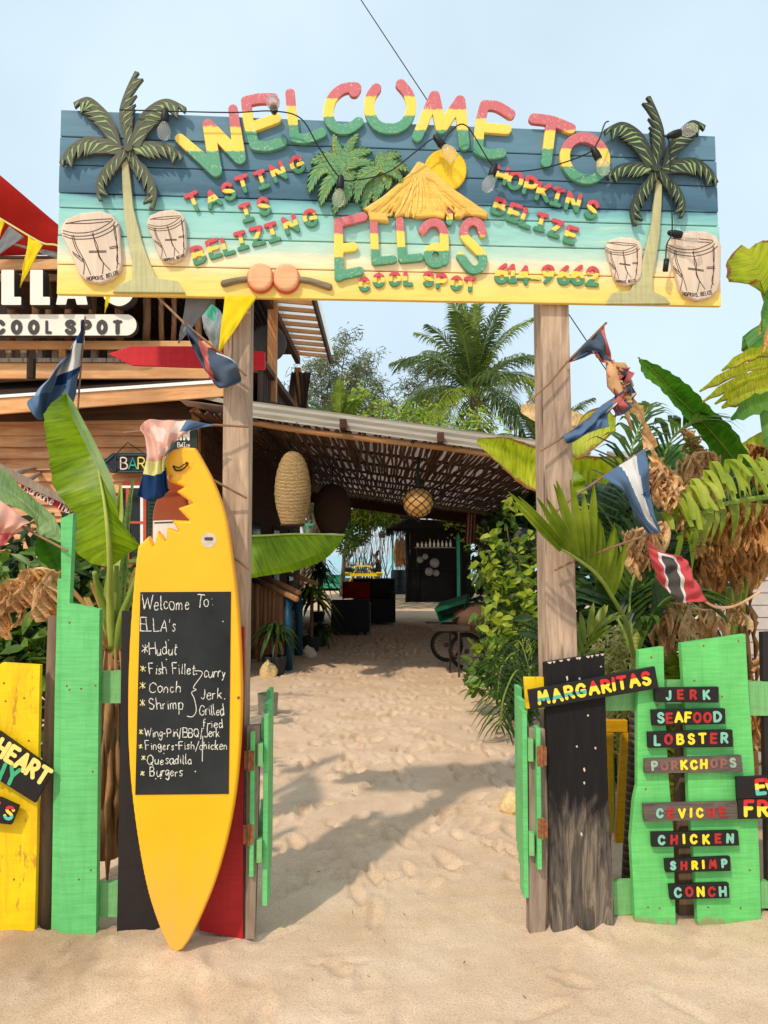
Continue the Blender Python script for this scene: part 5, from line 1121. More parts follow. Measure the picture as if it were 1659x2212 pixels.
for x in (-0.45, 0.62):
    b = MB(); b.beam((x, EY - 0.18, zr(x) + 0.06), (x + .05, 12, zr(x) + 0.02), 0.07, 0.10); b.build('rafter', M['dark_x'], lr)
b = MB(); rows = []
for i in range(2):
    y = EY if i == 0 else 19.2; rows.append([(x, y, zr(x) + 0.11 + 0.014 * math.sin(k * math.pi)) for k, x in enumerate(np.linspace(-2.3, 3.4, 120))])
b.grid(rows)
m_, t_, b_ = _new('old_roof_sheet'); b_.inputs['Base Color'].default_value = srgb(210, 190, 180); b_.inputs['Roughness'].default_value = 0.6
tr_ = _n(t_, 'ShaderNodeBsdfTranslucent'); tr_.inputs[0].default_value = srgb(190, 168, 156); ms_ = _n(t_, 'ShaderNodeMixShader'); ms_.inputs[0].default_value = 0.27
t_.links.new(b_.outputs[0], ms_.inputs[1]); t_.links.new(tr_.outputs[0], ms_.inputs[2]); t_.links.new(ms_.outputs[0], t_.nodes['Material Output'].inputs[0])
b.build('roof_sheet', m_, lr, recalc=False)
M['lath'] = wood('bamboo_lath', srgb(58, 40, 30), srgb(112, 80, 60), 'y', 16, crack=srgb(22, 16, 13))
b = MB(); random.seed(3)
xv = -2.15
while xv < 3.2:
    r_ = random.uniform(0.014, 0.024); ph = random.uniform(0, 6); am = random.uniform(0.008, 0.026)
    b.tube([(xv + am * math.sin(y * 1.7 + ph) + 0.6 * am * math.sin(y * 4.1 + ph) + (0.075 * (y - EY) if xv > 1.2 else 0.0) * (xv - 1.2) * 0.25, y, zr(xv) + random.uniform(-.012, .008)) for y in np.linspace(EY + random.uniform(-.06, .08), 19, 22)], [r_ * random.uniform(.8, 1.2) for _ in range(22)], 5)
    xv += r_ * 2 + random.uniform(0.006, 0.019)
b.build('lath_ceiling', M['lath'], lr, smooth=True)
b = MB()
for y in np.arange(EY + .5, 19, 1.3): b.tube([(x, y + random.uniform(-.05, .05), zr(x) + 0.04) for x in np.linspace(-2.15, 3.1, 9)], 0.022, 6)
b.build('battens', M['lath'], lr)
b = MB(); b.beam((-2.2, 19.1, zr(-2.2) - 0.1), (3.3, 19.1, zr(3.3) - 0.1), 0.12, 0.3); b.build('rear_beam', M['dark_x'], lr)
for x, y in ((2.0, 9.2), (2.35, 12.5), (2.75, 15.8), (3.05, 18.8)):
    b = MB(); b.tube([(x, y, -0.1), (x + .02, y, 1.5), (x, y, zr(x) - .02)], 0.07, 9); b.build('roof_post', M['log'], lr, smooth=True)
b = MB(); b.beam((1.95, EY, zr(1.95) - .08), (3.15, 19, zr(3.15) - .08), 0.1, 0.14); b.build('side_plate', M['dark_x'], lr)

# hanging lamps
def wick():
    m, t, bb_ = _new('woven_rattan'); tc = _n(t, 'ShaderNodeTexCoord')
    w1 = _n(t, 'ShaderNodeTexWave', wave_type='BANDS', bands_direction='Z'); w1.inputs['Scale'].default_value = 20; w1.inputs['Distortion'].default_value = 2.6; w1.inputs['Detail'].default_value = 3; w1.inputs['Detail Scale'].default_value = 3
    t.links.new(tc.outputs['Object'], w1.inputs[0]); n = _noise(t, 60, 3, .6, (1, 1, 2))
    r = _ramp(t, w1.outputs[0], [(0.1, srgb(92, 60, 30)), (0.4, srgb(190, 146, 88)), (0.9, srgb(226, 192, 136))])
    rr = _ramp(t, n.outputs[0], [(0.3, (.7, .68, .62, 1)), (0.6, (1.1, 1.1, 1.05, 1))]); c = _mix(t, 1, r.outputs[0], rr.outputs[0], 'MULTIPLY')
    t.links.new(c, bb_.inputs['Base Color']); bb_.inputs['Roughness'].default_value = .7; _bump(t, bb_, w1.outputs[0], .8, .015); return m
M['wicker'] = wick()
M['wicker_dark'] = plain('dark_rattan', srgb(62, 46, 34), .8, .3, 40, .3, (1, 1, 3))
def basket(name, label, top, bot, ww, Y, mat, hang):
    c = P((top[0] + bot[0]) / 2, bot[1], Y); hh = (P(top[0], top[1], Y) - P(bot[0], bot[1], Y)).z; rr = ww / 2 * Y / F
    r = thing(name, label, 'lamp', c, 'woven lamps under the passage roof')
    prof = [(0.62, 0), (0.72, 0.08), (0.92, 0.25), (1.0, 0.42), (0.97, 0.6), (0.82, 0.78), (0.6, 0.91), (0.34, 0.985), (0.1, 1.0)]
    q = cat(prof, 5); q = [(x * rr + 0.004 * math.sin(i * 2.2), z * hh) for i, (x, z) in enumerate(q)]
    b = MB(); b.lathe(q, c, 40, cap=False); b.build('shade', M[mat], r, smooth=True)
    b = MB(); b.tube([(c.x + rr * .63 * math.cos(a), c.y + rr * .63 * math.sin(a), c.z) for a in np.linspace(0, 2 * math.pi, 25)], 0.012, 6); b.build('rim', M['wicker_dark'], r)
    b = MB(); b.tube([(c.x, c.y, c.z + hh), (c.x, c.y, hang)], 0.008, 6); b.build('cord', M['cable'], r)
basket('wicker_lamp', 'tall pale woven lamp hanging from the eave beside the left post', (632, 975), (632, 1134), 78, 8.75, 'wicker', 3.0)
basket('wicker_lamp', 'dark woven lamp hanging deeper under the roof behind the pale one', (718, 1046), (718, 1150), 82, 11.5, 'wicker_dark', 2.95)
c = P(903, 1086, 9.1); nb = thing('net_float_lamp', 'round amber globe in a knotted net hanging on a dark cord', 'lamp', c - Vector((0, 0, .19)))
R_ = 33 * 9.1 / F; b = MB(); b.lathe([(R_ * math.sin(a) + 1e-4, -R_ * math.cos(a)) for a in np.linspace(0, math.pi, 17)], c, 28); b.build('globe', plain('amber_globe', srgb(206, 154, 88), .3, .25, 4, .02), nb, smooth=True)
b = MB(); nn = 9
for k in range(nn):
    for sgn in (1, -1):
        b.tube([c + Vector(((R_ + .004) * math.sin(a) * math.cos(sgn * a * 1.25 + 2 * math.pi * k / nn), (R_ + .004) * math.sin(a) * math.sin(sgn * a * 1.25 + 2 * math.pi * k / nn), (R_ + .004) * math.cos(a))) for a in np.linspace(0.05, math.pi - 0.05, 24)], 0.0045, 4)
b.build('net', M['cable'], nb)
b = MB(); b.tube([c + Vector((0, 0, R_)), c + Vector((0, 0, R_ + .12)), (c.x + .01, c.y, 2.72)], [0.03, 0.018, 0.02], 7); b.tube([c + Vector((0, 0, -R_)), c + Vector((0.01, 0, -R_ - .05))], 0.02, 6); b.build('cord', M['cable'], nb)
# ================================================================== things along the passage
def cq(X, Y): return (X / 5.833 + 531, Y / 5.833 + 1118.8)
# cane fence and blue posts
cf = thing('cane_fence', 'low fence of upright brown canes under two slanting rails beside the bar', 'fence', P(590, 1430, 11))
cf.location.z = 0
Yf = lambda u: 11.65 - (u - 546) / 75 * 1.3
M['cane'] = wood('brown_cane', srgb(126, 84, 54), srgb(206, 150, 104), 'z', 20, crack=srgb(40, 26, 18))
random.seed(9)
for X, dk in ((92, 0), (130, 1), (206, 0), (250, 1), (300, 0), (350, 1), (404, 0), (446, 0)):
    u, v = cq(X, 790 + (X - 90) * 0.42); p = P(u, v, Yf(u)); b = MB()
    b.tube([(p.x + random.uniform(-.02, .02), p.y + .05 * dk, -0.05), (p.x + random.uniform(-.015, .015), p.y + .05 * dk, p.z * .5), (p.x, p.y + .05 * dk, p.z)], [0.045, 0.04, 0.037], 8); b.build('cane', M['cane'], cf, smooth=True)
for o, dz in ((0, 0), (0.25, 0.07)):
    a, c = P(*cq(85, 772), Yf(546) - 0.06), P(*cq(640, 1022), Yf(641) - 0.06); b = MB(); b.tube([a + Vector((0, o, dz)), (a + c) / 2 + Vector((0, o, dz + .01)), c + Vector((0, o, dz))], 0.04, 8); b.build('rail', M['cane'], cf, smooth=True)
a, c = P(*cq(540, 700), 12.2), P(*cq(905, 832), 12.0); b = MB(); b.tube([a, (a + c) / 2, c], 0.035, 8); b.build('rail', M['cane'], cf, smooth=True)
for (u0, u1, v0, v1, lab) in ((611, 630, 1288, 1452, 'blue painted post nearest the street in front of the cane fence'), (635, 652, 1283, 1418, 'blue painted post farther in at the end of the cane fence')):
    p = G((u0 + u1) / 2, v1); hw_ = (u1 - u0) / 2 * p.y / F; zt = P(u0, v0, p.y).z
    b = MB(); b.tube([(p.x, p.y + hw_, -0.1), (p.x + .01, p.y + hw_, zt * .5), (p.x - .01, p.y + hw_, zt)], [hw_ * 1.05, hw_, hw_ * .97], 12); tag(b.build('blue_post', M['blue'], smooth=True), lab, 'post', 'blue posts by the cane fence')
# sofa, cushion
s0 = G(758, 1372); sf = thing('rattan_sofa', 'black rattan sofa turned away on the left of the passage', 'sofa', (s0.x, s0.y + .4, 0))
M['rattan'] = plain('black_rattan', srgb(20, 22, 24), .6, .3, 60, .3)
xa, xb, y0 = P(716, 1330, s0.y).x, P(797, 1330, s0.y).x, s0.y
for nm, lo_, hi_ in (('back', (xa, y0, .06), (xb, y0 + .14, .68)), ('seat', (xa + .05, y0 + .15, .12), (xb - .05, y0 + .8, .40)), ('armrest', (xa - .02, y0 + .145, .06), (xa + .13, y0 + .85, .60)), ('armrest', (xb - .13, y0 + .145, .06), (xb + .02, y0 + .85, .60))):
    b = MB(); b.box(lo_, hi_); b.build(nm, M['rattan'], sf, bevel=.02)
for x in (xa + .08, xb - .08):
    for y in (y0 + .07, y0 + .75): b = MB(); b.box((x - .03, y - .03, 0), (x + .03, y + .03, .118)); b.build('leg', M['rattan'], sf)
s1 = MB(); y1 = y0 + 2.2; s1.box((xa + .3, y1, .05), (xb + .55, y1 + .8, .55)); s1.box((xa + .3, y1 + .72, .55), (xb + .55, y1 + .86, 1.0)); s1.box((xb + .42, y1, .55), (xb + .55, y1 + .72, .72))
tag(s1.build('rattan_sofa', M['rattan'], bevel=.02), 'second black rattan sofa standing behind the nearer one', 'sofa')
def cushion(c, w_, h_, t, mat, label, tilt=0.2):
    b = MB(); rows = []; n = 14
    for sgn in (1, -1):
        rows = [[(c[0] + w_ * (s - .5), c[1] + sgn * t * (max(0, 1 - abs(2 * s - 1) ** 3.5) * max(0, 1 - abs(2 * q - 1) ** 3.5)) ** .6 + tilt * h_ * q, c[2] + h_ * q + .015 * math.sin(6 * s)) for s in np.linspace(0, 1, n)] for q in np.linspace(0, 1, n)]
        b.grid(rows)
    return tag(b.build('cushion', mat, smooth=True), label, 'cushion')
q = P(768, 1290, y1 - .05); cushion((q.x, y1 + .25, .56), .62, .38, .09, cloth('red_print_cloth', srgb(150, 26, 34), .05, .35, 30), 'red patterned cushion propped on the farther sofa')
# platform with picnic table and two people
PY = 33.5
pl = MB(); pl.box((-7, PY, .1), (0.35, PY + 9, .3)); tag(pl.build('deck_platform', M['dark_x'], bevel=.01), 'low timber platform under the yellow picnic table', 'deck')
b = MB(); b.box((-7, PY - .03, .115), (0.35, PY - .004, .31)); tag(b.build('teal_kerb', M['teal'], bevel=.004), 'teal board edging the front of the platform', 'kerb')
b = MB(); b.box((-4.2, PY + 1.2, .30), (-1.75, PY + 1.5, .66)); tag(b.build('teal_bench', M['teal'], bevel=.01), 'teal bench left of the picnic table', 'bench')
TY, TZ = 36.0, 0.3; k = TY / F
tx = lambda u: (u - U0) * k; tz = lambda v: P(800, v, TY).z
pt = thing('picnic_table', 'bright yellow picnic table seen end-on near the sea', 'picnic table', (tx(784), TY, TZ))
M['pic'] = paint('picnic_yellow', srgb(250, 208, 10), 'x', chips=.2, dirt=.1)
z_t, z_s = TZ + .76, TZ + .46; cx = tx(784)
for nm, x0, x1, z in (('table_top', -.38, .38, z_t), ('bench', -.92, -.62, z_s), ('bench', .62, .92, z_s)):
    b = MB(); b.box((cx + x0, TY - .8, z - .045), (cx + x1, TY + .8, z)); b.build(nm, M['pic'], pt, bevel=.01)
for y in (TY - .6, TY + .6):
    for sg_ in (1, -1):
        b = MB(); b.beam((cx + sg_ * .24, y, z_t - .046), (cx + sg_ * .62, y, TZ), .05, .13, (0, 1, 0)); b.build('leg', M['pic'], pt)
    b = MB(); b.beam((cx - .92, y - .055, z_s - .115), (cx + .92, y - .055, z_s - .115), .05, .13); b.build('cross_bar', M['pic'], pt)
def skin(name, J, E, parent, mat, levels=2):
    """J: {joint: (x, y, z, radius)}, E: edges; first joint is the root"""
    me = bpy.data.meshes.new(name); ks = list(J); idx = {k: i for i, k in enumerate(ks)}; o3 = Vector(parent.location)
    me.from_pydata([tuple(Vector(J[k][:3]) - o3) for k in ks], [(idx[a], idx[c]) for a, c in E], []); me.materials.append(mat)
    o = bpy.data.objects.new(name, me); sc.collection.objects.link(o); o.parent = parent
    s = o.modifiers.new('skin', 'SKIN'); s.use_smooth_shade = True
    for i, k in enumerate(ks): r = J[k][3]; me.skin_vertices[0].data[i].radius = (r, r)
    me.skin_vertices[0].data[0].use_root = True
    sb = o.modifiers.new('sub', 'SUBSURF'); sb.levels = levels; sb.render_levels = levels; return o
M['skin'] = plain('brown_skin', srgb(104, 66, 48), .55, .1, 12, .03); M['hair'] = plain('black_hair', srgb(22, 18, 17), .6, .3, 40, .3)
def sitter(x, d, y, label, shirt, shorts, bun):
    """d = +1 faces right; sits astride the bench end with forearms on the table"""
    r = thing('person', label, 'person', (x, y, TZ)); z0 = z_s + .1
    X = lambda a: x + d * a
    J = {'pelvis': (X(0), y, z0, .13), 'belly': (X(.03), y, z0 + .18, .12), 'chest': (X(.10), y, z0 + .38, .135), 'neck': (X(.17), y, z0 + .53, .055), 'jaw': (X(.21), y, z0 + .60, .07), 'head': (X(.22), y, z0 + .70, .095), 'crown': (X(.20), y, z0 + .77, .07),
         'nose': (X(.325), y, z0 + .665, .02)}
    E = [('pelvis', 'belly'), ('belly', 'chest'), ('chest', 'neck'), ('neck', 'jaw'), ('jaw', 'head'), ('head', 'crown'), ('head', 'nose')]
    for s, n in ((1, 'a'), (-1, 'b')):
        J.update({'sh' + n: (X(.11), y + s * .19, z0 + .43, .06), 'el' + n: (X(.30), y + s * .21, z0 + .20, .045), 'wr' + n: (X(.52), y + s * .1, z0 + .25, .032), 'hd' + n: (X(.60), y + s * .08, z0 + .255, .038),
                  'hip' + n: (X(.05), y + s * .1, z0 - .02, .10), 'kn' + n: (X(.46), y + s * .14, z0 + .02, .065), 'cf' + n: (X(.40), y + s * .14, z0 - .22, .05), 'an' + n: (X(.34), y + s * .14, z0 - .46, .036), 'ft' + n: (X(.50), y + s * .15, TZ + .035, .035)})
        E += [('chest', 'sh' + n), ('sh' + n, 'el' + n), ('el' + n, 'wr' + n), ('wr' + n, 'hd' + n), ('pelvis', 'hip' + n), ('hip' + n, 'kn' + n), ('kn' + n, 'cf' + n), ('cf' + n, 'an' + n), ('an' + n, 'ft' + n)]
    skin('body', J, E, r, M['skin'])
    S = {k: (*v[:3], v[3] * 1.14) for k, v in J.items() if k in ('belly', 'chest', 'sha', 'shb', 'pelvis')}
    for n in 'ab':
        a, c = np.array(J['sh' + n][:3]), np.array(J['el' + n][:3]); S['sl' + n] = (*(a + (c - a) * (.9 if shirt[1] else .12)), .058 if shirt[1] else .066)
    skin('shirt', {k: S[k] for k in ('belly', 'pelvis', 'chest', 'sha', 'shb', 'sla', 'slb')}, [('pelvis', 'belly'), ('belly', 'chest'), ('chest', 'sha'), ('chest', 'shb'), ('sha', 'sla'), ('shb', 'slb')], r, shirt[0])
    Sh = {'pelvis': (*J['pelvis'][:3], .152)}
    for n in 'ab': Sh['hip' + n] = (*J['hip' + n][:3], .118); a, c = np.array(J['hip' + n][:3]), np.array(J['kn' + n][:3]); Sh['th' + n] = (*(a + (c - a) * .72), .088)
    skin('shorts', Sh, [('pelvis', 'hipa'), ('hipa', 'tha'), ('pelvis', 'hipb'), ('hipb', 'thb')], r, shorts)
    H = {'cap': (X(.17), y, z0 + .74, .105), 'nape': (X(.13), y, z0 + .63, .075)}; He = [('cap', 'nape')]
    if bun: H['bun0'] = (X(.08), y, z0 + .86, .05); H['bun'] = (X(.0), y, z0 + .88, .06); He += [('cap', 'bun0'), ('bun0', 'bun')]
    else: H['poof'] = (X(.10), y, z0 + .78, .09); He += [('cap', 'poof')]
    skin('hair', H, He, r, M['hair'])
sitter(cx - .80, 1, TY - .1, 'person in a pale grey shirt sitting on the left bench of the yellow table', (cloth('grey_shirt', srgb(196, 192, 200), .05), True), cloth('dark_green_shorts', srgb(30, 50, 46), .03), False)
sitter(cx + .78, -1, TY + .1, 'person in a dark top with a hair bun sitting on the right bench', (cloth('black_top', srgb(32, 26, 32), .03), False), cloth('dark_trousers', srgb(24, 24, 34), .03), True)
for u in (773, 781): 
    b = MB(); c = Vector((tx(u), TY - .2, z_t)); b.lathe([(.05, 0), (.055, .02), (.06, .17), (.05, .172), (.045, .02)], c, 12); tag(b.build('cup', M['white'], smooth=True), ['white cup on the left of the yellow table top', 'white cup near the middle of the yellow table top'][u == 781], 'cup', 'cups on the picnic table')
# barrel
c = G(862, 1283); rb = 18 * c.y / F; br = thing('barrel', 'dark blue plastic barrel standing beside the teal post', 'barrel', c)
b = MB(); b.lathe(cat([(rb * .92, 0), (rb * .98, .06), (rb, .3), (rb * 1.03, .33), (rb, .36), (rb, .62), (rb * 1.03, .65), (rb, .68), (rb * .98, .9), (rb * .9, .95), (rb * .85, .96)], 3), c, 28); b.build('body', plain('barrel_blue', srgb(18, 34, 44), .4, .2), br, smooth=True)
# teal arbour post and beam
tp = thing('teal_arbour', 'teal post and beam frame at the beach end of the passage', 'arbour', (0.35, 33, 0))
b = MB(); b.beam((tx(848) * .92, 33, 0), (tx(848) * .92, 33, 2.85), .09, .09, (0, 1, 0)); b.build('post', M['teal'], tp, bevel=.006)
b = MB(); b.beam((-3.4, 33, 2.85), (1.3, 33, 2.85), .09, .1); b.build('beam', M['teal'], tp, bevel=.006)
b = MB(); b.beam((-3.3, 33, 0), (-3.3, 33, 2.8), .09, .09, (0, 1, 0)); b.build('post', M['teal'], tp, bevel=.006)
# little palm roofed bar hut
hx0, hx1, hy = P(896, 1250, 25.5).x, P(990, 1250, 25.5).x, 25.5
M['hut_shade'] = wood('shade_black_timber', srgb(14, 12, 11), srgb(30, 25, 22), 'z', 14, crack=srgb(6, 5, 5))  # hut timber coloured near black to stand in for shade
hut = thing('bar_hut', 'dark open hut with a black counter and palm roof on the right', 'hut', (hx0 + .8, hy + 1, 0))
b = MB(); b.box((hx0 - .3, hy, 0), (hx1, hy + .12, 1.05)); b.box((hx0 - .32, hy - .1, 1.05), (hx1, hy + .35, 1.10)); b.build('counter', M['hut_shade'], hut, bevel=.01)
b = MB(); b.box((hx0 - .1, hy + 1.6, 0), (hx1 + .6, hy + 1.7, 2.5)); b.build('back_wall', M['hut_shade'], hut)
for x in (hx0 - .25, hx0 + .1, hx1): b = MB(); b.tube([(x, hy, 0), (x + .03, hy, 1.3), (x, hy, 2.45)], .07, 8); b.build('post', M['hut_shade'], hut, smooth=True)
b = MB(); b.prism([(hx0 - .95, hy - .4, 2.35), (hx1 + .8, hy - .4, 2.15), (hx1 + 2.2, hy - .4, 2.5), (hx0 - .2, hy - .4, 2.72)], (0, 2.6, .15)); b.box((hx0 - .5, hy - 3.4, 2.74), (hx1 + 2.2, hy - .3, 2.8))  # the forward slab is an overhang added to shade the hut
for k_ in range(160): x = random.uniform(hx0 - .95, hx1 + .7); b.tube([(x, hy - .42, 2.40), (x + random.uniform(-.05, .05), hy - .46, 2.30 - random.uniform(.02, .2))], [.018, .004], 4)
b.build('palm_roof', M['hut_shade'], hut)
b = MB(); b.box((hx1 - .06, hy - .2, 0), (hx1 + .04, hy - .1, 2.3)); b.build('teal_corner_post', M['teal'], hut)
for i, (u, v, r_) in enumerate(((907.6, 1209.4, 6.2), (918.6, 1202.4, 5.6), (938.6, 1216, 9.5), (927, 1235, 8.2), (942, 1238, 6.4))):
    c = P(u, v, 25.2); rr = r_ * 25.2 / F; b = MB(); b.lathe([(1e-3, -rr)] + [(rr * math.sin(a), -rr * math.cos(a)) for a in np.linspace(.3, math.pi - .3, 9)] + [(1e-3, rr)], c, 18); b.tube([c + Vector((rr * 1.01 * math.cos(a), -rr * .1, rr * 1.01 * math.sin(a))) for a in np.linspace(0, 2 * math.pi, 19)], .012, 5)
    tag(b.build('fishing_float', plain('chalky_float', srgb(132, 126, 118), .7, .2), smooth=True), ['white fishing float at the far left of the cluster on the hut', 'highest white fishing float on the hut', 'largest white fishing float, at the middle right of the cluster', 'white fishing float at the lower left of the cluster', 'white fishing float at the lower right of the cluster'][i], 'float', 'fishing floats hung on the hut')
b = MB(); b.box((hx0, hy - .12, 1.78), (hx1 - .1, hy + .02, 1.81)); b.build('shelf', M['grey_wood'], hut)
random.seed(41)
for k_ in range(9):
    x = hx0 + .1 + k_ * .135; h_ = random.uniform(.16, .28); b = MB(); b.lathe([(.035, 0), (.038, h_ * .55), (.014, h_ * .75), (.014, h_)], (x, hy - .05, 1.81), 10); tag(b.build('bottle', M[('shell', 'teal', 'maraca', 'white')[k_ % 4]] if 'shell' in M else M['white'], smooth=True), 'small bottle standing on the shelf of the dark hut', 'bottle', 'bottles on the hut shelf')
for u, v, lab in ((797, 1150, 'left dark cage lantern under the teal beam'), (825, 1154, 'middle and widest dark cage lantern under the teal beam'), (839, 1150, 'dark cage lantern nearest the teal post')):
    c = P(u, v + 8, 32.6); r_ = .15 if u == 825 else .10; b = MB(); b.lathe(cat([(r_ * .7, 0), (r_, .08), (r_ * .9, .22), (r_ * .3, .3), (.02, .31)], 3), c, 14); b.tube([c + Vector((0, 0, .3)), (c.x, c.y, 2.86)], .012, 5); tag(b.build('cage_lantern', M['wicker_dark']), lab, 'lantern', 'lanterns under the teal beam')
# striped cloth hanging beside the hut
b = MB(); q0 = [P(u, v, 18.2) for u, v in ((1008, 1110), (1030, 1112), (1028, 1176), (1004, 1172))]
rows = [[tuple(q0[0] * (1 - s) * (1 - t) + q0[1] * s * (1 - t) + q0[2] * s * t + q0[3] * (1 - s) * t + Vector((0, .06 * math.sin(s * 14 + t), 0))) for s in np.linspace(0, 1, 15)] for t in np.linspace(0, 1, 8)]
b.grid(rows, lambda s, t: int(s * 7) % 2); tag(b.build('striped_flag', [cloth('stripe_red', srgb(150, 40, 44)), cloth('stripe_white', srgb(206, 186, 166))], smooth=True, recalc=False), 'red and white striped cloth hanging in the shade by the hut', 'flag')
# dark screen added for shade on the right of the passage
b = MB(); b.box((2.6, 13.6, 0), (2.66, 19, 2.5)); tag(b.build('shade_screen', M['dark'], recalc=True), 'dark board screen closing the right side of the passage', 'wall')
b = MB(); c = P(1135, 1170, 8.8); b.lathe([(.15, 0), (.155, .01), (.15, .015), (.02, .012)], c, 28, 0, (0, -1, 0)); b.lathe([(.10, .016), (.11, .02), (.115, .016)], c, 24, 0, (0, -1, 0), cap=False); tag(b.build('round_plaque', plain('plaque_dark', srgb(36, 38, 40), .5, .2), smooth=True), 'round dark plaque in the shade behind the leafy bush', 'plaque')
# cart with crate
ct = thing('market_cart', 'old trolley with bicycle wheels and a plank tray beside the bush', 'cart', (0, 0, 0)); cg = G(975, 1465); ct.location = (cg.x, cg.y, 0); M['tray'] = wood('old_tray', srgb(44, 38, 34), srgb(84, 72, 62), 'x', 14)
Yc = cg.y; b = MB(); b.prism([P(922, 1350, Yc), P(930, 1350, Yc), P(1016, 1352, Yc), P(1016, 1364, Yc), P(934, 1364, Yc)], (0, .5, 0)); b.build('tray', M['tray'], ct, bevel=.008)
zt = P(960, 1362, Yc).z
for u in (979, 992):
    x = P(u, 1460, Yc).x; y = Yc + (.02 if u > 985 else .45); b = MB(); b.tube([(x, y, -.02), (x, y, zt)], .014, 7); b.build('leg', M['dark_steel'], ct)
b = MB(); b.tube([(P(979, 1460, Yc).x, Yc + .45, .25), (P(992, 1460, Yc).x, Yc + .02, .25)], .01, 6); b.tube([(P(992, 1460, Yc).x, Yc + .02, .25), (P(992, 1460, Yc).x + .6, Yc + .1, .25)], .01, 6); b.build('brace', M['dark_steel'], ct)
def wheel(cx_, cy_, r_, yaw):
    w_ = MB(); ax_ = Vector((math.sin(yaw), math.cos(yaw), 0)); ex = Vector((math.cos(yaw), -math.sin(yaw), 0)); c = Vector((cx_, cy_, r_ + .01)); pt_ = lambda a, rr: c + ex * (rr * math.cos(a)) + Vector((0, 0, rr * math.sin(a)))
    w_.tube([pt_(a, r_ - .02) for a in np.linspace(0, 2 * math.pi, 37)], .021, 8); o = w_.build('wheel', M['cable'], ct, smooth=True)
    q = MB(); q.tube([pt_(a, r_ - .05) for a in np.linspace(0, 2 * math.pi, 37)], .010, 6)
    for k_ in range(18): q.tube([pt_(2 * math.pi * k_ / 18, .03), pt_(2 * math.pi * k_ / 18 + .2, r_ - .05)], .0022, 4)
    q.lathe([(.03, -.04), (.03, .04)], c, 10, 0, ax_); q.build('rim', M['dark_steel'], ct if False else o)
# wheel children sit two levels below the cart
wheel(P(965, 1375, 11.2).x, 11.2, .24, 0.25); wheel(P(1008, 1375, 10.4).x, 10.4, .25, 0.25)
cr_ = thing('crate', 'green plastic crate tipped on the trolley', 'crate', P(968, 1345, Yc + .25))
M['crate'] = plain('green_plastic', srgb(14, 88, 62), .4, .15)
ca = [P(u, v, Yc + .1) for u, v in ((940, 1316), (1006, 1296), (1000, 1330), (950, 1346))]; bk = Vector((.12, .55, .06))
b = MB()
for i in range(4):
    a, c2 = ca[i], ca[(i + 1) % 4]
    for t in np.linspace(0, .82, 6):
        b.prism([a + bk * t, c2 + bk * t, c2 + bk * (t + .12), a + bk * (t + .12)], (0.004, 0, 0.006))
for a in ca: b.tube([a, a + bk], .012, 5)
b.build('lattice_sides', M['crate'], cr_)
b = MB(); b.prism([q + bk * .97 for q in ca], bk * .02); b.prism([ca[0], ca[1], ca[1] + Vector((0, 0, -.04)), ca[0] + Vector((0, 0, -.04))], Vector((0, .01, 0))); b.build('base', M['crate'], cr_)
c = P(1022, 1330, Yc + .3); b = MB(); b.lathe(cat([(.02, -.16), (.2, -.15), (.27, -.05), (.27, .06), (.2, .13), (.08, .16), (.01, .165)], 4), c, 22, 0, (-.2, -.1, 1)); tag(b.build('clay_pot', plain('brown_clay', srgb(98, 70, 54), .7, .2), smooth=True), 'brown round clay pot on the trolley beside the crate', 'pot')
# shells and litter on the sand
M['shell'] = plain('conch_shell', srgb(226, 206, 184), .6, .15, 30, .2); M['coral'] = plain('pale_coral', srgb(224, 196, 140), .8, .25, 40, .5)
def conch(u, v, r_, label, seed, mat='shell'):
    rs = np.random.default_rng(seed); c = G(u, v) + Vector((0, 0, r_ * .5)); b = MB(); an = rs.uniform(0, 6); d = Vector((math.cos(an), math.sin(an), .25)).normalized(); n = d.orthogonal().normalized(); m_ = d.cross(n)
    V, Fc, A_, B_ = [], [], 15, 18
    for i in range(A_):
        t = i / (A_ - 1); rr = r_ * (math.sin(math.pi * t ** .75) ** .8 * .9 + .03)
        for k_ in range(B_):
            a = 2 * math.pi * k_ / B_; sp_ = 1 + (.38 * max(0, math.sin(a * 3 + t * 9)) ** 3 if .25 < t < .75 else 0) + (.3 if .9 < a < 1.8 and .2 < t < .8 else 0)
            V.append(c + d * (r_ * 2.2 * (t - .5)) + (n * math.cos(a) + m_ * math.sin(a)) * rr * sp_ * rs.uniform(.94, 1.06))
    for i in range(A_ - 1):
        for k_ in range(B_): k2 = (k_ + 1) % B_; Fc.append([i * B_ + k_, i * B_ + k2, (i + 1) * B_ + k2, (i + 1) * B_ + k_])
    b.add(V, Fc); tag(b.build('conch_shell', M[mat], smooth=True), label, 'shell', 'conch shells on the sand')
conch(1113, 1656, .055, 'white spiny conch shell behind the right gate, the farther one', 1)
conch(1106, 1752, .075, 'pale yellow conch shell lying half behind the right gate leaf', 2, 'coral')
conch(582, 1462, .12, 'tan conch shell at the foot of the blue post', 3, 'coral')
conch(672, 1421, .10, 'white conch shell in the shade beside the second blue post', 4)
b = MB(); random.seed(31)
for k_ in range(26):
    u, v = random.uniform(560, 1160), random.uniform(1480, 2180); p = G(u, v); L = random.uniform(.005, .014); a = random.uniform(0, 3.1); b.tube([p + Vector((0, 0, .012)), p + Vector((L * math.cos(a), L * math.sin(a), .016))], random.uniform(.0012, .0025), 5)
for (u, v) in ((1018, 1522), (1128, 1582), (1135, 1600), (1150, 1560)):
    p = G(u, v); a = random.uniform(-.6, .6); b.tube([p + Vector((0, 0, .02)), p + Vector((.05 * math.cos(a), .05 * math.sin(a), .03)), p + Vector((.09 * math.cos(a), .09 * math.sin(a), .02))], .004, 5)
tag(b.build('twig_litter', M['brown_wood']), 'scattered twigs and bits on the sand', 'litter', kind='stuff')
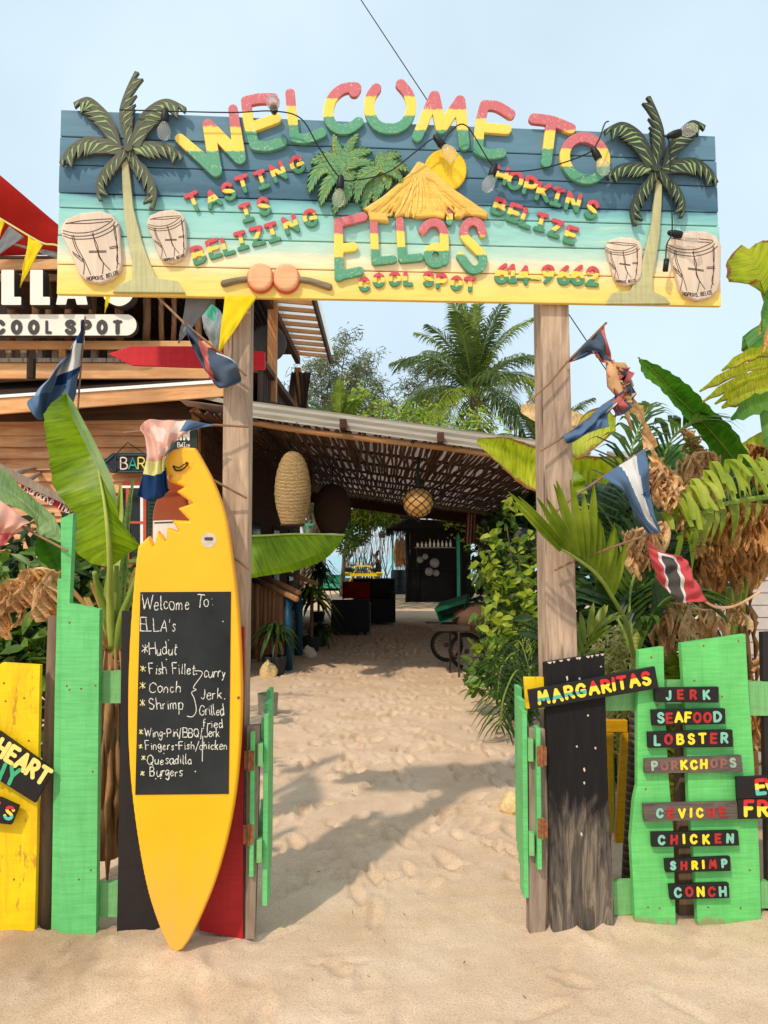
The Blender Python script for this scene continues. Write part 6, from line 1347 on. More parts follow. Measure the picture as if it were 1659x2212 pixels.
c = G(575, 1560); b = MB(); b.lathe([(.07, 0), (.09, .02), (.10, .2), (.105, .21), (.095, .21), (.09, .1)], c + Vector((-.03, .3, 0)), 18); tag(b.build('white_pail', plain('pail', srgb(150, 150, 134), .6, .3, 9)), 'weathered pale pail on the sand behind the left gate', 'pail')
# ================================================================== foliage tools
g = lambda *a: srgb(*a)
M['ban'] = leafmat('banana_leaf', g(84, 122, 4), g(122, 154, 8), g(156, 180, 22), 2.2, .38, .45, 60)
M['ban_d'] = leafmat('banana_leaf_deep', g(46, 96, 26), g(74, 128, 34), g(112, 156, 48), 2.5, .3, .4, 70, edge=None)
M['ban_g'] = leafmat('banana_leaf_grey', g(96, 126, 84), g(130, 158, 104), g(164, 184, 132), 2.5, .3, .5, 50)
M['ban_y'] = leafmat('banana_leaf_yellow', g(128, 150, 22), g(176, 186, 36), g(214, 206, 70), 2.5, .4, .45, 55, edge=g(150, 98, 50))
M['midrib'] = plain('leaf_midrib', g(168, 180, 84), .5, .12, 20, .05)
M['stem_g'] = plain('green_stalk', g(128, 148, 60), .5, .25, 14, .1, (1, 1, .2))
M['dry'] = leafmat('dry_leaf', g(188, 136, 90), g(230, 186, 138), g(246, 218, 178), 6, .25, .8, 30)
M['dry_d'] = leafmat('dry_leaf_brown', g(164, 108, 60), g(214, 158, 100), g(238, 198, 142), 6, .25, .8, 30)
M['palm'] = leafmat('palm_leaflet', g(34, 62, 18), g(60, 88, 26), g(92, 116, 40), 4, .3, .4)
M['palm_hazed'] = leafmat('hazed_palm_leaflet', g(54, 76, 40), g(84, 104, 56), g(120, 134, 82), .8, .3, .5); M['palm_l'] = leafmat('palm_leaflet_light', g(82, 104, 22), g(118, 136, 34), g(156, 166, 60), 4, .35, .4)  # far palm leaf paled and greyed to imitate haze
M['palm_y'] = leafmat('palm_leaflet_bright', g(110, 136, 30), g(156, 172, 50), g(196, 200, 88), 4, .4, .4)
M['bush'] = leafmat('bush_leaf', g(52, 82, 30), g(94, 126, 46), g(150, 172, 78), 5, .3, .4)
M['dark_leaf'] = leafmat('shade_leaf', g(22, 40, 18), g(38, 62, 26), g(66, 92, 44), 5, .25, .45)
M['varieg'] = leafmat('variegated_leaf', g(110, 120, 60), g(186, 180, 110), g(226, 214, 160), 14, .25, .5)
M['casu'] = leafmat('casuarina_needle', g(84, 94, 70), g(116, 122, 92), g(146, 150, 118), .8, .35, .7)  # grey-green needles, greyed further to imitate distant haze
M['lime_l'] = leafmat('fine_bright_leaf', g(110, 142, 44), g(152, 178, 62), g(196, 206, 96), 1.2, .4, .5)
M['trunk'] = wood('grey_trunk', g(96, 84, 70), g(150, 134, 114), 'z', 12, crack=g(50, 42, 36))
M['ban_trunk'] = wood('dry_sheath', g(120, 84, 52), g(198, 152, 104), 'z', 16, crack=g(70, 46, 30))

def blade(mb, mid, left, right, rows=26, half=5, und=0.012, fr=0.0, mi=0, sag=0.0):
    """leaf lofted left edge - midrib - right edge; each a list of (u, v, Y)"""
    m, l, r = ([P(*p) for p in cat(q, 8)] for q in (mid, left, right)); gp = []
    pick = lambda c, t: c[min(len(c) - 1, int(round(t * (len(c) - 1))))]
    for i in range(rows + 1):
        t = i / rows; a, c, e = pick(l, t), pick(m, t), pick(r, t); row = []
        for j in range(-half, half + 1):
            s = abs(j) / half; q = c.lerp(a if j < 0 else e, s)
            w_ = (a - c).length if j < 0 else (e - c).length
            q = q + Vector((0, -und * math.sin(i * 1.9 + s * 2) * s - sag * s * s * w_, -sag * .5 * s * s * w_ + fr * random.uniform(-1, 1) * (s > .9)))
            row.append(q)
        gp.append(row)
    a, b_ = len(gp), len(gp[0]); V = [p for rw in gp for p in rw]; uv = [(abs(j - half) / half, i / rows) for i in range(a) for j in range(b_)]
    mb.add(V, [[i * b_ + j, i * b_ + j + 1, (i + 1) * b_ + j + 1, (i + 1) * b_ + j] for i in range(a - 1) for j in range(b_ - 1)], mi, uv)
    return m
def blade3(mb, mid, wd, up, rows=22, half=4, droop=.25, rips=0, mi=0, und=.01, taper=None):
    """leaf along a 3-D midrib, half width wd, both halves falling away from up; rips = chance of a split"""
    m = [Vector(p) for p in cat([tuple(p) for p in mid], 8)]; L = len(m); up = Vector(up); off = 0
    prof = taper or (lambda t: (math.sin(math.pi * min(1, t * .92 + .06)) ** .55))
    for sg in (-1, 1):
        run = []
        def flush(run):
            if len(run) < 2: return
            V = [p for rw, _ in run for p in rw]; b_ = half + 1; uv = [(j / half, t) for rw, t in run for j in range(b_)]
            mb.add(V, [[i * b_ + j, i * b_ + j + 1, (i + 1) * b_ + j + 1, (i + 1) * b_ + j] for i in range(len(run) - 1) for j in range(half)], mi, uv)
        sh_ = 0
        for i in range(rows + 1):
            t = i / rows; k = min(L - 1, int(t * (L - 1))); d = (m[min(k + 1, L - 1)] - m[max(k - 1, 0)]).normalized(); s = d.cross(up).normalized() * sg; n = s.cross(d) * sg
            w_ = wd * prof(t); row = []
            for j in range(half + 1):
                q = j / half; row.append(m[k] + s * (w_ * q * math.cos(droop * q)) + Vector((0, 0, -w_ * q * q * (droop + sh_))) + d * (w_ * .22 * q) + n * und * math.sin(i * 2.1 + sg))
            run.append((row, t))
            if rips and random.random() < rips:
                flush(run); sh_ = random.uniform(-.15, .35)
                row2 = [p + Vector((0, 0, -(j / half) * w_ * sh_ * .5)) - d * (j / half) * w_ * .05 for j, p in enumerate(row)]; run = [(row2, t)]
        flush(run)
    return m
def pinnate(mb, mid, L, n, wd, up, ang=55, droop=.5, mi=0, jit=.15, prof=None, stub=.06, sides=(1, -1), lift=.25):
    """palm leaf: leaflets both sides of a 3-D rachis"""
    m = [Vector(p) for p in cat([tuple(p) for p in mid], 8)]; K = len(m); up = Vector(up); prof = prof or (lambda t: math.sin(math.pi * (t * .85 + .13)) ** .6)
    for i in range(n):
        t = stub + (1 - stub) * i / (n - 1); x = t * (K - 1); k = min(K - 2, int(x)); p = m[k].lerp(m[k + 1], x - k); d = (m[k + 1] - m[k]).normalized()
        s0 = d.cross(up).normalized()
        for sg in sides:
            a = R(ang * (1 - .45 * t)) + random.uniform(-jit, jit); dr = (d * math.cos(a) + s0 * sg * math.sin(a) + up * (lift + random.uniform(-jit, jit))).normalized()
            l = L * prof(t) * random.uniform(.85, 1.1); sd = dr.cross(up).normalized() * wd / 2; nrm = sd.cross(dr).normalized()
            q = [p, p + dr * l * .3, p + dr * l * .65 + Vector((0, 0, -droop * l * .22)), p + dr * l * .95 + Vector((0, 0, -droop * l * .62))]
            V = [q[0] - sd * .4, q[0] + sd * .4, q[1] - sd, q[1] + sd, q[2] - sd * .8, q[2] + sd * .8, q[3]]
            mb.add(V, [[0, 1, 3, 2], [2, 3, 5, 4], [4, 5, 6]], mi)
    return m
def leaves(mb, n, pts, L, W, mi=0, updir=.3, seed=0, spread=1.0):
    """n folded leaves at points drawn by pts(rs)"""
    rs = np.random.default_rng(seed); A = np.array([pts(rs) for _ in range(n)]); d = rs.normal(0, 1, (n, 3)) * [1, 1, .6] + [0, 0, -updir]; d /= np.linalg.norm(d, axis=1)[:, None]
    nn = rs.normal(0, 1, (n, 3)) * .7 + [0, -.35, .8]; s = np.cross(d, nn); s /= np.linalg.norm(s, axis=1)[:, None] + 1e-9; nn = np.cross(s, d); l = L * rs.uniform(.6, 1.25, n)[:, None]; w_ = W * rs.uniform(.7, 1.2, n)[:, None]
    b0, tip = A, A + d * l - [0, 0, .12] * l; o = len(mb.v); e1, e2 = A + d * l * .27 + nn * w_ * .22, A + d * l * .66 + nn * w_ * .2 - [0, 0, .04] * l
    V = np.stack([b0, e1 + s * w_ * .88, e2 + s * w_ * .78, tip, e2 - s * w_ * .78, e1 - s * w_ * .88], 1).reshape(-1, 3); mb.v.extend(map(tuple, V.tolist()))
    for i in range(n): k = o + 6 * i; mb.f += [[k, k + 1, k + 2, k + 3], [k, k + 3, k + 4, k + 5]]
    mb.m += [mi] * (2 * n); mb.uv += [None] * (2 * n)
def ell(cs):
    """picks points in a set of ellipsoids (c, r), weighted to the outer half"""
    wts = np.array([r[0] * r[1] + r[0] * r[2] for _, r in cs]); wts = wts / wts.sum()
    def f(rs):
        c, r = cs[rs.choice(len(cs), p=wts)]; v = rs.normal(0, 1, 3); v /= np.linalg.norm(v); return np.array(c) + v * np.array(r) * rs.uniform(.25, 1) ** .5
    return f

# ================================================================== left: banana plant behind the surfboard
bn = thing('banana_plant', 'banana plant with one tall bright leaf between the green plank and the surfboard', 'banana plant', G(238, 1960)); bn.location.y = 3.75; bn.location.z = 0
Y1 = 3.55
b = MB()
blade(b, [(143, 850, Y1 + .25), (176, 905, Y1 + .2), (206, 985, Y1 + .1), (222, 1070, Y1 + .02), (232, 1150, Y1), (238, 1224, Y1 + .05)],
      [(139, 848, Y1 + .2), (99, 886, Y1 + .05), (96, 920, Y1), (105, 980, Y1), (114, 1045, Y1 + .02), (136, 1082, Y1 + .02), (166, 1122, Y1 + .05), (160, 1182, Y1 + .08), (196, 1216, Y1 + .08), (236, 1224, Y1 + .05)],
      [(148, 852, Y1 + .22), (176, 916, Y1 + .10), (207, 982, Y1 + 0), (240, 1050, Y1 - .04), (251, 1090, Y1 - .02), (262, 1132, Y1), (298, 1172, Y1 + .06), (300, 1182, Y1 + .06), (268, 1202, Y1 + .07), (240, 1226, Y1 + .05)], 44, 6, .008)
b.build('leaf', M['ban'], bn, smooth=True, recalc=False)
b = MB(); b.grid([[P(*p) for p in cat([(143, 848, Y1 + .22), (160, 872, Y1 + .16), (184, 915, Y1 + .08), (215, 975, Y1 - .02), (244, 1040, Y1 - .06), (254, 1090, Y1 - .03)], 6)], [P(*p) for p in cat([(143, 850, Y1 + .22), (152, 890, Y1 + .18), (172, 935, Y1 + .1), (204, 1000, Y1 + 0), (236, 1062, Y1 - .045), (252, 1092, Y1 - .02)], 6)]]); b.build('folded_edge', M['ban_g'], bn, smooth=True, recalc=False)
b = MB(); b.tube([P(*p) for p in cat([(206, 985, Y1 + .09), (224, 1075, Y1 + .01), (233, 1150, Y1 - .01), (238, 1224, Y1 + .04), (238, 1300, Y1 + .14), (240, 1400, Y1 + .2)], 6)], [.004 + .0006 * i for i in range(31)], 8); b.build('leaf_stalk', M['midrib'], bn, smooth=True)
for i, pts in enumerate(([(204, 1235, Y1 + .1), (214, 1280, Y1 + .15), (232, 1340, Y1 + .2), (240, 1420, Y1 + .22)], [(252, 1222, Y1 + .18), (250, 1300, Y1 + .2), (245, 1400, Y1 + .23)], [(296, 1245, Y1 + .1), (280, 1290, Y1 + .12), (262, 1340, Y1 + .18), (246, 1420, Y1 + .22)])):
    b = MB(); b.tube([P(*p) for p in cat(pts, 5)], [.012 + .001 * k for k in range(5 * (len(pts) - 1) + 1)], 8); b.build('leaf_stalk', M['stem_g'], bn, smooth=True)
for i, pts in enumerate(([(186, 1290, Y1 + .1), (205, 1330, Y1 + .12), (230, 1400, Y1 + .18)], [(200, 1258, Y1 + .2), (222, 1330, Y1 + .21), (236, 1410, Y1 + .2)], [(296, 1225, Y1 + .2), (270, 1320, Y1 + .2), (250, 1420, Y1 + .2)], [(150, 1268, Y1 + .1), (190, 1320, Y1 + .16), (232, 1410, Y1 + .2)])):
    b = MB(); q = [P(*p) for p in cat(pts, 5)]; b.grid([[p + Vector((-.012 - .004 * math.sin(k), 0, 0)) for k, p in enumerate(q)], [p + Vector((0, -.012, 0)) for p in q], [p + Vector((.014, .004, 0)) for p in q]]); b.build('dry_leaf', M['dry_d'], bn, recalc=False)
b = MB(); b.tube([P(240, 1370, Y1 + .22), P(238, 1450, Y1 + .22), P(234, 1600, Y1 + .22), P(230, 1850, Y1 + .22)], [.022, .04, .05, .062], 12)
for k in range(26):
    z = random.uniform(.1, 1.0); a = random.uniform(3.3, 6.1); c = P(236, 1500, Y1 + .22); b.tube([(c.x + .05 * math.cos(a), c.y + .05 * math.sin(a), z + .2), (c.x + .075 * math.cos(a), c.y + .075 * math.sin(a), z), (c.x + .06 * math.cos(a), c.y + .06 * math.sin(a), z - .15)], [.004, .016, .003], 5)
b.build('stem', M['ban_trunk'], bn, smooth=True)
b = MB(); blade(b, [(215, 1385, 3.85), (236, 1270, 3.95), (252, 1130, 4.05), (262, 1050, 4.1)], [(214, 1386, 3.85), (225, 1270, 3.93), (244, 1130, 4.0), (259, 1042, 4.1)], [(217, 1386, 3.85), (252, 1270, 3.93), (266, 1130, 4.0), (263, 1042, 4.1)], 20, 3, .004); b.build('rolled_leaf', M['midrib'], bn, smooth=True, recalc=False)
b = MB(); blade(b, [(258, 1400, 3.9), (268, 1250, 4.05), (278, 1120, 4.15), (288, 1038, 4.2)], [(256, 1400, 3.9), (258, 1250, 4.0), (268, 1120, 4.1), (286, 1034, 4.2)], [(260, 1400, 3.9), (274, 1250, 4.0), (282, 1120, 4.1), (290, 1036, 4.2)], 20, 3, .004); b.build('rolled_leaf', M['ban_g'], bn, smooth=True, recalc=False)
# right-going hanging leaf behind the post
b = MB(); Y2 = 4.3; m_ = blade(b, [(440, 1158, Y2), (548, 1158, Y2), (640, 1154, Y2 + .05), (745, 1156, Y2 + .1)], [(440, 1262, Y2 - .03), (545, 1240, Y2 - .06), (632, 1218, Y2 - .03), (700, 1190, Y2 + .04), (745, 1157, Y2 + .1)], [(440, 1270, Y2 + .22), (548, 1248, Y2 + .24), (640, 1232, Y2 + .22), (706, 1205, Y2 + .16), (745, 1157, Y2 + .1)], 30, 5, .006); b.tube(m_, [.006] * len(m_), 6, 1)
tag(b.build('banana_leaf', [M['ban'], M['midrib']], smooth=True, recalc=False), 'bright banana leaf hanging level behind the left post over the passage', 'leaf')
# greyer leaf at the left edge with its stalk
bl = thing('banana_plant', 'lower banana plant at the far left with a drooping grey green leaf', 'banana plant', (-2.35, 4.5, 0))
b = MB(); Y3 = 4.0; blade(b, [(-30, 1040, Y3 + .1), (20, 1062, Y3 + .05), (75, 1105, Y3), (118, 1150, Y3 - .1), (136, 1172, Y3 - .2)], [(-30, 1004, Y3 + .1), (12, 1016, Y3 + .05), (50, 1058, Y3), (87, 1088, Y3 - .02), (122, 1124, Y3 - .08), (136, 1172, Y3 - .2)], [(-30, 1085, Y3 - .05), (20, 1090, Y3 - .06), (72, 1120, Y3 - .08), (80, 1150, Y3 - .08), (100, 1160, Y3 - .1), (136, 1174, Y3 - .2)], 28, 5, .01); b.build('leaf', M['ban_g'], bl, smooth=True, recalc=False)
b = MB(); blade(b, [(85, 1160, Y3 + .2), (110, 1185, Y3 + .2), (128, 1230, Y3 + .2)], [(82, 1158, Y3 + .15), (78, 1200, Y3 + .1), (128, 1245, Y3 + .2)], [(88, 1156, Y3 + .15), (135, 1170, Y3 + .1), (140, 1225, Y3 + .2)], 16, 4, .008); b.build('leaf', M['ban_d'], bl, smooth=True, recalc=False)
b = MB(); q = [P(*p) for p in cat([(-40, 1310, 3.7), (0, 1278, 3.7), (40, 1250, 3.68), (84, 1228, 3.65), (128, 1240, 3.65)], 6)]; b.tube(q, .007, 6)
for i in [i for i in range(0, len(q) - 1) for _ in range(3)]:
    l = random.uniform(.06, .26); p = q[i] + Vector((random.uniform(-.02, .02), random.uniform(-.03, .03), 0)); w0 = random.uniform(.006, .022)
    rows = []
    for k in range(6):
        t = k / 5; rows.append([p + Vector((w0 * (s - .5) * 2 * (1 - .3 * t) + .03 * math.sin(5 * t + i), .03 * math.sin(4 * t + s * 4 + i), -l * t)) for s in (0, .35, .7, 1)])
    b.grid(rows)
b.build('dry_leaf', M['dry'], bl, smooth=True, recalc=False)
b = MB(); b.tube([(-2.35, 4.5, 0), (-2.3, 4.45, .8), P(-40, 1050, 4.1)], [.07, .05, .02], 9); b.build('stem', M['ban_trunk'], bl, smooth=True)
b = MB()
leaves(b, 1500, ell([(P(40, 1240, 4.9), (.5, .4, .3)), (P(70, 1330, 4.7), (.5, .35, .3)), (P(20, 1400, 4.5), (.45, .3, .25)), (P(110, 1180, 5.0), (.3, .3, .25)), (P(190, 1330, 4.8), (.35, .3, .45)), (P(90, 1500, 4.5), (.5, .3, .5))]), .13, .026, 0, .1, 3)
leaves(b, 500, ell([(P(60, 1300, 4.6), (.5, .35, .35)), (P(100, 1420, 4.4), (.4, .3, .25)), (P(200, 1270, 4.6), (.3, .3, .3))]), .15, .03, 1, .1, 4)
for u in (20, 60, 75, 110, 195): b.tube([(P(u, 1500, 4.6).x, 4.6, 0), P(u + 6, 1350, 4.7), P(u, 1200, 4.9)], [.02, .014, .006], 6, 2)
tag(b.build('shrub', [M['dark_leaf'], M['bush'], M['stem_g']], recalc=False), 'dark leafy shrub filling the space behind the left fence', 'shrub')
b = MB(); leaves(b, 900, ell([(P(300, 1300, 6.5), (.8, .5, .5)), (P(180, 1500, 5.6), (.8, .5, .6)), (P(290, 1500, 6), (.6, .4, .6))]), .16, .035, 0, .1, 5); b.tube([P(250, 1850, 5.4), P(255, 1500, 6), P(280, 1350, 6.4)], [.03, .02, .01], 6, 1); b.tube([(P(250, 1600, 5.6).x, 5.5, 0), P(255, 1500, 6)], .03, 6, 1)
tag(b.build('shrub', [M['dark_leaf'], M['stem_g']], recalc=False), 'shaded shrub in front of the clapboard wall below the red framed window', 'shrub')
# potted plants along the cane fence
def strappy(loc, n, L, W, mats, label, name='potted_plant', pot=True, hgt=.35, seed=1, up=.55):
    rs = random.Random(seed); r = thing(name, label, 'plant', loc); b = MB()
    for k in range(n):
        a = rs.uniform(0, 6.28); e = rs.uniform(.2, 1.2); l = L * rs.uniform(.6, 1.15); z0 = hgt * rs.uniform(.75, 1.0); c = Vector(loc) + Vector((0, 0, z0)); h_ = Vector((math.cos(a), math.sin(a), 0)); sd = Vector((-math.sin(a), math.cos(a), 0)) * W
        pts = [c + h_ * l * t * math.cos(e * (1 - t * .3)) + Vector((0, 0, l * (up * t * math.sin(e) * 2 - 1.05 * t * t))) for t in (0, .33, .66, 1)]
        b.add([pts[0] - sd * .5, pts[0] + sd * .5, pts[1] - sd, pts[1] + sd, pts[2] - sd * .8, pts[2] + sd * .8, pts[3]], [[0, 1, 3, 2], [2, 3, 5, 4], [4, 5, 6]], rs.randrange(len(mats)))
    b.build('foliage', mats, r, recalc=False)
    b = MB(); c = Vector(loc)
    if pot: b.lathe([(.10, 0), (.125, .03), (.15, .22), (.155, .25), (.14, .25), (.12, .18)], c, 18); b.build('pot', plain('dark_pot', g(40, 44, 46), .6, .2), r, smooth=True)
    b = MB(); b.tube([c + Vector((0, 0, .02)), c + Vector((.01, 0, hgt))], .03, 7); b.build('stem', M['brown_wood'], r)
    return r
p_ = G(596, 1456); strappy((p_.x, p_.y - .1, 0), 70, .42, .022, [M['dark_leaf'], M['palm'], M['dark_leaf']], 'dark strap leaved potted plant in front of the first blue post', hgt=.62, seed=2)
p_ = G(672, 1408); strappy((p_.x, p_.y, 0), 60, .6, .04, [M['dark_leaf'], M['dark_leaf'], M['palm_l']], 'tall dark potted plant with broad leaves by the second blue post', hgt=1.0, seed=5)
p_ = G(690, 1395); strappy((p_.x, p_.y, 0), 40, .5, .03, [M['dark_leaf'], M['palm']], 'lower potted plant between the blue posts and the sofa', hgt=.3, seed=6)
p_ = G(716, 1345); strappy((p_.x - .3, p_.y, 0), 90, .75, .03, [M['dark_leaf'], M['palm']], 'feathery dark plant rising behind the sofa at the left', hgt=1.35, seed=8)

# ================================================================== right: bush beside the passage
b = MB(); rs_ = [(P(1095, 1330, 8.6), (.38, .4, .42)), (P(1130, 1200, 8.8), (.26, .3, .22)), (P(1085, 1410, 8.3), (.34, .35, .26)), (P(1125, 1440, 8.2), (.28, .3, .26)), (P(1068, 1185, 8.9), (.15, .2, .16)), (P(1100, 1120, 9.0), (.10, .15, .2)), (P(1140, 1300, 8.6), (.26, .3, .4)), (P(1045, 1240, 8.6), (.15, .2, .14)), (P(1080, 1255, 8.6), (.25, .25, .14))]
leaves(b, 900, ell(rs_), .13, .04, 0, .25, 6)
leaves(b, 260, ell([(c - Vector((.0, .25, -.1)), (r[0] * .9, r[1] * .6, r[2] * .9)) for c, r in rs_]), .135, .042, 1, .15, 7)
leaves(b, 260, ell([(P(1035, 1465, 7.6), (.16, .2, .18)), (P(1120, 1490, 7.4), (.22, .2, .2)), (P(1130, 1530, 7.0), (.16, .2, .15))]), .12, .038, 0, .3, 8)
root = G(1105, 1480)
for q in ((1070, 1300), (1120, 1200), (1095, 1140), (1045, 1400), (1030, 1460), (1130, 1400), (1055, 1190)):
    e = P(*q, 8.5); b.tube([root, root.lerp(e, .5) + Vector((.1, 0, .12)), e], [.03, .02, .006], 6, 2)
tag(b.build('leafy_bush', [M['bush'], M['palm_y'], M['trunk']], recalc=False), 'sunlit leafy bush spilling over the right of the passage', 'bush')
b = MB(); leaves(b, 1500, ell([(P(1120, 1250, 10.2), (.7, .5, 1.1)), (P(1150, 1120, 10.5), (.5, .4, .5)), (P(1140, 1400, 9.4), (.5, .4, .5))]), .16, .05, 0, .2, 9); b.tube([(1.8, 10, 0), (1.85, 10.2, 2.2)], .05, 7, 1)
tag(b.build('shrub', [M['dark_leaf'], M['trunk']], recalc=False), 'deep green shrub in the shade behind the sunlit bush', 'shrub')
# low palm fronds at the bush foot
lp = thing('palm_seedling', 'small palm with drooping dark fronds at the foot of the right post', 'palm', G(1165, 1560)); lp.location.z = 0
o = Vector(lp.location)
for k, (du, dv, dy) in enumerate(((1085, 1440, -.3), (1100, 1400, .1), (1125, 1372, .2), (1090, 1500, -.7), (1140, 1480, -.6), (1170, 1350, .3), (1200, 1400, .2))):
    e = P(du, dv, o.y + dy); m_ = (o + Vector((0, 0, .1))).lerp(e, .55) + Vector((0, 0, .28)); b = MB(); q = pinnate(b, [o + Vector((0, 0, .05)), m_, e, e + (e - m_) * .25 + Vector((0, 0, -.2))], .42, 22, .022, (0, -.25, 1), 60, .75); b.tube(q, .008, 5, 1); b.build('frond', [M['palm'] if k % 2 else M['dark_leaf'], M['stem_g']], lp, recalc=False)
# areca palm whose frond crosses the right post
ar = thing('areca_palm', 'slender ringed palm behind the fence with a frond across the right post', 'palm', Q(1362, 1890, -.4)); ar.location.z = 0
YA = 3.75
def ringed():
    m, t, bb_ = _new('ringed_palm_stem'); tc = _n(t, 'ShaderNodeTexCoord'); sp = _n(t, 'ShaderNodeSeparateXYZ'); t.links.new(tc.outputs['Object'], sp.inputs[0])
    w1 = _n(t, 'ShaderNodeTexWave', wave_type='BANDS', bands_direction='Z'); w1.inputs['Scale'].default_value = 9; w1.inputs['Distortion'].default_value = .6; t.links.new(tc.outputs['Object'], w1.inputs[0])
    r = _ramp(t, w1.outputs[0], [(0.0, srgb(120, 96, 74)), (0.14, srgb(66, 52, 42)), (1, srgb(48, 40, 34))]); hr = _ramp(t, sp.outputs[2], [(0.84, (0, 0, 0, 1)), (0.9, (1, 1, 1, 1))])
    gr = _ramp(t, w1.outputs[0], [(0.0, srgb(150, 150, 80)), (0.2, srgb(122, 128, 44)), (1, srgb(140, 142, 52))]); c = _mix(t, hr.outputs[0], r.outputs[0], gr.outputs[0]); t.links.new(c, bb_.inputs['Base Color']); bb_.inputs['Roughness'].default_value = .6; _bump(t, bb_, w1.outputs[0], .5, .01); return m
b = MB(); b.tube([P(1362, 1900, YA), P(1366, 1720, YA), P(1373, 1560, YA), P(1376, 1450, YA), P(1372, 1360, YA)], [.042, .034, .028, .026, .02], 14); b.build('trunk', ringed(), ar, smooth=True)
cr0 = P(1374, 1400, YA)
def afrond(pts, L, n, wd, mat, up=(0, -.35, 1), sides=(1, -1), ang=58, droop=.45, lift=.3, stub=.15):
    b = MB(); q = pinnate(b, [P(*p) for p in pts], L, n, wd, up, ang, droop, 0, .12, sides=sides, lift=lift, stub=stub); b.tube(q, [.011 - .008 * i / len(q) for i in range(len(q))], 6, 1); b.build('frond', [M[mat], M['stem_g']], ar, recalc=False)
# the crossing frond: its upper blades are drawn one by one
b = MB(); rch = [P(*p) for p in cat([(1370, 1420, YA), (1352, 1345, YA - .15), (1330, 1302, YA - .3), (1291, 1243, YA - .5), (1243, 1205, YA - .62), (1205, 1182, YA - .7)], 6)]; b.tube(rch, [.013 - .0003 * i for i in range(len(rch))], 7, 1)
def ublade(u0, v0, u1, v1, wd, bend, mi=0):
    y0 = YA - .3 - .45 * max(0, min(1, (1330 - u0) / 130)); a, c = P(u0, v0, y0), P(u1, v1, y0 - .06); d = c - a; s = Vector((-d.z, 0, d.x)).normalized()
    if s.x < 0: s = -s
    rows = []
    for i in range(10):
        t = i / 9; w_ = wd * (math.sin(math.pi * min(1, t * .8 + .2)) ** .7 if t < .98 else .05); p = a + d * t + s * bend * math.sin(math.pi * t * .5) * t + Vector((0, -.02 * math.sin(t * 3), 0)); rows.append([p - s * w_, p + Vector((0, .012, 0)), p + s * w_])
    b.grid(rows, mi=mi)
for q in ((1216, 1186, 1098, 1062, .014, .0), (1212, 1190, 1098, 1090, .011, .02), (1222, 1190, 1120, 1072, .015, 0), (1230, 1195, 1156, 1078, .016, .01), (1240, 1200, 1180, 1076, .018, .0), (1248, 1204, 1192, 1042, .02, .02), (1252, 1206, 1187, 1050, .018, .02), (1258, 1212, 1222, 1038, .021, .02), (1264, 1216, 1250, 1066, .022, .02), (1274, 1226, 1272, 1046, .022, .02), (1284, 1235, 1290, 1110, .022, .0), (1296, 1250, 1296, 1120, .02, 0), (1302, 1256, 1322, 1130, .02, .01), (1312, 1270, 1330, 1140, .02, .0), (1322, 1285, 1350, 1170, .018, .0)):
    ublade(*q)
b.build('frond', [M['palm_l'], M['stem_g']], ar, recalc=False)
afrond([(1368, 1420, YA), (1330, 1330, YA + .05), (1290, 1290, YA + .15), (1225, 1280, YA + .25)], .42, 22, .035, 'palm', sides=(1, -1), droop=.6)
afrond([(1372, 1410, YA), (1360, 1290, YA + .1), (1400, 1180, YA + .2), (1470, 1130, YA + .3)], .45, 24, .036, 'palm', droop=.5)
afrond([(1376, 1410, YA), (1410, 1330, YA - .1), (1450, 1290, YA - .1), (1510, 1300, YA - .1)], .36, 20, .034, 'palm', droop=.6)
afrond([(1374, 1400, YA), (1380, 1200, YA + .3), (1360, 1000, YA + .5), (1400, 880, YA + .7)], .5, 26, .034, 'palm', droop=.8, stub=.3)
afrond([(1374, 1400, YA), (1340, 1180, YA + .3), (1290, 1090, YA + .5), (1250, 1090, YA + .6)], .48, 24, .036, 'palm', droop=.5)
afrond([(1378, 1400, YA), (1400, 1150, YA + .5), (1450, 950, YA + .7), (1540, 900, YA + .8)], .5, 26, .03, 'palm', droop=.9, stub=.35)
b = MB(); pinnate(b, [P(1252, 1425, 3.5), P(1270, 1380, 3.5), P(1300, 1345, 3.5)], .22, 7, .03, (0, -.5, 1), 40, .3); b.build('frond', M['palm_l'], ar, recalc=False)
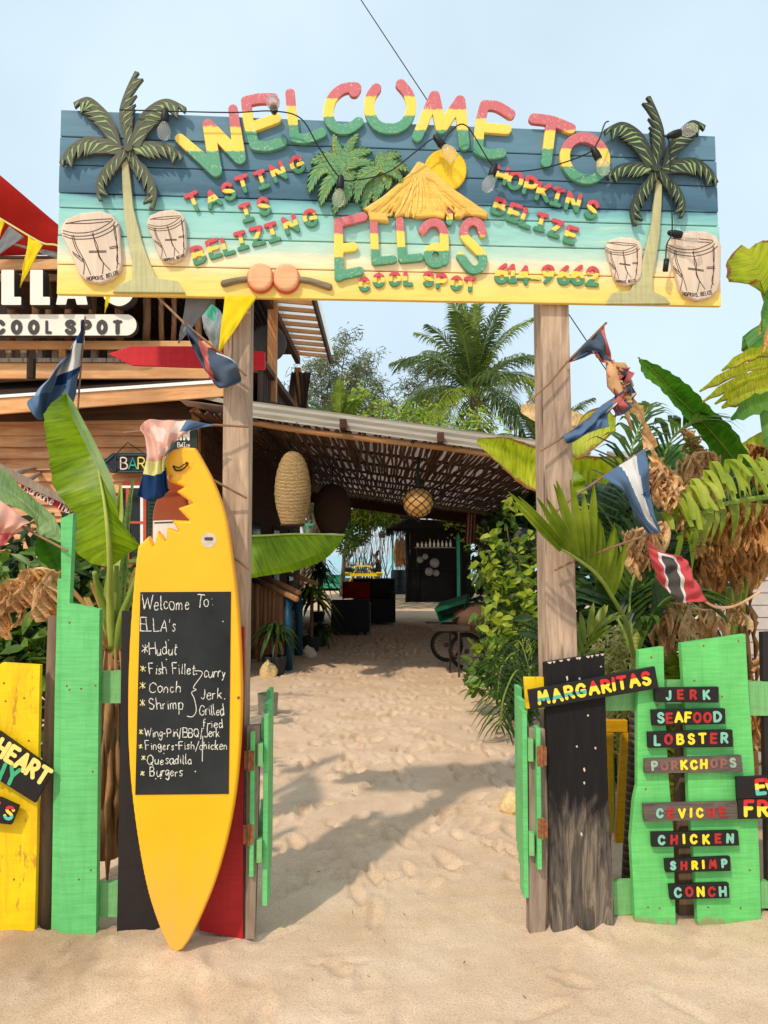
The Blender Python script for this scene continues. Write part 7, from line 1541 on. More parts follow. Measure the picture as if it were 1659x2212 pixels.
# second palm further right with folded bright leaflets
ap2 = thing('areca_palm', 'palm at the right edge with a bright arching frond of folded leaflets', 'palm', (P(1700, 1100, 4.2).x, 4.4, 0))
b = MB(); rr_ = [P(*p) for p in cat([(1462, 1165, 3.75), (1500, 1122, 3.7), (1545, 1095, 3.75), (1600, 1082, 3.85), (1700, 1068, 4.1)], 8)]; b.tube(rr_, [.007 + .0003 * i for i in range(len(rr_))], 6, 1)
for i in range(2, len(rr_) - 1):
    p = rr_[i]; t = i / len(rr_)
    for k in range(1):
        h_ = random.uniform(.13, .21) * (.75 + .5 * t); lean = random.uniform(-.06, .02) - .05 * (1 - t); a = p + Vector((lean * .8, -.03, h_)); c = a + Vector((random.uniform(.02, .09), -.05, -random.uniform(.08, .16))); rows = []
        ctl = cat([tuple(p), tuple(p.lerp(a, .6) + Vector((-.012, 0, 0))), tuple(a), tuple(a.lerp(c, .4) + Vector((.01, 0, .012))), tuple(c)], 3)
        for j, q in enumerate(ctl): w_ = .017 * math.sin(math.pi * min(1, .15 + .85 * (1 - j / len(ctl)))) + .001; rows.append([Vector(q) + Vector((-w_, 0, 0)), Vector(q) + Vector((0, .006, 0)), Vector(q) + Vector((w_, .003, 0))])
        b.grid(rows)
    lo_ = p + Vector((random.uniform(-.1, .02), -.03, -random.uniform(.12, .24))); rows = []
    if i % 2:
        for j in range(6): tt = j / 5; w_ = .015 * math.sin(math.pi * (.2 + .78 * tt)); q = p.lerp(lo_, tt) + Vector((0, -.04 * math.sin(tt * 3), .02 * math.sin(tt * 3))); rows.append([q + Vector((-w_, 0, 0)), q + Vector((w_, .004, 0))])
        b.grid(rows, mi=2)
b.build('frond', [M['palm_y'], M['stem_g'], M['palm_l']], ap2, recalc=False)
b = MB(); b.tube([tuple(ap2.location), tuple(Vector(ap2.location) + Vector((0, -.1, .9))), tuple(rr_[-1])], [.05, .04, .02], 9); b.build('trunk', M['stem_g'], ap2, smooth=True)
for pts, L in (([(1620, 1250, 4.3), (1560, 1180, 4.3), (1500, 1180, 4.3), (1450, 1240, 4.2)], .4), ([(1660, 1200, 4.6), (1600, 1040, 4.8), (1540, 1000, 4.9), (1470, 1040, 4.9)], .4)):
    b = MB(); q = pinnate(b, [P(*p) for p in pts], L, 22, .034, (0, -.3, 1), 58, .7); b.tube(q, .008, 6, 1); b.build('frond', [M['palm'], M['stem_g']], ap2, recalc=False)
# big banana plant on the right
br_ = thing('banana_plant', 'large banana plant behind the right fence with one broad leaf raised to the sky', 'banana plant', (P(1530, 1300, 4.9).x, 5.0, 0))
YB = 4.6
b = MB(); m_ = blade(b, [(1378, 772, YB - .1), (1410, 800, YB - .05), (1455, 850, YB), (1510, 905, YB + .05), (1560, 960, YB + .1), (1612, 1030, YB + .15)],
      [(1380, 772, YB - .1), (1433, 795, YB - .1), (1487, 832, YB - .12), (1538, 884, YB - .1), (1590, 934, YB - .05), (1630, 1010, YB + .1)],
      [(1380, 776, YB - .1), (1390, 810, YB - .12), (1424, 838, YB - .15), (1470, 890, YB - .15), (1508, 935, YB - .12), (1550, 992, YB - .08), (1600, 1032, YB + .1)], 40, 6, .012); b.tube(m_, [.004 + .0002 * i for i in range(len(m_))], 6, 1)
b.build('leaf', [M['ban_d'], M['midrib']], br_, smooth=True, recalc=False)
b = MB(); blade(b, [(1030, 955, 5.6), (1090, 975, 5.6), (1160, 1010, 5.6), (1260, 1030, 5.5), (1350, 1010, 5.4)], [(1032, 948, 5.6), (1095, 945, 5.55), (1170, 968, 5.5), (1262, 985, 5.4), (1350, 985, 5.4)], [(1033, 962, 5.6), (1080, 1005, 5.5), (1130, 1050, 5.45), (1180, 1068, 5.4), (1270, 1090, 5.4), (1350, 1030, 5.4)], 34, 5, .015); b.build('leaf', M['ban_y'], br_, smooth=True, recalc=False)
b = MB(); blade(b, [(1228, 960, 5.3), (1262, 930, 5.3), (1300, 905, 5.3), (1330, 915, 5.3)], [(1228, 975, 5.3), (1250, 990, 5.25), (1290, 965, 5.2), (1330, 930, 5.2)], [(1230, 950, 5.3), (1262, 895, 5.3), (1300, 880, 5.3), (1330, 900, 5.3)], 16, 4, .012); b.build('leaf', M['ban_y'], br_, smooth=True, recalc=False)
b = MB(); blade(b, [(1125, 880, 6), (1150, 890, 6), (1200, 900, 6), (1260, 905, 6)], [(1124, 890, 6), (1150, 907, 5.97), (1200, 925, 5.97), (1260, 915, 6)], [(1126, 874, 6), (1152, 872, 5.97), (1200, 876, 5.97), (1260, 895, 6)], 14, 3, .01); b.build('dry_leaf', M['dry'], br_, smooth=True, recalc=False)
b = MB(); blade(b, [(1395, 985, 4.9), (1440, 965, 4.9), (1500, 985, 4.9), (1560, 1020, 4.9)], [(1395, 1030, 4.8), (1440, 1030, 4.75), (1490, 1025, 4.75), (1560, 1040, 4.8)], [(1400, 965, 5.0), (1440, 958, 5.05), (1500, 968, 5.05), (1560, 1005, 5)], 20, 4, .012); b.build('leaf', M['ban_d'], br_, smooth=True, recalc=False)
b = MB(); blade(b, [(1230, 1010, 5), (1250, 1100, 4.9), (1270, 1200, 4.8)], [(1228, 1012, 5), (1226, 1100, 4.85), (1262, 1210, 4.8)], [(1240, 1008, 5), (1290, 1090, 4.85), (1276, 1210, 4.8)], 18, 4, .012); b.build('leaf', M['ban'], br_, smooth=True, recalc=False)
b = MB(); blade(b, [(1600, 970, 5.2), (1640, 950, 5.2), (1720, 930, 5.2)], [(1600, 985, 5.2), (1640, 1000, 5.1), (1720, 990, 5.1)], [(1600, 960, 5.2), (1640, 935, 5.2), (1720, 905, 5.2)], 16, 4, .015); b.build('leaf', M['ban_y'], br_, smooth=True, recalc=False)
def rags(mb, pts, lmin, lmax, wmin, wmax, step=1, sway=.03, mi=0, drift=0.0):
    q = [P(*p) for p in cat(pts, 8)]; mb.tube(q, .007, 6, mi)
    for i in [i for i in range(0, len(q), step) for _ in range(3)]:
        p = q[i] + Vector((random.uniform(-.02, .02), random.uniform(-.03, .03), 0)); l = random.uniform(lmin * .8, lmax * 1.15); w0 = random.uniform(wmin, wmax) * .5; ph = random.uniform(0, 6); tw = random.uniform(-2.2, 2.2); rows = []
        for k in range(8):
            t = k / 7; a = ph * .3 + tw * t; w_ = w0 * (.35 + .8 * math.sin(math.pi * (.15 + .8 * t))) ; rows.append([p + Vector((w_ * (s - .5) * 2 * math.cos(a) + sway * math.sin(4 * t + ph) + drift * t, w_ * (s - .5) * 2 * math.sin(a) * .8 + .02 * math.sin(6 * t + ph + s * 5), -l * t + .01 * math.sin(s * 9 + ph))) for s in (0, .25, .5, .75, 1)])
        mb.grid(rows, mi=mi)
random.seed(77)
b = MB(); rags(b, [(1560, 1086, 3.95), (1610, 1088, 3.95), (1700, 1096, 3.95)], .14, .24, .015, .032); rags(b, [(1530, 1098, 4.1), (1600, 1100, 4.1), (1690, 1110, 4.1)], .15, .26, .02, .03); b.build('dry_leaf', M['dry_d'], br_, smooth=True, recalc=False)
b = MB(); rags(b, [(1505, 1180, 4.2), (1560, 1172, 4.15), (1640, 1172, 4.15)], .14, .24, .025, .05); b.build('dry_leaf', M['dry_d'], br_, smooth=True, recalc=False)
b = MB(); rags(b, [(1415, 1000, 3.95), (1450, 1030, 3.9), (1490, 1090, 3.9), (1512, 1120, 3.9)], .08, .2, .025, .05); b.build('dry_leaf', M['dry'], br_, smooth=True, recalc=False)
b = MB(); rags(b, [(1430, 1300, 4.2), (1470, 1305, 4.2), (1530, 1318, 4.2), (1600, 1300, 4.2)], .08, .26, .02, .05, 3); b.build('dry_leaf', M['dry'], br_, smooth=True, recalc=False)
b = MB(); rags(b, [(1360, 1150, 3.5), (1395, 1140, 3.5), (1430, 1128, 3.5)], .12, .2, .02, .04, 2); b.build('dry_leaf', M['dry'], br_, smooth=True, recalc=False)
b = MB(); rags(b, [(1478, 1000, 4.2), (1510, 978, 4.2), (1545, 985, 4.2), (1556, 1020, 4.2)], .08, .2, .02, .04, 2); rags(b, [(1490, 930, 4.4), (1500, 960, 4.4), (1520, 985, 4.4)], .03, .1, .015, .03, 2); b.build('dry_leaf', M['dry'], br_, smooth=True, recalc=False)
b = MB(); rags(b, [(1620, 960, 4.9), (1660, 970, 4.9), (1720, 990, 4.9)], .1, .25, .02, .04, 2); b.build('dry_leaf', M['dry_d'], br_, smooth=True, recalc=False)
tw = MB()                                                # a twisted dead stalk hanging from the flags
for dx, pts in ((0, [(1330, 805, 3.6), (1345, 825, 3.6), (1372, 880, 3.62), (1395, 930, 3.64), (1412, 985, 3.66), (1425, 1050, 3.66)]), (0, [(1412, 985, 3.66), (1450, 1035, 3.68), (1480, 1070, 3.7), (1505, 1118, 3.7)])):
    q = [P(*p) for p in cat(pts, 8)]; rows = []
    for i, p in enumerate(q): a = i * .35; w_ = .026 + .014 * math.sin(i * .9) + .02 * i / len(q); rows.append([p + Vector((w_ * math.cos(a) * s, w_ * math.sin(a) * s * .6 + .012 * math.sin(i + s * 4), .012 * math.sin(i * 1.7 + s * 5))) for s in (-1, -.5, 0, .5, 1)])
    tw.grid(rows)
rags(tw, [(1400, 1010, 3.66), (1420, 1020, 3.66), (1450, 1040, 3.66), (1490, 1085, 3.7)], .06, .16, .015, .035, 2)
tag(tw.build('dry_leaf', M['dry'], smooth=True, recalc=False), 'long twisted dead leaf hanging from the upper flag down across the foliage', 'leaf')
b = MB()
for u0, u1, y, r_ in ((1455, 1425, 4.3, .055), (1535, 1525, 4.9, .07), (1610, 1590, 4.8, .06)):
    b = MB(); c0 = P(u0, 1500, y); b.tube([(c0.x, y, 0), (c0.x, y, .6), P((u0 + u1) / 2, 1380, y), P(u1, 1240, y)], [r_ * 1.15, r_, r_ * .85, r_ * .6], 10)
    for k in range(30):
        z = random.uniform(.5, 1.5); a = random.uniform(3.2, 6.2); cx_ = c0.x + (P(u1, 1240, y).x - c0.x) * (z - .5) / 1.1; l = random.uniform(.08, .25); b.tube([(cx_ + r_ * math.cos(a), y + r_ * math.sin(a), z + l * .4), (cx_ + (r_ + .03) * math.cos(a), y + (r_ + .03) * math.sin(a), z), (cx_ + (r_ + .015) * math.cos(a), y + (r_ + .015) * math.sin(a), z - l * .5)], [.005, .018, .002], 5)
    b.build('stem', M['ban_trunk'], br_, smooth=True)
for pts in ([(1600, 1235, 4.6), (1590, 1320, 4.7), (1578, 1400, 4.8)], [(1618, 1225, 4.6), (1600, 1310, 4.7), (1585, 1400, 4.8)], [(1575, 1270, 4.5), (1578, 1330, 4.6), (1574, 1400, 4.8)]):
    b = MB(); b.tube([P(*p) for p in cat(pts, 5)], [.018 + .002 * k for k in range(11)], 8); b.build('leaf_stalk', M['stem_g'], br_, smooth=True)
# torn leaf entering at the upper right
tl = thing('banana_plant', 'banana plant at the right margin with tattered leaves high against the sky', 'banana plant', (P(1790, 1100, 4.0).x, 4.2, 0))
b = MB(); blade(b, [(1618, 538, 3.9), (1640, 590, 3.92), (1662, 660, 3.95), (1690, 760, 4)], [(1600, 530, 3.9), (1572, 560, 3.88), (1570, 594, 3.88), (1576, 608, 3.88), (1618, 610, 3.9), (1640, 604, 3.92), (1648, 650, 3.95), (1680, 762, 4)], [(1632, 526, 3.9), (1665, 520, 3.88), (1690, 560, 3.9), (1700, 640, 3.95), (1700, 760, 4)], 26, 5, .01); b.build('leaf', M['ban_y'], tl, smooth=True, recalc=False)
b = MB(); random.seed(12)
for (u0, v0, u1, v1, wd, mi) in ((1690, 590, 1645, 715, .035, 1), (1700, 640, 1668, 800, .04, 0), (1700, 780, 1512, 845, .028, 0), (1700, 800, 1518, 868, .026, 0), (1700, 820, 1545, 872, .03, 0), (1700, 840, 1560, 880, .045, 0), (1700, 870, 1580, 905, .05, 1), (1700, 760, 1560, 800, .03, 0), (1665, 690, 1640, 722, .02, 2), (1690, 680, 1648, 760, .025, 2)):
    a, c = P(u0, v0, 4.0), P(u1, v1, 3.85); rows = []
    for i in range(12):
        t = i / 11; p = a.lerp(c, t) + Vector((0, 0, .04 * math.sin(math.pi * t))); d = (c - a).normalized(); s = Vector((-d.z, .25, d.x)).normalized(); w_ = wd * (1 if t < .75 else (1 - t) / .25 * .8 + .2) * (1 + .2 * math.sin(i * 2.3)); rows.append([p - s * w_, p + Vector((0, .012, 0)), p + s * w_])
    b.grid(rows, mi=mi)
b.build('torn_leaf', [M['ban_y'], M['ban_d'], M['dry_d']], tl, recalc=False)
b = MB(); b.tube([tuple(tl.location), tuple(Vector(tl.location) + Vector((-.05, -.1, 1.6))), tuple(P(1700, 780, 4.0)), tuple(P(1665, 660, 3.95))], [.09, .07, .03, .012], 10); b.build('stem', [M['ban_trunk']], tl, smooth=True)
o = Vector(tl.location)
for dx, dy, z0, z1, z2 in ((.9, .5, 1.5, 2.6, 2.3), (.7, -.3, 1.4, 2.2, 1.6), (.3, .9, 1.6, 2.9, 2.9)):
    b = MB(); q = blade3(b, [o + Vector((-.05, -.1, z0)), o + Vector((dx * .4, dy * .4, z1)), o + Vector((dx * .85, dy * .85, (z1 + z2) / 2 + .1)), o + Vector((dx * 1.3, dy * 1.3, z2))], .24, (0, 0, 1), 30, 4, .35, .12); b.tube(q, [.022 - .018 * i / len(q) for i in range(len(q))], 7, 1); b.build('leaf', [M['ban_d'], M['midrib']], tl, smooth=True, recalc=False)
# undergrowth on the right
def vshrub(uv, n, L, W, label, seed):
    rs = random.Random(seed); b = MB()
    for (u, v, y) in uv:
        for k in range(n):
            c = P(u + rs.uniform(-34, 34), v + rs.uniform(-26, 30), y + rs.uniform(-.15, .25)); a = rs.uniform(0, 6.28); h_ = Vector((math.cos(a), math.sin(a) * .6 - .3, 0)); l = L * rs.uniform(.6, 1.2); sd = Vector((-math.sin(a), math.cos(a), .2)) * W; pts = [c + h_ * l * t + Vector((0, 0, l * (.7 * t - 1.0 * t * t))) for t in (0, .4, 1)]
            b.add([pts[0] - sd * .5, pts[0] + sd * .5, pts[1] - sd, pts[1] + sd, pts[2]], [[0, 1, 3, 2], [2, 3, 4]], 0)
        b.tube([(P(u, v, y).x, y, 0), P(u, v, y)], .015, 5, 1)
    return tag(b.build('variegated_shrub', [M['varieg'], M['stem_g']], recalc=False), label, 'shrub', 'variegated shrubs behind the right fence')
vshrub([(1315, 1400, 4.5), (1335, 1450, 4.4), (1290, 1450, 4.6), (1345, 1380, 4.7), (1320, 1520, 4.4), (1300, 1600, 4.4)], 110, .13, .008, 'cream striped shrub between the right post and the slender ringed palm', 1)
vshrub([(1430, 1440, 4.9), (1480, 1380, 5.2), (1470, 1300, 5.4), (1455, 1520, 4.7)], 110, .14, .009, 'cream striped shrub behind the narrow light green plank', 2)
b = MB(); leaves(b, 2300, ell([(P(1300, 1180, 6.2), (.55, .4, .6)), (P(1420, 1200, 6.3), (.6, .4, .7)), (P(1520, 1150, 6.4), (.6, .4, .5)), (P(1300, 1350, 5.6), (.5, .3, .5)), (P(1400, 1380, 5.8), (.35, .3, .5)), (P(1640, 1120, 6.4), (.4, .4, .5)), (P(1310, 1060, 6.5), (.35, .3, .3)), (P(1290, 1560, 5.2), (.4, .3, .35)), (P(1480, 1550, 5.2), (.3, .3, .35))]), .2, .05, 0, .2, 15); b.tube([(2.2, 6, 0), (2.2, 6.1, 1.6)], .05, 7, 1)
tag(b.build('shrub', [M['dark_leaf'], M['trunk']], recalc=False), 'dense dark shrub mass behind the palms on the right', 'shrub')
b = MB(); leaves(b, 420, ell([(P(1485, 1640, 4.1), (.06, .12, .25)), (P(1490, 1500, 4.2), (.1, .12, .2))]), .22, .02, 0, -.7, 18); b.tube([(P(1486, 1750, 4.1).x, 4.1, 0), P(1486, 1600, 4.1)], .012, 5, 1)
tag(b.build('strap_plant', [M['palm_l'], M['stem_g']], recalc=False), 'green strap leaved plant seen in the gap between the light green planks', 'plant')
b = MB()
for k in range(26):
    u, v = random.uniform(1600, 1700), random.uniform(1420, 1700); a = P(u, v, 4.2); b.tube([a, a + Vector((random.uniform(-.25, .25), random.uniform(-.05, .1), random.uniform(-.12, .1)))], [.012, .003], 5)
rags(b, [(1612, 1470, 4.0), (1640, 1490, 4.0), (1690, 1500, 4.0)], .1, .3, .02, .05, 1)
tag(b.build('dry_leaf_pile', M['dry_d'], recalc=False), 'brown pile of dead fronds behind the far right planks', 'pile')
# pale cottage beyond, right
co = thing('pale_cottage', 'pale grey cottage with white corner trim glimpsed behind the banana stems', 'cottage', (6.2, 11.5, 0))
b = MB(); b.box((4.75, 11.4, 0), (9, 11.5, 2.6))
for z in np.arange(.1, 2.5, .18): b.box((4.75, 11.37, z), (9, 11.4, z + .165))
b.build('wall', plain('grey_siding', g(186, 178, 174), .7, .08), co)
b = MB(); b.box((4.68, 11.33, 0), (4.80, 11.52, 2.65)); b.build('corner_trim', M['white_trim'], co)
b = MB(); b.prism([(4.4, 11.1, 2.6), (9.2, 11.1, 2.6), (9.2, 11.1, 2.7), (4.4, 11.1, 2.7)], (0, 4, .9)); b.build('roof', M['metal'], co)
# ================================================================== trees beyond
def coconut(base, crown, n, L, label, seed, w_=.055, tilt=0):
    rs = random.Random(seed); random.seed(seed); r = thing('coconut_palm', label, 'palm', (base[0], base[1], 0)); c = Vector(crown)
    b = MB(); b.tube([(base[0], base[1], -.1), Vector((base[0], base[1], 0)).lerp(c, .5) + Vector((.25, 0, 0)), c], [.22, .16, .13], 10); b.build('trunk', M['trunk'], r, smooth=True)
    for k in range(n):
        a = k * 2.399 + rs.uniform(-.25, .25); e = 1.5 - 1.75 * (k / n) ** 1.5 + rs.uniform(-.1, .1); h_ = Vector((math.cos(a), math.sin(a), 0)); l = L * rs.uniform(.85, 1.1)
        p, d = Vector(c), Vector((h_.x * math.cos(e), h_.y * math.cos(e), math.sin(e))); pts = [p.copy()]
        for q in range(7): p = p + d * l / 7; d = (d + Vector((0, 0, -.13 - .05 * q * (.4 if e > .8 else 1)))).normalized(); pts.append(p.copy())
        b = MB(); up = Vector((0, 0, 1)) if abs(d.z) < .9 else h_ * -1
        up = (Vector((0, 0, 1)) - (pts[3] - pts[0]).normalized() * (pts[3] - pts[0]).normalized().z).normalized()
        q = pinnate(b, pts, .95 * L / 3.2, 58, w_, up, 62, .85, 0, .12, lift=.12, stub=.12); b.tube(q, [.035 - .03 * i / len(q) for i in range(len(q))], 5, 1)
        b.build('frond', [M[('palm_hazed', 'palm_hazed', 'palm_l')[rs.randrange(3)] if e > -.1 else ('palm_l', 'palm_y')[rs.randrange(2)]], M['stem_g']], r, recalc=False)
    b = MB()
    for k in range(7): a = rs.uniform(0, 6.28); b.lathe([(.01, -.14), (.1, -.06), (.11, .04), (.02, .13)], c + Vector((.28 * math.cos(a), .28 * math.sin(a), -.25 - rs.uniform(0, .2))), 10)
    b.build('coconuts', plain('coconut', srgb(120, 124, 60), .5, .2), r, smooth=True)
c = P(1022, 855, 30); coconut((c.x + .3, 30.2), c, 34, 3.9, 'tall coconut palm with an upright crown above the lath roof', 4)
c = P(560 + 160, 900, 26); coconut((c.x - 1.4, 26.3), P(735, 945, 26), 14, 1.9, 'short bright palm top showing just over the roof left of the coconut palm', 9, .06)
c = P(1175, 985, 33); coconut((c.x + .2, 33), c, 16, 3.2, 'smaller palm crown behind the right post', 14)
def airy(name, label, base, tops, Y, mat, n, L, W, seed, droop=.9, r0=.16, cat_='tree'):
    """thin limbed tree, sprays of needle foliage hung along its limbs"""
    rs = random.Random(seed); r = thing(name, label, cat_, (base[0], base[1], 0)); b0 = Vector((base[0], base[1], 0)); tb = MB(); fb = MB(); twigs = []
    for (u, v, y) in tops:
        e = P(u, v, y); f = b0.lerp(e, rs.uniform(.25, .4)); f.x = b0.x + (f.x - b0.x) * .5; f2 = b0.lerp(e, .7) + Vector((rs.uniform(-.3, .3), rs.uniform(-.3, .3), 0)); pts = cat([tuple(b0), tuple(f), tuple(f2), tuple(e)], 6)
        tb.tube(pts, [max(.012, r0 * (1 - i / len(pts)) ** 1.2) for i in range(len(pts))], 6)
        for i in range(7, len(pts)):
            for k in range(4):
                p = Vector(pts[i]); a = rs.uniform(0, 6.28); l = rs.uniform(.4, 1.3) * (1.2 - .6 * i / len(pts)); q = p + Vector((l * math.cos(a), l * math.sin(a), l * rs.uniform(.1, .8))); twigs.append((p, q))
        twigs.append((Vector(pts[-3]), Vector(pts[-1])))
    for p, q in twigs: tb.tube([p, p.lerp(q, .5) + Vector((0, 0, .06)), q], [.018, .012, .005], 4)
    for k in range(n):
        p, q = twigs[rs.randrange(len(twigs))]; c = p.lerp(q, rs.uniform(.3, 1.1)) + Vector((rs.gauss(0, .13), rs.gauss(0, .13), rs.gauss(0, .13))); d = Vector((rs.gauss(0, .6), rs.gauss(0, .6), -droop * rs.uniform(-.3, 1.2))).normalized(); l = L * rs.uniform(.5, 1.2); s = d.orthogonal().normalized(); s = (Matrix.Rotation(rs.uniform(0, 6.28), 3, d) @ s) * W
        fb.add([c - s, c + s, c + d * l * .6 + s * .7, c + d * l, c + d * l * .6 - s * .7], [[0, 1, 2, 3, 4]], 0)
    tb.build('trunk', M['trunk'], r, smooth=True); fb.build('crown', M[mat], r, recalc=False); return r
airy('casuarina_tree', 'tall airy casuarina beside the bar balcony, taller of the pair', (-3.2, 34), [(748, 728, 34), (720, 770, 33.6), (690, 780, 34.4), (770, 800, 34), (660, 800, 34.3), (640, 860, 34), (735, 820, 33.5), (700, 860, 34), (600, 870, 34)], 34, 'casu', 11000, .30, .023, 3)
airy('casuarina_tree', 'airy casuarina in the middle gap, left of the coconut palm', (-3.9, 37), [(800, 772, 36), (775, 800, 36.3), (822, 830, 35.7), (760, 850, 36), (810, 880, 35.8), (845, 880, 36)], 36, 'casu', 8000, .30, .023, 5)
airy('casuarina_tree', 'farther casuarina partly hidden by the coconut palm crown', (3.4, 41), [(925, 790, 40), (900, 800, 40.3), (950, 800, 40), (880, 840, 40), (915, 850, 39.6), (960, 850, 40), (870, 890, 40)], 40, 'casu', 8000, .32, .025, 7)
airy('feathery_tree', 'bright fine leaved tree just above the roof in the middle', (4.4, 26), [(905, 890, 24), (870, 905, 24.2), (930, 930, 23.8), (850, 945, 24), (900, 950, 23.8), (800, 900, 24.4), (770, 930, 24.2), (830, 960, 24), (780, 850, 24.6)], 24, 'lime_l', 5200, .16, .035, 11, .3, .07)
airy('feathery_tree', 'bright fine leaved tree in front of the coconut palm trunk', (3.4, 25), [(1035, 900, 25), (1010, 930, 25), (1060, 930, 25), (985, 950, 25), (1080, 960, 25), (1040, 965, 24.8), (960, 960, 25)], 25, 'lime_l', 3600, .16, .035, 13, .3, .06)
# greenery closing the beach end of the passage, with hanging dry vines
b = MB(); leaves(b, 3800, ell([(P(795, 1115, 29), (1.0, .8, .5)), (P(850, 1120, 30), (.8, .8, .45)), (P(770, 1150, 29), (.5, .6, .6)), (P(745, 1170, 28), (.5, .5, .5)), (P(880, 1110, 31), (.5, .5, .4)), (P(960, 1155, 30), (.7, .5, .35))]), .17, .045, 0, .4, 21); b.tube([(-1.6, 29, 0), (-1.5, 29, 1.6), (-1.2, 29, 3.2)], [.09, .07, .04], 7, 1)
leaves(b, 500, ell([(P(800, 1110, 28.4), (.8, .4, .35)), (P(850, 1120, 29.4), (.5, .4, .3))]), .17, .045, 2, .4, 22)
leaves(b, 3400, ell([((-.4, 20.3, 3.75), (2.4, .9, .3)), ((1.6, 20.5, 3.7), (2, .9, .3)), ((-1.2, 22.6, 4.2), (2.2, 2.2, .6)), ((1.6, 24, 4.2), (2.2, 2.4, .6)), ((-1, 28, 4.3), (2.4, 2.4, .6)), ((1.8, 29, 4.3), (2.4, 2.4, .6)), ((-2.5, 26, 4.2), (2, 2.5, .6))]), .42, .13, 0, .2, 24); b.tube([(-2.6, 26, 0), (-2.4, 26, 2.4), (-1, 26, 4.2), (1.5, 26, 4.3)], [.16, .12, .07, .03], 7, 1)  # unseen canopy and limb added overhead to shade the sand
tag(b.build('vine_tree', [M['bush'], M['trunk'], M['palm_y']], recalc=False), 'leafy tree hanging over the beach end of the passage', 'tree')
b = MB(); random.seed(17)
for k in range(120):
    u = random.uniform(745, 900); y = random.uniform(28, 31); v0 = random.uniform(1130, 1160); l = random.uniform(10, 75); a = P(u, v0, y); c = P(u + random.uniform(-8, 8), v0 + l, y); b.tube([a, a.lerp(c, .5) + Vector((random.uniform(-.06, .06), 0, 0)), c], [.012, .008, .004], 4)
for k in range(40):
    u = random.uniform(760, 845); a = P(u, 1252, 38); a.z = .25; c = P(u + random.uniform(-25, 25), random.uniform(1150, 1210), 38); b.tube([a, a.lerp(c, .6) + Vector((random.uniform(-.2, .2), 0, .1)), c], [.03, .02, .006], 4)
tag(b.build('hanging_vines', M['trunk'], recalc=False), 'tangle of bare hanging vines before the sea', 'vines', kind='stuff')
b = MB(); random.seed(18)
for k in range(170):
    u = random.uniform(854, 880); v = 1160 + random.uniform(0, 22); y = 31 + random.uniform(-.2, .2); l = random.uniform(30, 62); a = P(u, v, y); c = P(u + random.uniform(-4, 4), min(1232, v + l), y - .1); b.tube([a, a.lerp(c, .5) + Vector((random.uniform(-.05, .05), 0, 0)), c], [.01, .03, .006], 4)
tag(b.build('dry_palm_bundle', M['dry_d'], recalc=False), 'shaggy bundle of dry palm fronds hanging beside the teal post above the barrel', 'bundle')
b = MB(); leaves(b, 2600, ell([(P(700, 1060, 42), (3, 1, 1.4)), (P(880, 1080, 44), (3.4, 1, 1.2)), (P(1060, 1050, 42), (3.2, 1, 2.2)), (P(1180, 1020, 44), (3, 1, 2))]), .5, .14, 0, .2, 23)
for u in (700, 880, 1060, 1180): b.tube([(P(u, 1100, 43).x, 43, 0), P(u, 1060, 43)], .12, 6, 1)
tag(b.build('tree_belt', [M['bush'], M['trunk']], recalc=False), 'belt of greenery along the beach behind the roof', 'trees', kind='stuff')

# ================================================================== flags and bunting
M['f_blue'] = cloth('flag_blue', srgb(94, 122, 154)); M['f_navy'] = cloth('flag_navy', srgb(30, 62, 106)); M['f_white'] = cloth('flag_white', srgb(226, 224, 222)); M['f_slate'] = cloth('flag_slate', srgb(84, 98, 116)); M['f_pink'] = cloth('flag_pink', srgb(214, 118, 112))
M['f_red'] = cloth('flag_red', srgb(206, 84, 88)); M['f_peach2'] = cloth('flag_pale_peach', srgb(234, 208, 194)); M['f_black'] = cloth('flag_grey_black', srgb(92, 86, 82)); M['f_yell'] = cloth('pennant_yellow', srgb(250, 220, 40)); M['f_grey'] = cloth('pennant_grey', srgb(140, 140, 142)); M['f_sky'] = cloth('flag_pale_blue', srgb(140, 164, 196)); M['f_peach'] = cloth('flag_peach', srgb(228, 178, 160)); M['f_cream'] = cloth('flag_cream', srgb(232, 226, 150))
M['stick'] = wood('flag_stick', srgb(120, 86, 64), srgb(170, 134, 104), 'x', 30)
def drape(rows, mats, mif, nu=44, nv=40, rip=.014, name='cloth', parent=None, seed=0):
    """rows: control rows of (u, v, off) or (u, v, Y, 'y'); smoothed both ways"""
    A = [[np.array(Q(*p) if len(p) == 3 else P(*p[:3])) for p in r] for r in rows]
    cr = [cat(r, max(1, nu // (len(r) - 1))) for r in A]; cols = list(zip(*cr)); full = [cat(list(c), max(1, nv // (len(A) - 1))) for c in cols]; full = list(zip(*full)); rs = np.random.default_rng(seed); ph = rs.uniform(0, 6, 4)
    out = [[Vector(p) + N * (rip * math.sin(i * 12 / nv + ph[0]) * math.sin(j * 10 / nu + ph[1]) + rip * .6 * math.sin((j * 1.3 / nu + i * .5 / nv) * 18 + ph[2])) for j, p in enumerate(r)] for i, r in enumerate(full)]
    b = MB(); b.grid(out, mif); return b.build(name, mats, parent, smooth=True, recalc=False, solid=.0015)
FGP = 'small flags on sticks nailed to the gate posts'
def flag(label, stick, rows, mats, mif, seed, r_=.005, grp=FGP, **kw):
    r = thing('flag', label, 'flag', Q(*stick[0]) if len(stick[0]) == 3 else P(*stick[0][:3]), grp)
    b = MB(); b.tube([Q(*p) if len(p) == 3 else P(*p[:3]) for p in stick], r_, 7); b.build('stick', M['stick'], r)
    drape(rows, [M[m] for m in mats], mif, parent=r, seed=seed, **kw); return r
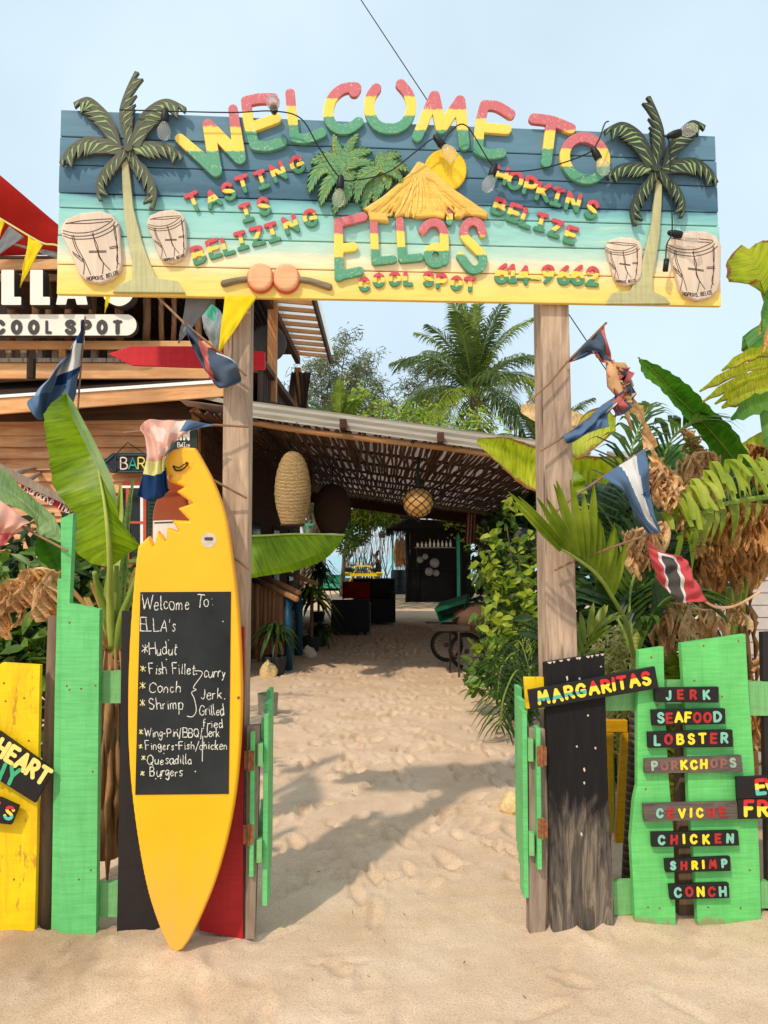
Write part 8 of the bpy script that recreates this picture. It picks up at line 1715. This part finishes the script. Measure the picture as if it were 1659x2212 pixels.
# left: blue and white flag with stars
fl = flag('blue and white starred flag drooping from a stick above the tall banana leaf', [(184, 684, -0.8), (172, 830, -0.75), (160, 1000, -0.72), (150, 1120, -0.7)],
     [[(181, 690, -0.8), (180, 745, -0.8), (170, 815, -0.78), (158, 872, -0.8)], [(178, 700, -0.74), (165, 748, -0.72), (148, 830, -0.7), (128, 895, -0.7)], [(176, 712, -0.8), (148, 765, -0.8), (114, 838, -0.8), (96, 904, -0.8)], [(174, 722, -0.74), (136, 780, -0.7), (90, 842, -0.68), (80, 904, -0.68)], [(172, 728, -0.78), (128, 792, -0.76), (76, 850, -0.72), (57, 872, -0.7)]],
     ['f_navy', 'f_white', 'f_sky', 'f_blue'], lambda s, t: (0 if s < .22 + .1 * math.sin(t * 9) else 1 if s < .55 and t < .55 else 2 if s < .72 and t > .5 else 1 if (s < .72 and t > .8) else 3 if s > .6 + .1 * t else 0), 3)
b = MB()
for u, v in ((149, 817), (140, 836), (133, 854)):
    pts = [Q(u + 5 * (1 if k % 2 == 0 else .4) * math.cos(.3 + k * math.pi / 5), v + 5 * (1 if k % 2 == 0 else .4) * math.sin(.3 + k * math.pi / 5), -0.665) for k in range(10)]; b.prism(pts, -N * .001)
b.build('stars', M['f_navy'], fl)
flag('slate flag with a pink stripe folded over the left post below the sign', [(333, 634, .0), (400, 700, .05), (470, 757, .07), (533, 812, .05)],
     [[(399, 697, .06), (418, 716, .06), (450, 752, .06), (500, 776, .08), (508, 782, .09)], [(402, 712, .09), (424, 738, .10), (446, 770, .10), (480, 796, .12), (516, 800, .12)], [(404, 722, .06), (428, 762, .07), (452, 800, .08), (486, 830, .10), (519, 826, .1)], [(406, 726, .08), (432, 782, .09), (452, 812, .09), (470, 836, .09), (490, 836, .1)]],
     ['f_slate', 'f_pink', 'f_white'], lambda s, t: 2 if (t < .06 and s > .6) else 1 if abs(s - .52 + .12 * (1 - t)) < .085 else 0, 5)
flag('faded pink white and blue flag draped over the top of the surfboard', [(268, 935, .1), (300, 932, .1), (465, 918, .08), (537, 922, .04)],
     [[(465, 918, .09), (400, 909, .10), (350, 907, .1), (312, 910, .11)], [(412, 930, .12), (384, 932, .14), (346, 928, .14), (303, 926, .13)], [(382, 948, .14), (370, 956, .17), (346, 960, .17), (314, 944, .14)], [(372, 968, .14), (362, 975, .18), (344, 982, .18), (318, 985, .15)], [(360, 990, .15), (352, 1000, .17), (336, 1008, .18), (312, 1005, .16)], [(362, 1050, .15), (352, 1062, .16), (330, 1068, .18), (297, 1062, .15)], [(366, 1056, .14), (350, 1074, .15), (325, 1082, .16), (296, 1070, .14)]],
     ['f_peach', 'f_peach2', 'f_blue', 'f_cream', 'f_navy'], lambda s, t: 2 if (t < .18 and s < .3) else 1 if (t < .2 and s < .45) else 4 if t > .72 else 3 if t > .62 else 2 if (s < .28 and .35 < t) else 1 if (math.sin(s * 9 + t * 7) + .6 * math.sin(t * 23 - s * 5)) > .5 and t > .12 else 0, 8, rip=.02)
for q, lab in (([(455, 1034, .10), (533, 1076, .04)], 'upper bare stick nailed to the left post beside the surfboard'), ([(505, 1205, .06), (538, 1230, .04)], 'lower bare stick nailed to the left post beside the surfboard')):
    b = MB(); b.tube([Q(*p) for p in q], .005, 7); tag(b.build('flag_stick', M['stick']), lab, 'stick', 'bare flag sticks on the left post')
# right post
flag('slate and pink flag looped high on the right post', [(1138, 870, .05), (1185, 830, .04), (1224, 783, .04), (1310, 697, .0)],
     [[(1306, 702, .01), (1276, 728, .02), (1236, 772, .03), (1222, 784, .04)], [(1312, 740, .03), (1290, 752, .03), (1262, 772, .04), (1234, 780, .05)], [(1320, 770, .02), (1304, 768, .03), (1284, 758, .04), (1268, 756, .04)], [(1326, 788, .03), (1312, 786, .03), (1296, 776, .04), (1280, 764, .04)]], ['f_slate', 'f_pink'], lambda s, t: 1 if (s < .12 or (s > .9 and t < .4) or t > .88) else 0, 11)
flag('steel blue flag hanging from the second stick of the right post', [(1168, 974, .05), (1215, 945, .04), (1262, 910, .03), (1340, 850, .0)],
     [[(1340, 850, .0), (1300, 876, .02), (1250, 918, .03), (1214, 942, .05)], [(1334, 868, .04), (1304, 890, .05), (1262, 926, .06), (1222, 954, .07)], [(1318, 890, .02), (1296, 905, .03), (1262, 936, .05), (1230, 958, .05)], [(1313, 922, .05), (1290, 928, .05), (1262, 940, .05), (1240, 955, .05)]], ['f_blue', 'f_white'], lambda s, t: 1 if (s < .25 and .35 < t < .55) else 0, 13)
fl = flag('blue white blue flag with a small star in front of the foliage', [(1195, 1110, .05), (1240, 1073, .05), (1300, 1032, .04), (1398, 968, .0)],
     [[(1396, 970, .02), (1370, 985, .04), (1335, 1008, .05), (1300, 1032, .06)], [(1400, 1010, .06), (1380, 1030, .1), (1350, 1040, .10), (1332, 1050, .09)], [(1404, 1060, .02), (1384, 1075, .07), (1368, 1085, .09), (1352, 1070, .07)], [(1412, 1110, .04), (1402, 1120, .06), (1386, 1125, .06), (1372, 1110, .05)], [(1430, 1148, .02), (1422, 1150, .04), (1408, 1152, .05), (1396, 1153, .04)]], ['f_blue', 'f_white', 'f_navy'], lambda s, t: 0 if s < .3 - .1 * t else 1 if s < .62 - .3 * t else 0, 17)
b = MB(); pts = [Q(1392 + 7 * (1 if k % 2 == 0 else .35) * math.cos(.5 + k * math.pi / 5), 1068 + 9 * (1 if k % 2 == 0 else .35) * math.sin(.5 + k * math.pi / 5), .14) for k in range(10)]; b.prism(pts, -N * .001); b.build('star', M['f_navy'], fl)
flag('red flag with a white edged black band low among the dry leaves', [(1198, 1232, .05), (1240, 1212, .05), (1300, 1190, .04), (1400, 1155, .0), (1430, 1148, -.02)],
     [[(1398, 1165, .02), (1405, 1205, .04), (1420, 1250, .05)], [(1415, 1185, .06), (1430, 1230, .09), (1440, 1275, .08)], [(1448, 1197, .02), (1456, 1235, .06), (1468, 1300, .06)], [(1470, 1202, .06), (1490, 1250, .09), (1500, 1300, .08)], [(1476, 1204, .04), (1498, 1240, .06), (1524, 1300, .05)]], ['f_red', 'f_white', 'f_black'], lambda s, t: 2 if abs(t - .45) < .12 and s > .15 else 1 if abs(t - .45) < .17 and s > .1 else 0, 19)
b = MB(); b.tube([Q(*p) for p in cat([(1524, 1300, .05), (1550, 1312, 0), (1590, 1308, -.1), (1640, 1280, -.2)], 6)], [.006] * 19, 6); rg = tag(b.build('pale_rope', M['dry']), 'pale rope strip trailing right from the red flag', 'rope')
kn = MB(); random.seed(4)
for k in range(9):
    u, v = 1330 + random.uniform(-10, 14), 815 + random.uniform(-26, 34); c = Q(u, v, .03); rows = [[c + Vector((random.uniform(-.03, .03), random.uniform(-.02, .02), -.02 * i + .03 * math.sin(i + j))) + Vector((.014 * j, 0, 0)) for j in range(4)] for i in range(5)]; kn.grid(rows, lambda s, t, k=k: k % 3)
kn.tube([Q(1318, 780, .02), Q(1326, 830, .03), Q(1345, 860, .02), Q(1365, 930, 0)], [.02, .03, .018, .004], 7, 0)
tag(kn.build('rag_knot', [M['dry'], M['f_slate'], M['f_pink']], smooth=True, recalc=False), 'knot of torn rag and dry leaf at the end of the upper right flag', 'rag')
flag('big pale pink flag drooping at the left edge of the picture', [(-60, 1060, .05), (10, 1110, .03), (70, 1150, .02), (146, 1190, .05)],
     [[(-60, 1080, .06), (0, 1082, .06), (62, 1128, .05)], [(-60, 1120, .1), (0, 1128, .1), (50, 1138, .08)], [(-60, 1160, .06), (0, 1150, .07), (36, 1150, .06)], [(-60, 1200, .1), (0, 1180, .1), (14, 1172, .1)]], ['f_peach', 'f_pink'], lambda s, t: 1 if t > .7 else 0, 23)
# bunting
def pennant(pts, mat, label, grp='bunting pennants', seed=0):
    rows = [[pts[0], tuple(np.array(pts[0][:3]) * .5 + np.array(pts[1][:3]) * .5) + tuple(pts[0][3:]), pts[1]]]
    t = pts[2]
    for k in (.35, .7, .97): rows.append([tuple(np.array(p[:3]) * (1 - k) + np.array(t[:3]) * k) + tuple(p[3:]) for p in rows[0]])
    o = drape(rows, [M[mat]], None, 8, 12, .006, 'pennant', None, seed); return tag(o, label, 'pennant', grp)
y_ = lambda u, v, Y: (u, v, Y, 'y')
pennant([(405, 630, -.02), (478, 632, -.02), (384, 745, -.04)], 'f_grey', 'grey pennant hanging under the sign left of the left post', seed=1)
pennant([(486, 640, .045), (556, 640, .045), (470, 768, .06)], 'f_yell', 'yellow pennant hanging over the top of the left post', seed=2)
pennant([y_(-14, 470, 5.6), y_(10, 478, 5.6), y_(-8, 535, 5.6)], 'f_yell', 'yellow pennant at the left picture edge before the red canopy', seed=3)
pennant([y_(20, 488, 5.6), y_(52, 512, 5.6), y_(-30, 570, 5.6)], 'f_grey', 'grey pennant before the red canopy', seed=4)
pennant([y_(62, 510, 5.6), y_(94, 526, 5.6), y_(42, 624, 5.6)], 'f_yell', "long yellow pennant hanging before the letter L of the bar's name", seed=5)
pennant([y_(228, 640, 5.6), y_(240, 640, 5.6), y_(226, 678, 5.6)], 'f_yell', 'small yellow pennant tip below the sign beside the letter S', seed=6)
pennant([y_(0, 520, 5.8), y_(130, 560, 5.8), y_(125, 545, 5.8)], 'f_grey', 'pale grey streamer strung across the red canopy', seed=7)
b = MB(); b.tube([P(*p) for p in cat([(-30, 455, 5.6), (10, 478, 5.6), (60, 508, 5.6), (94, 526, 5.6), (140, 540, 5.6), (240, 640, 5.6)], 6)], .007, 5); tag(b.build('bunting_cord', M['f_cream'], recalc=False), 'yellow cord carrying the pennants before the red canopy', 'cord')
# crumpled plastic sheet on the deck, seen under the sign
drape([[y_(440, 655, 7.2), y_(470, 665, 7.2), y_(486, 690, 7.2)], [y_(436, 690, 7.15), y_(462, 720, 7.1), y_(484, 740, 7.15)], [y_(444, 720, 7.2), y_(468, 755, 7.2), y_(486, 765, 7.2)]], [cloth('plastic_sheet', srgb(176, 184, 184), .4), M['teal']], lambda s, t: 1 if (s < .5 and t < .3) else 0, 12, 10, .03, 'plastic_sheet')
sh_ = bpy.data.objects['plastic_sheet']; tag(sh_, 'crumpled grey plastic sheet behind the left post under the sign', 'sheet')
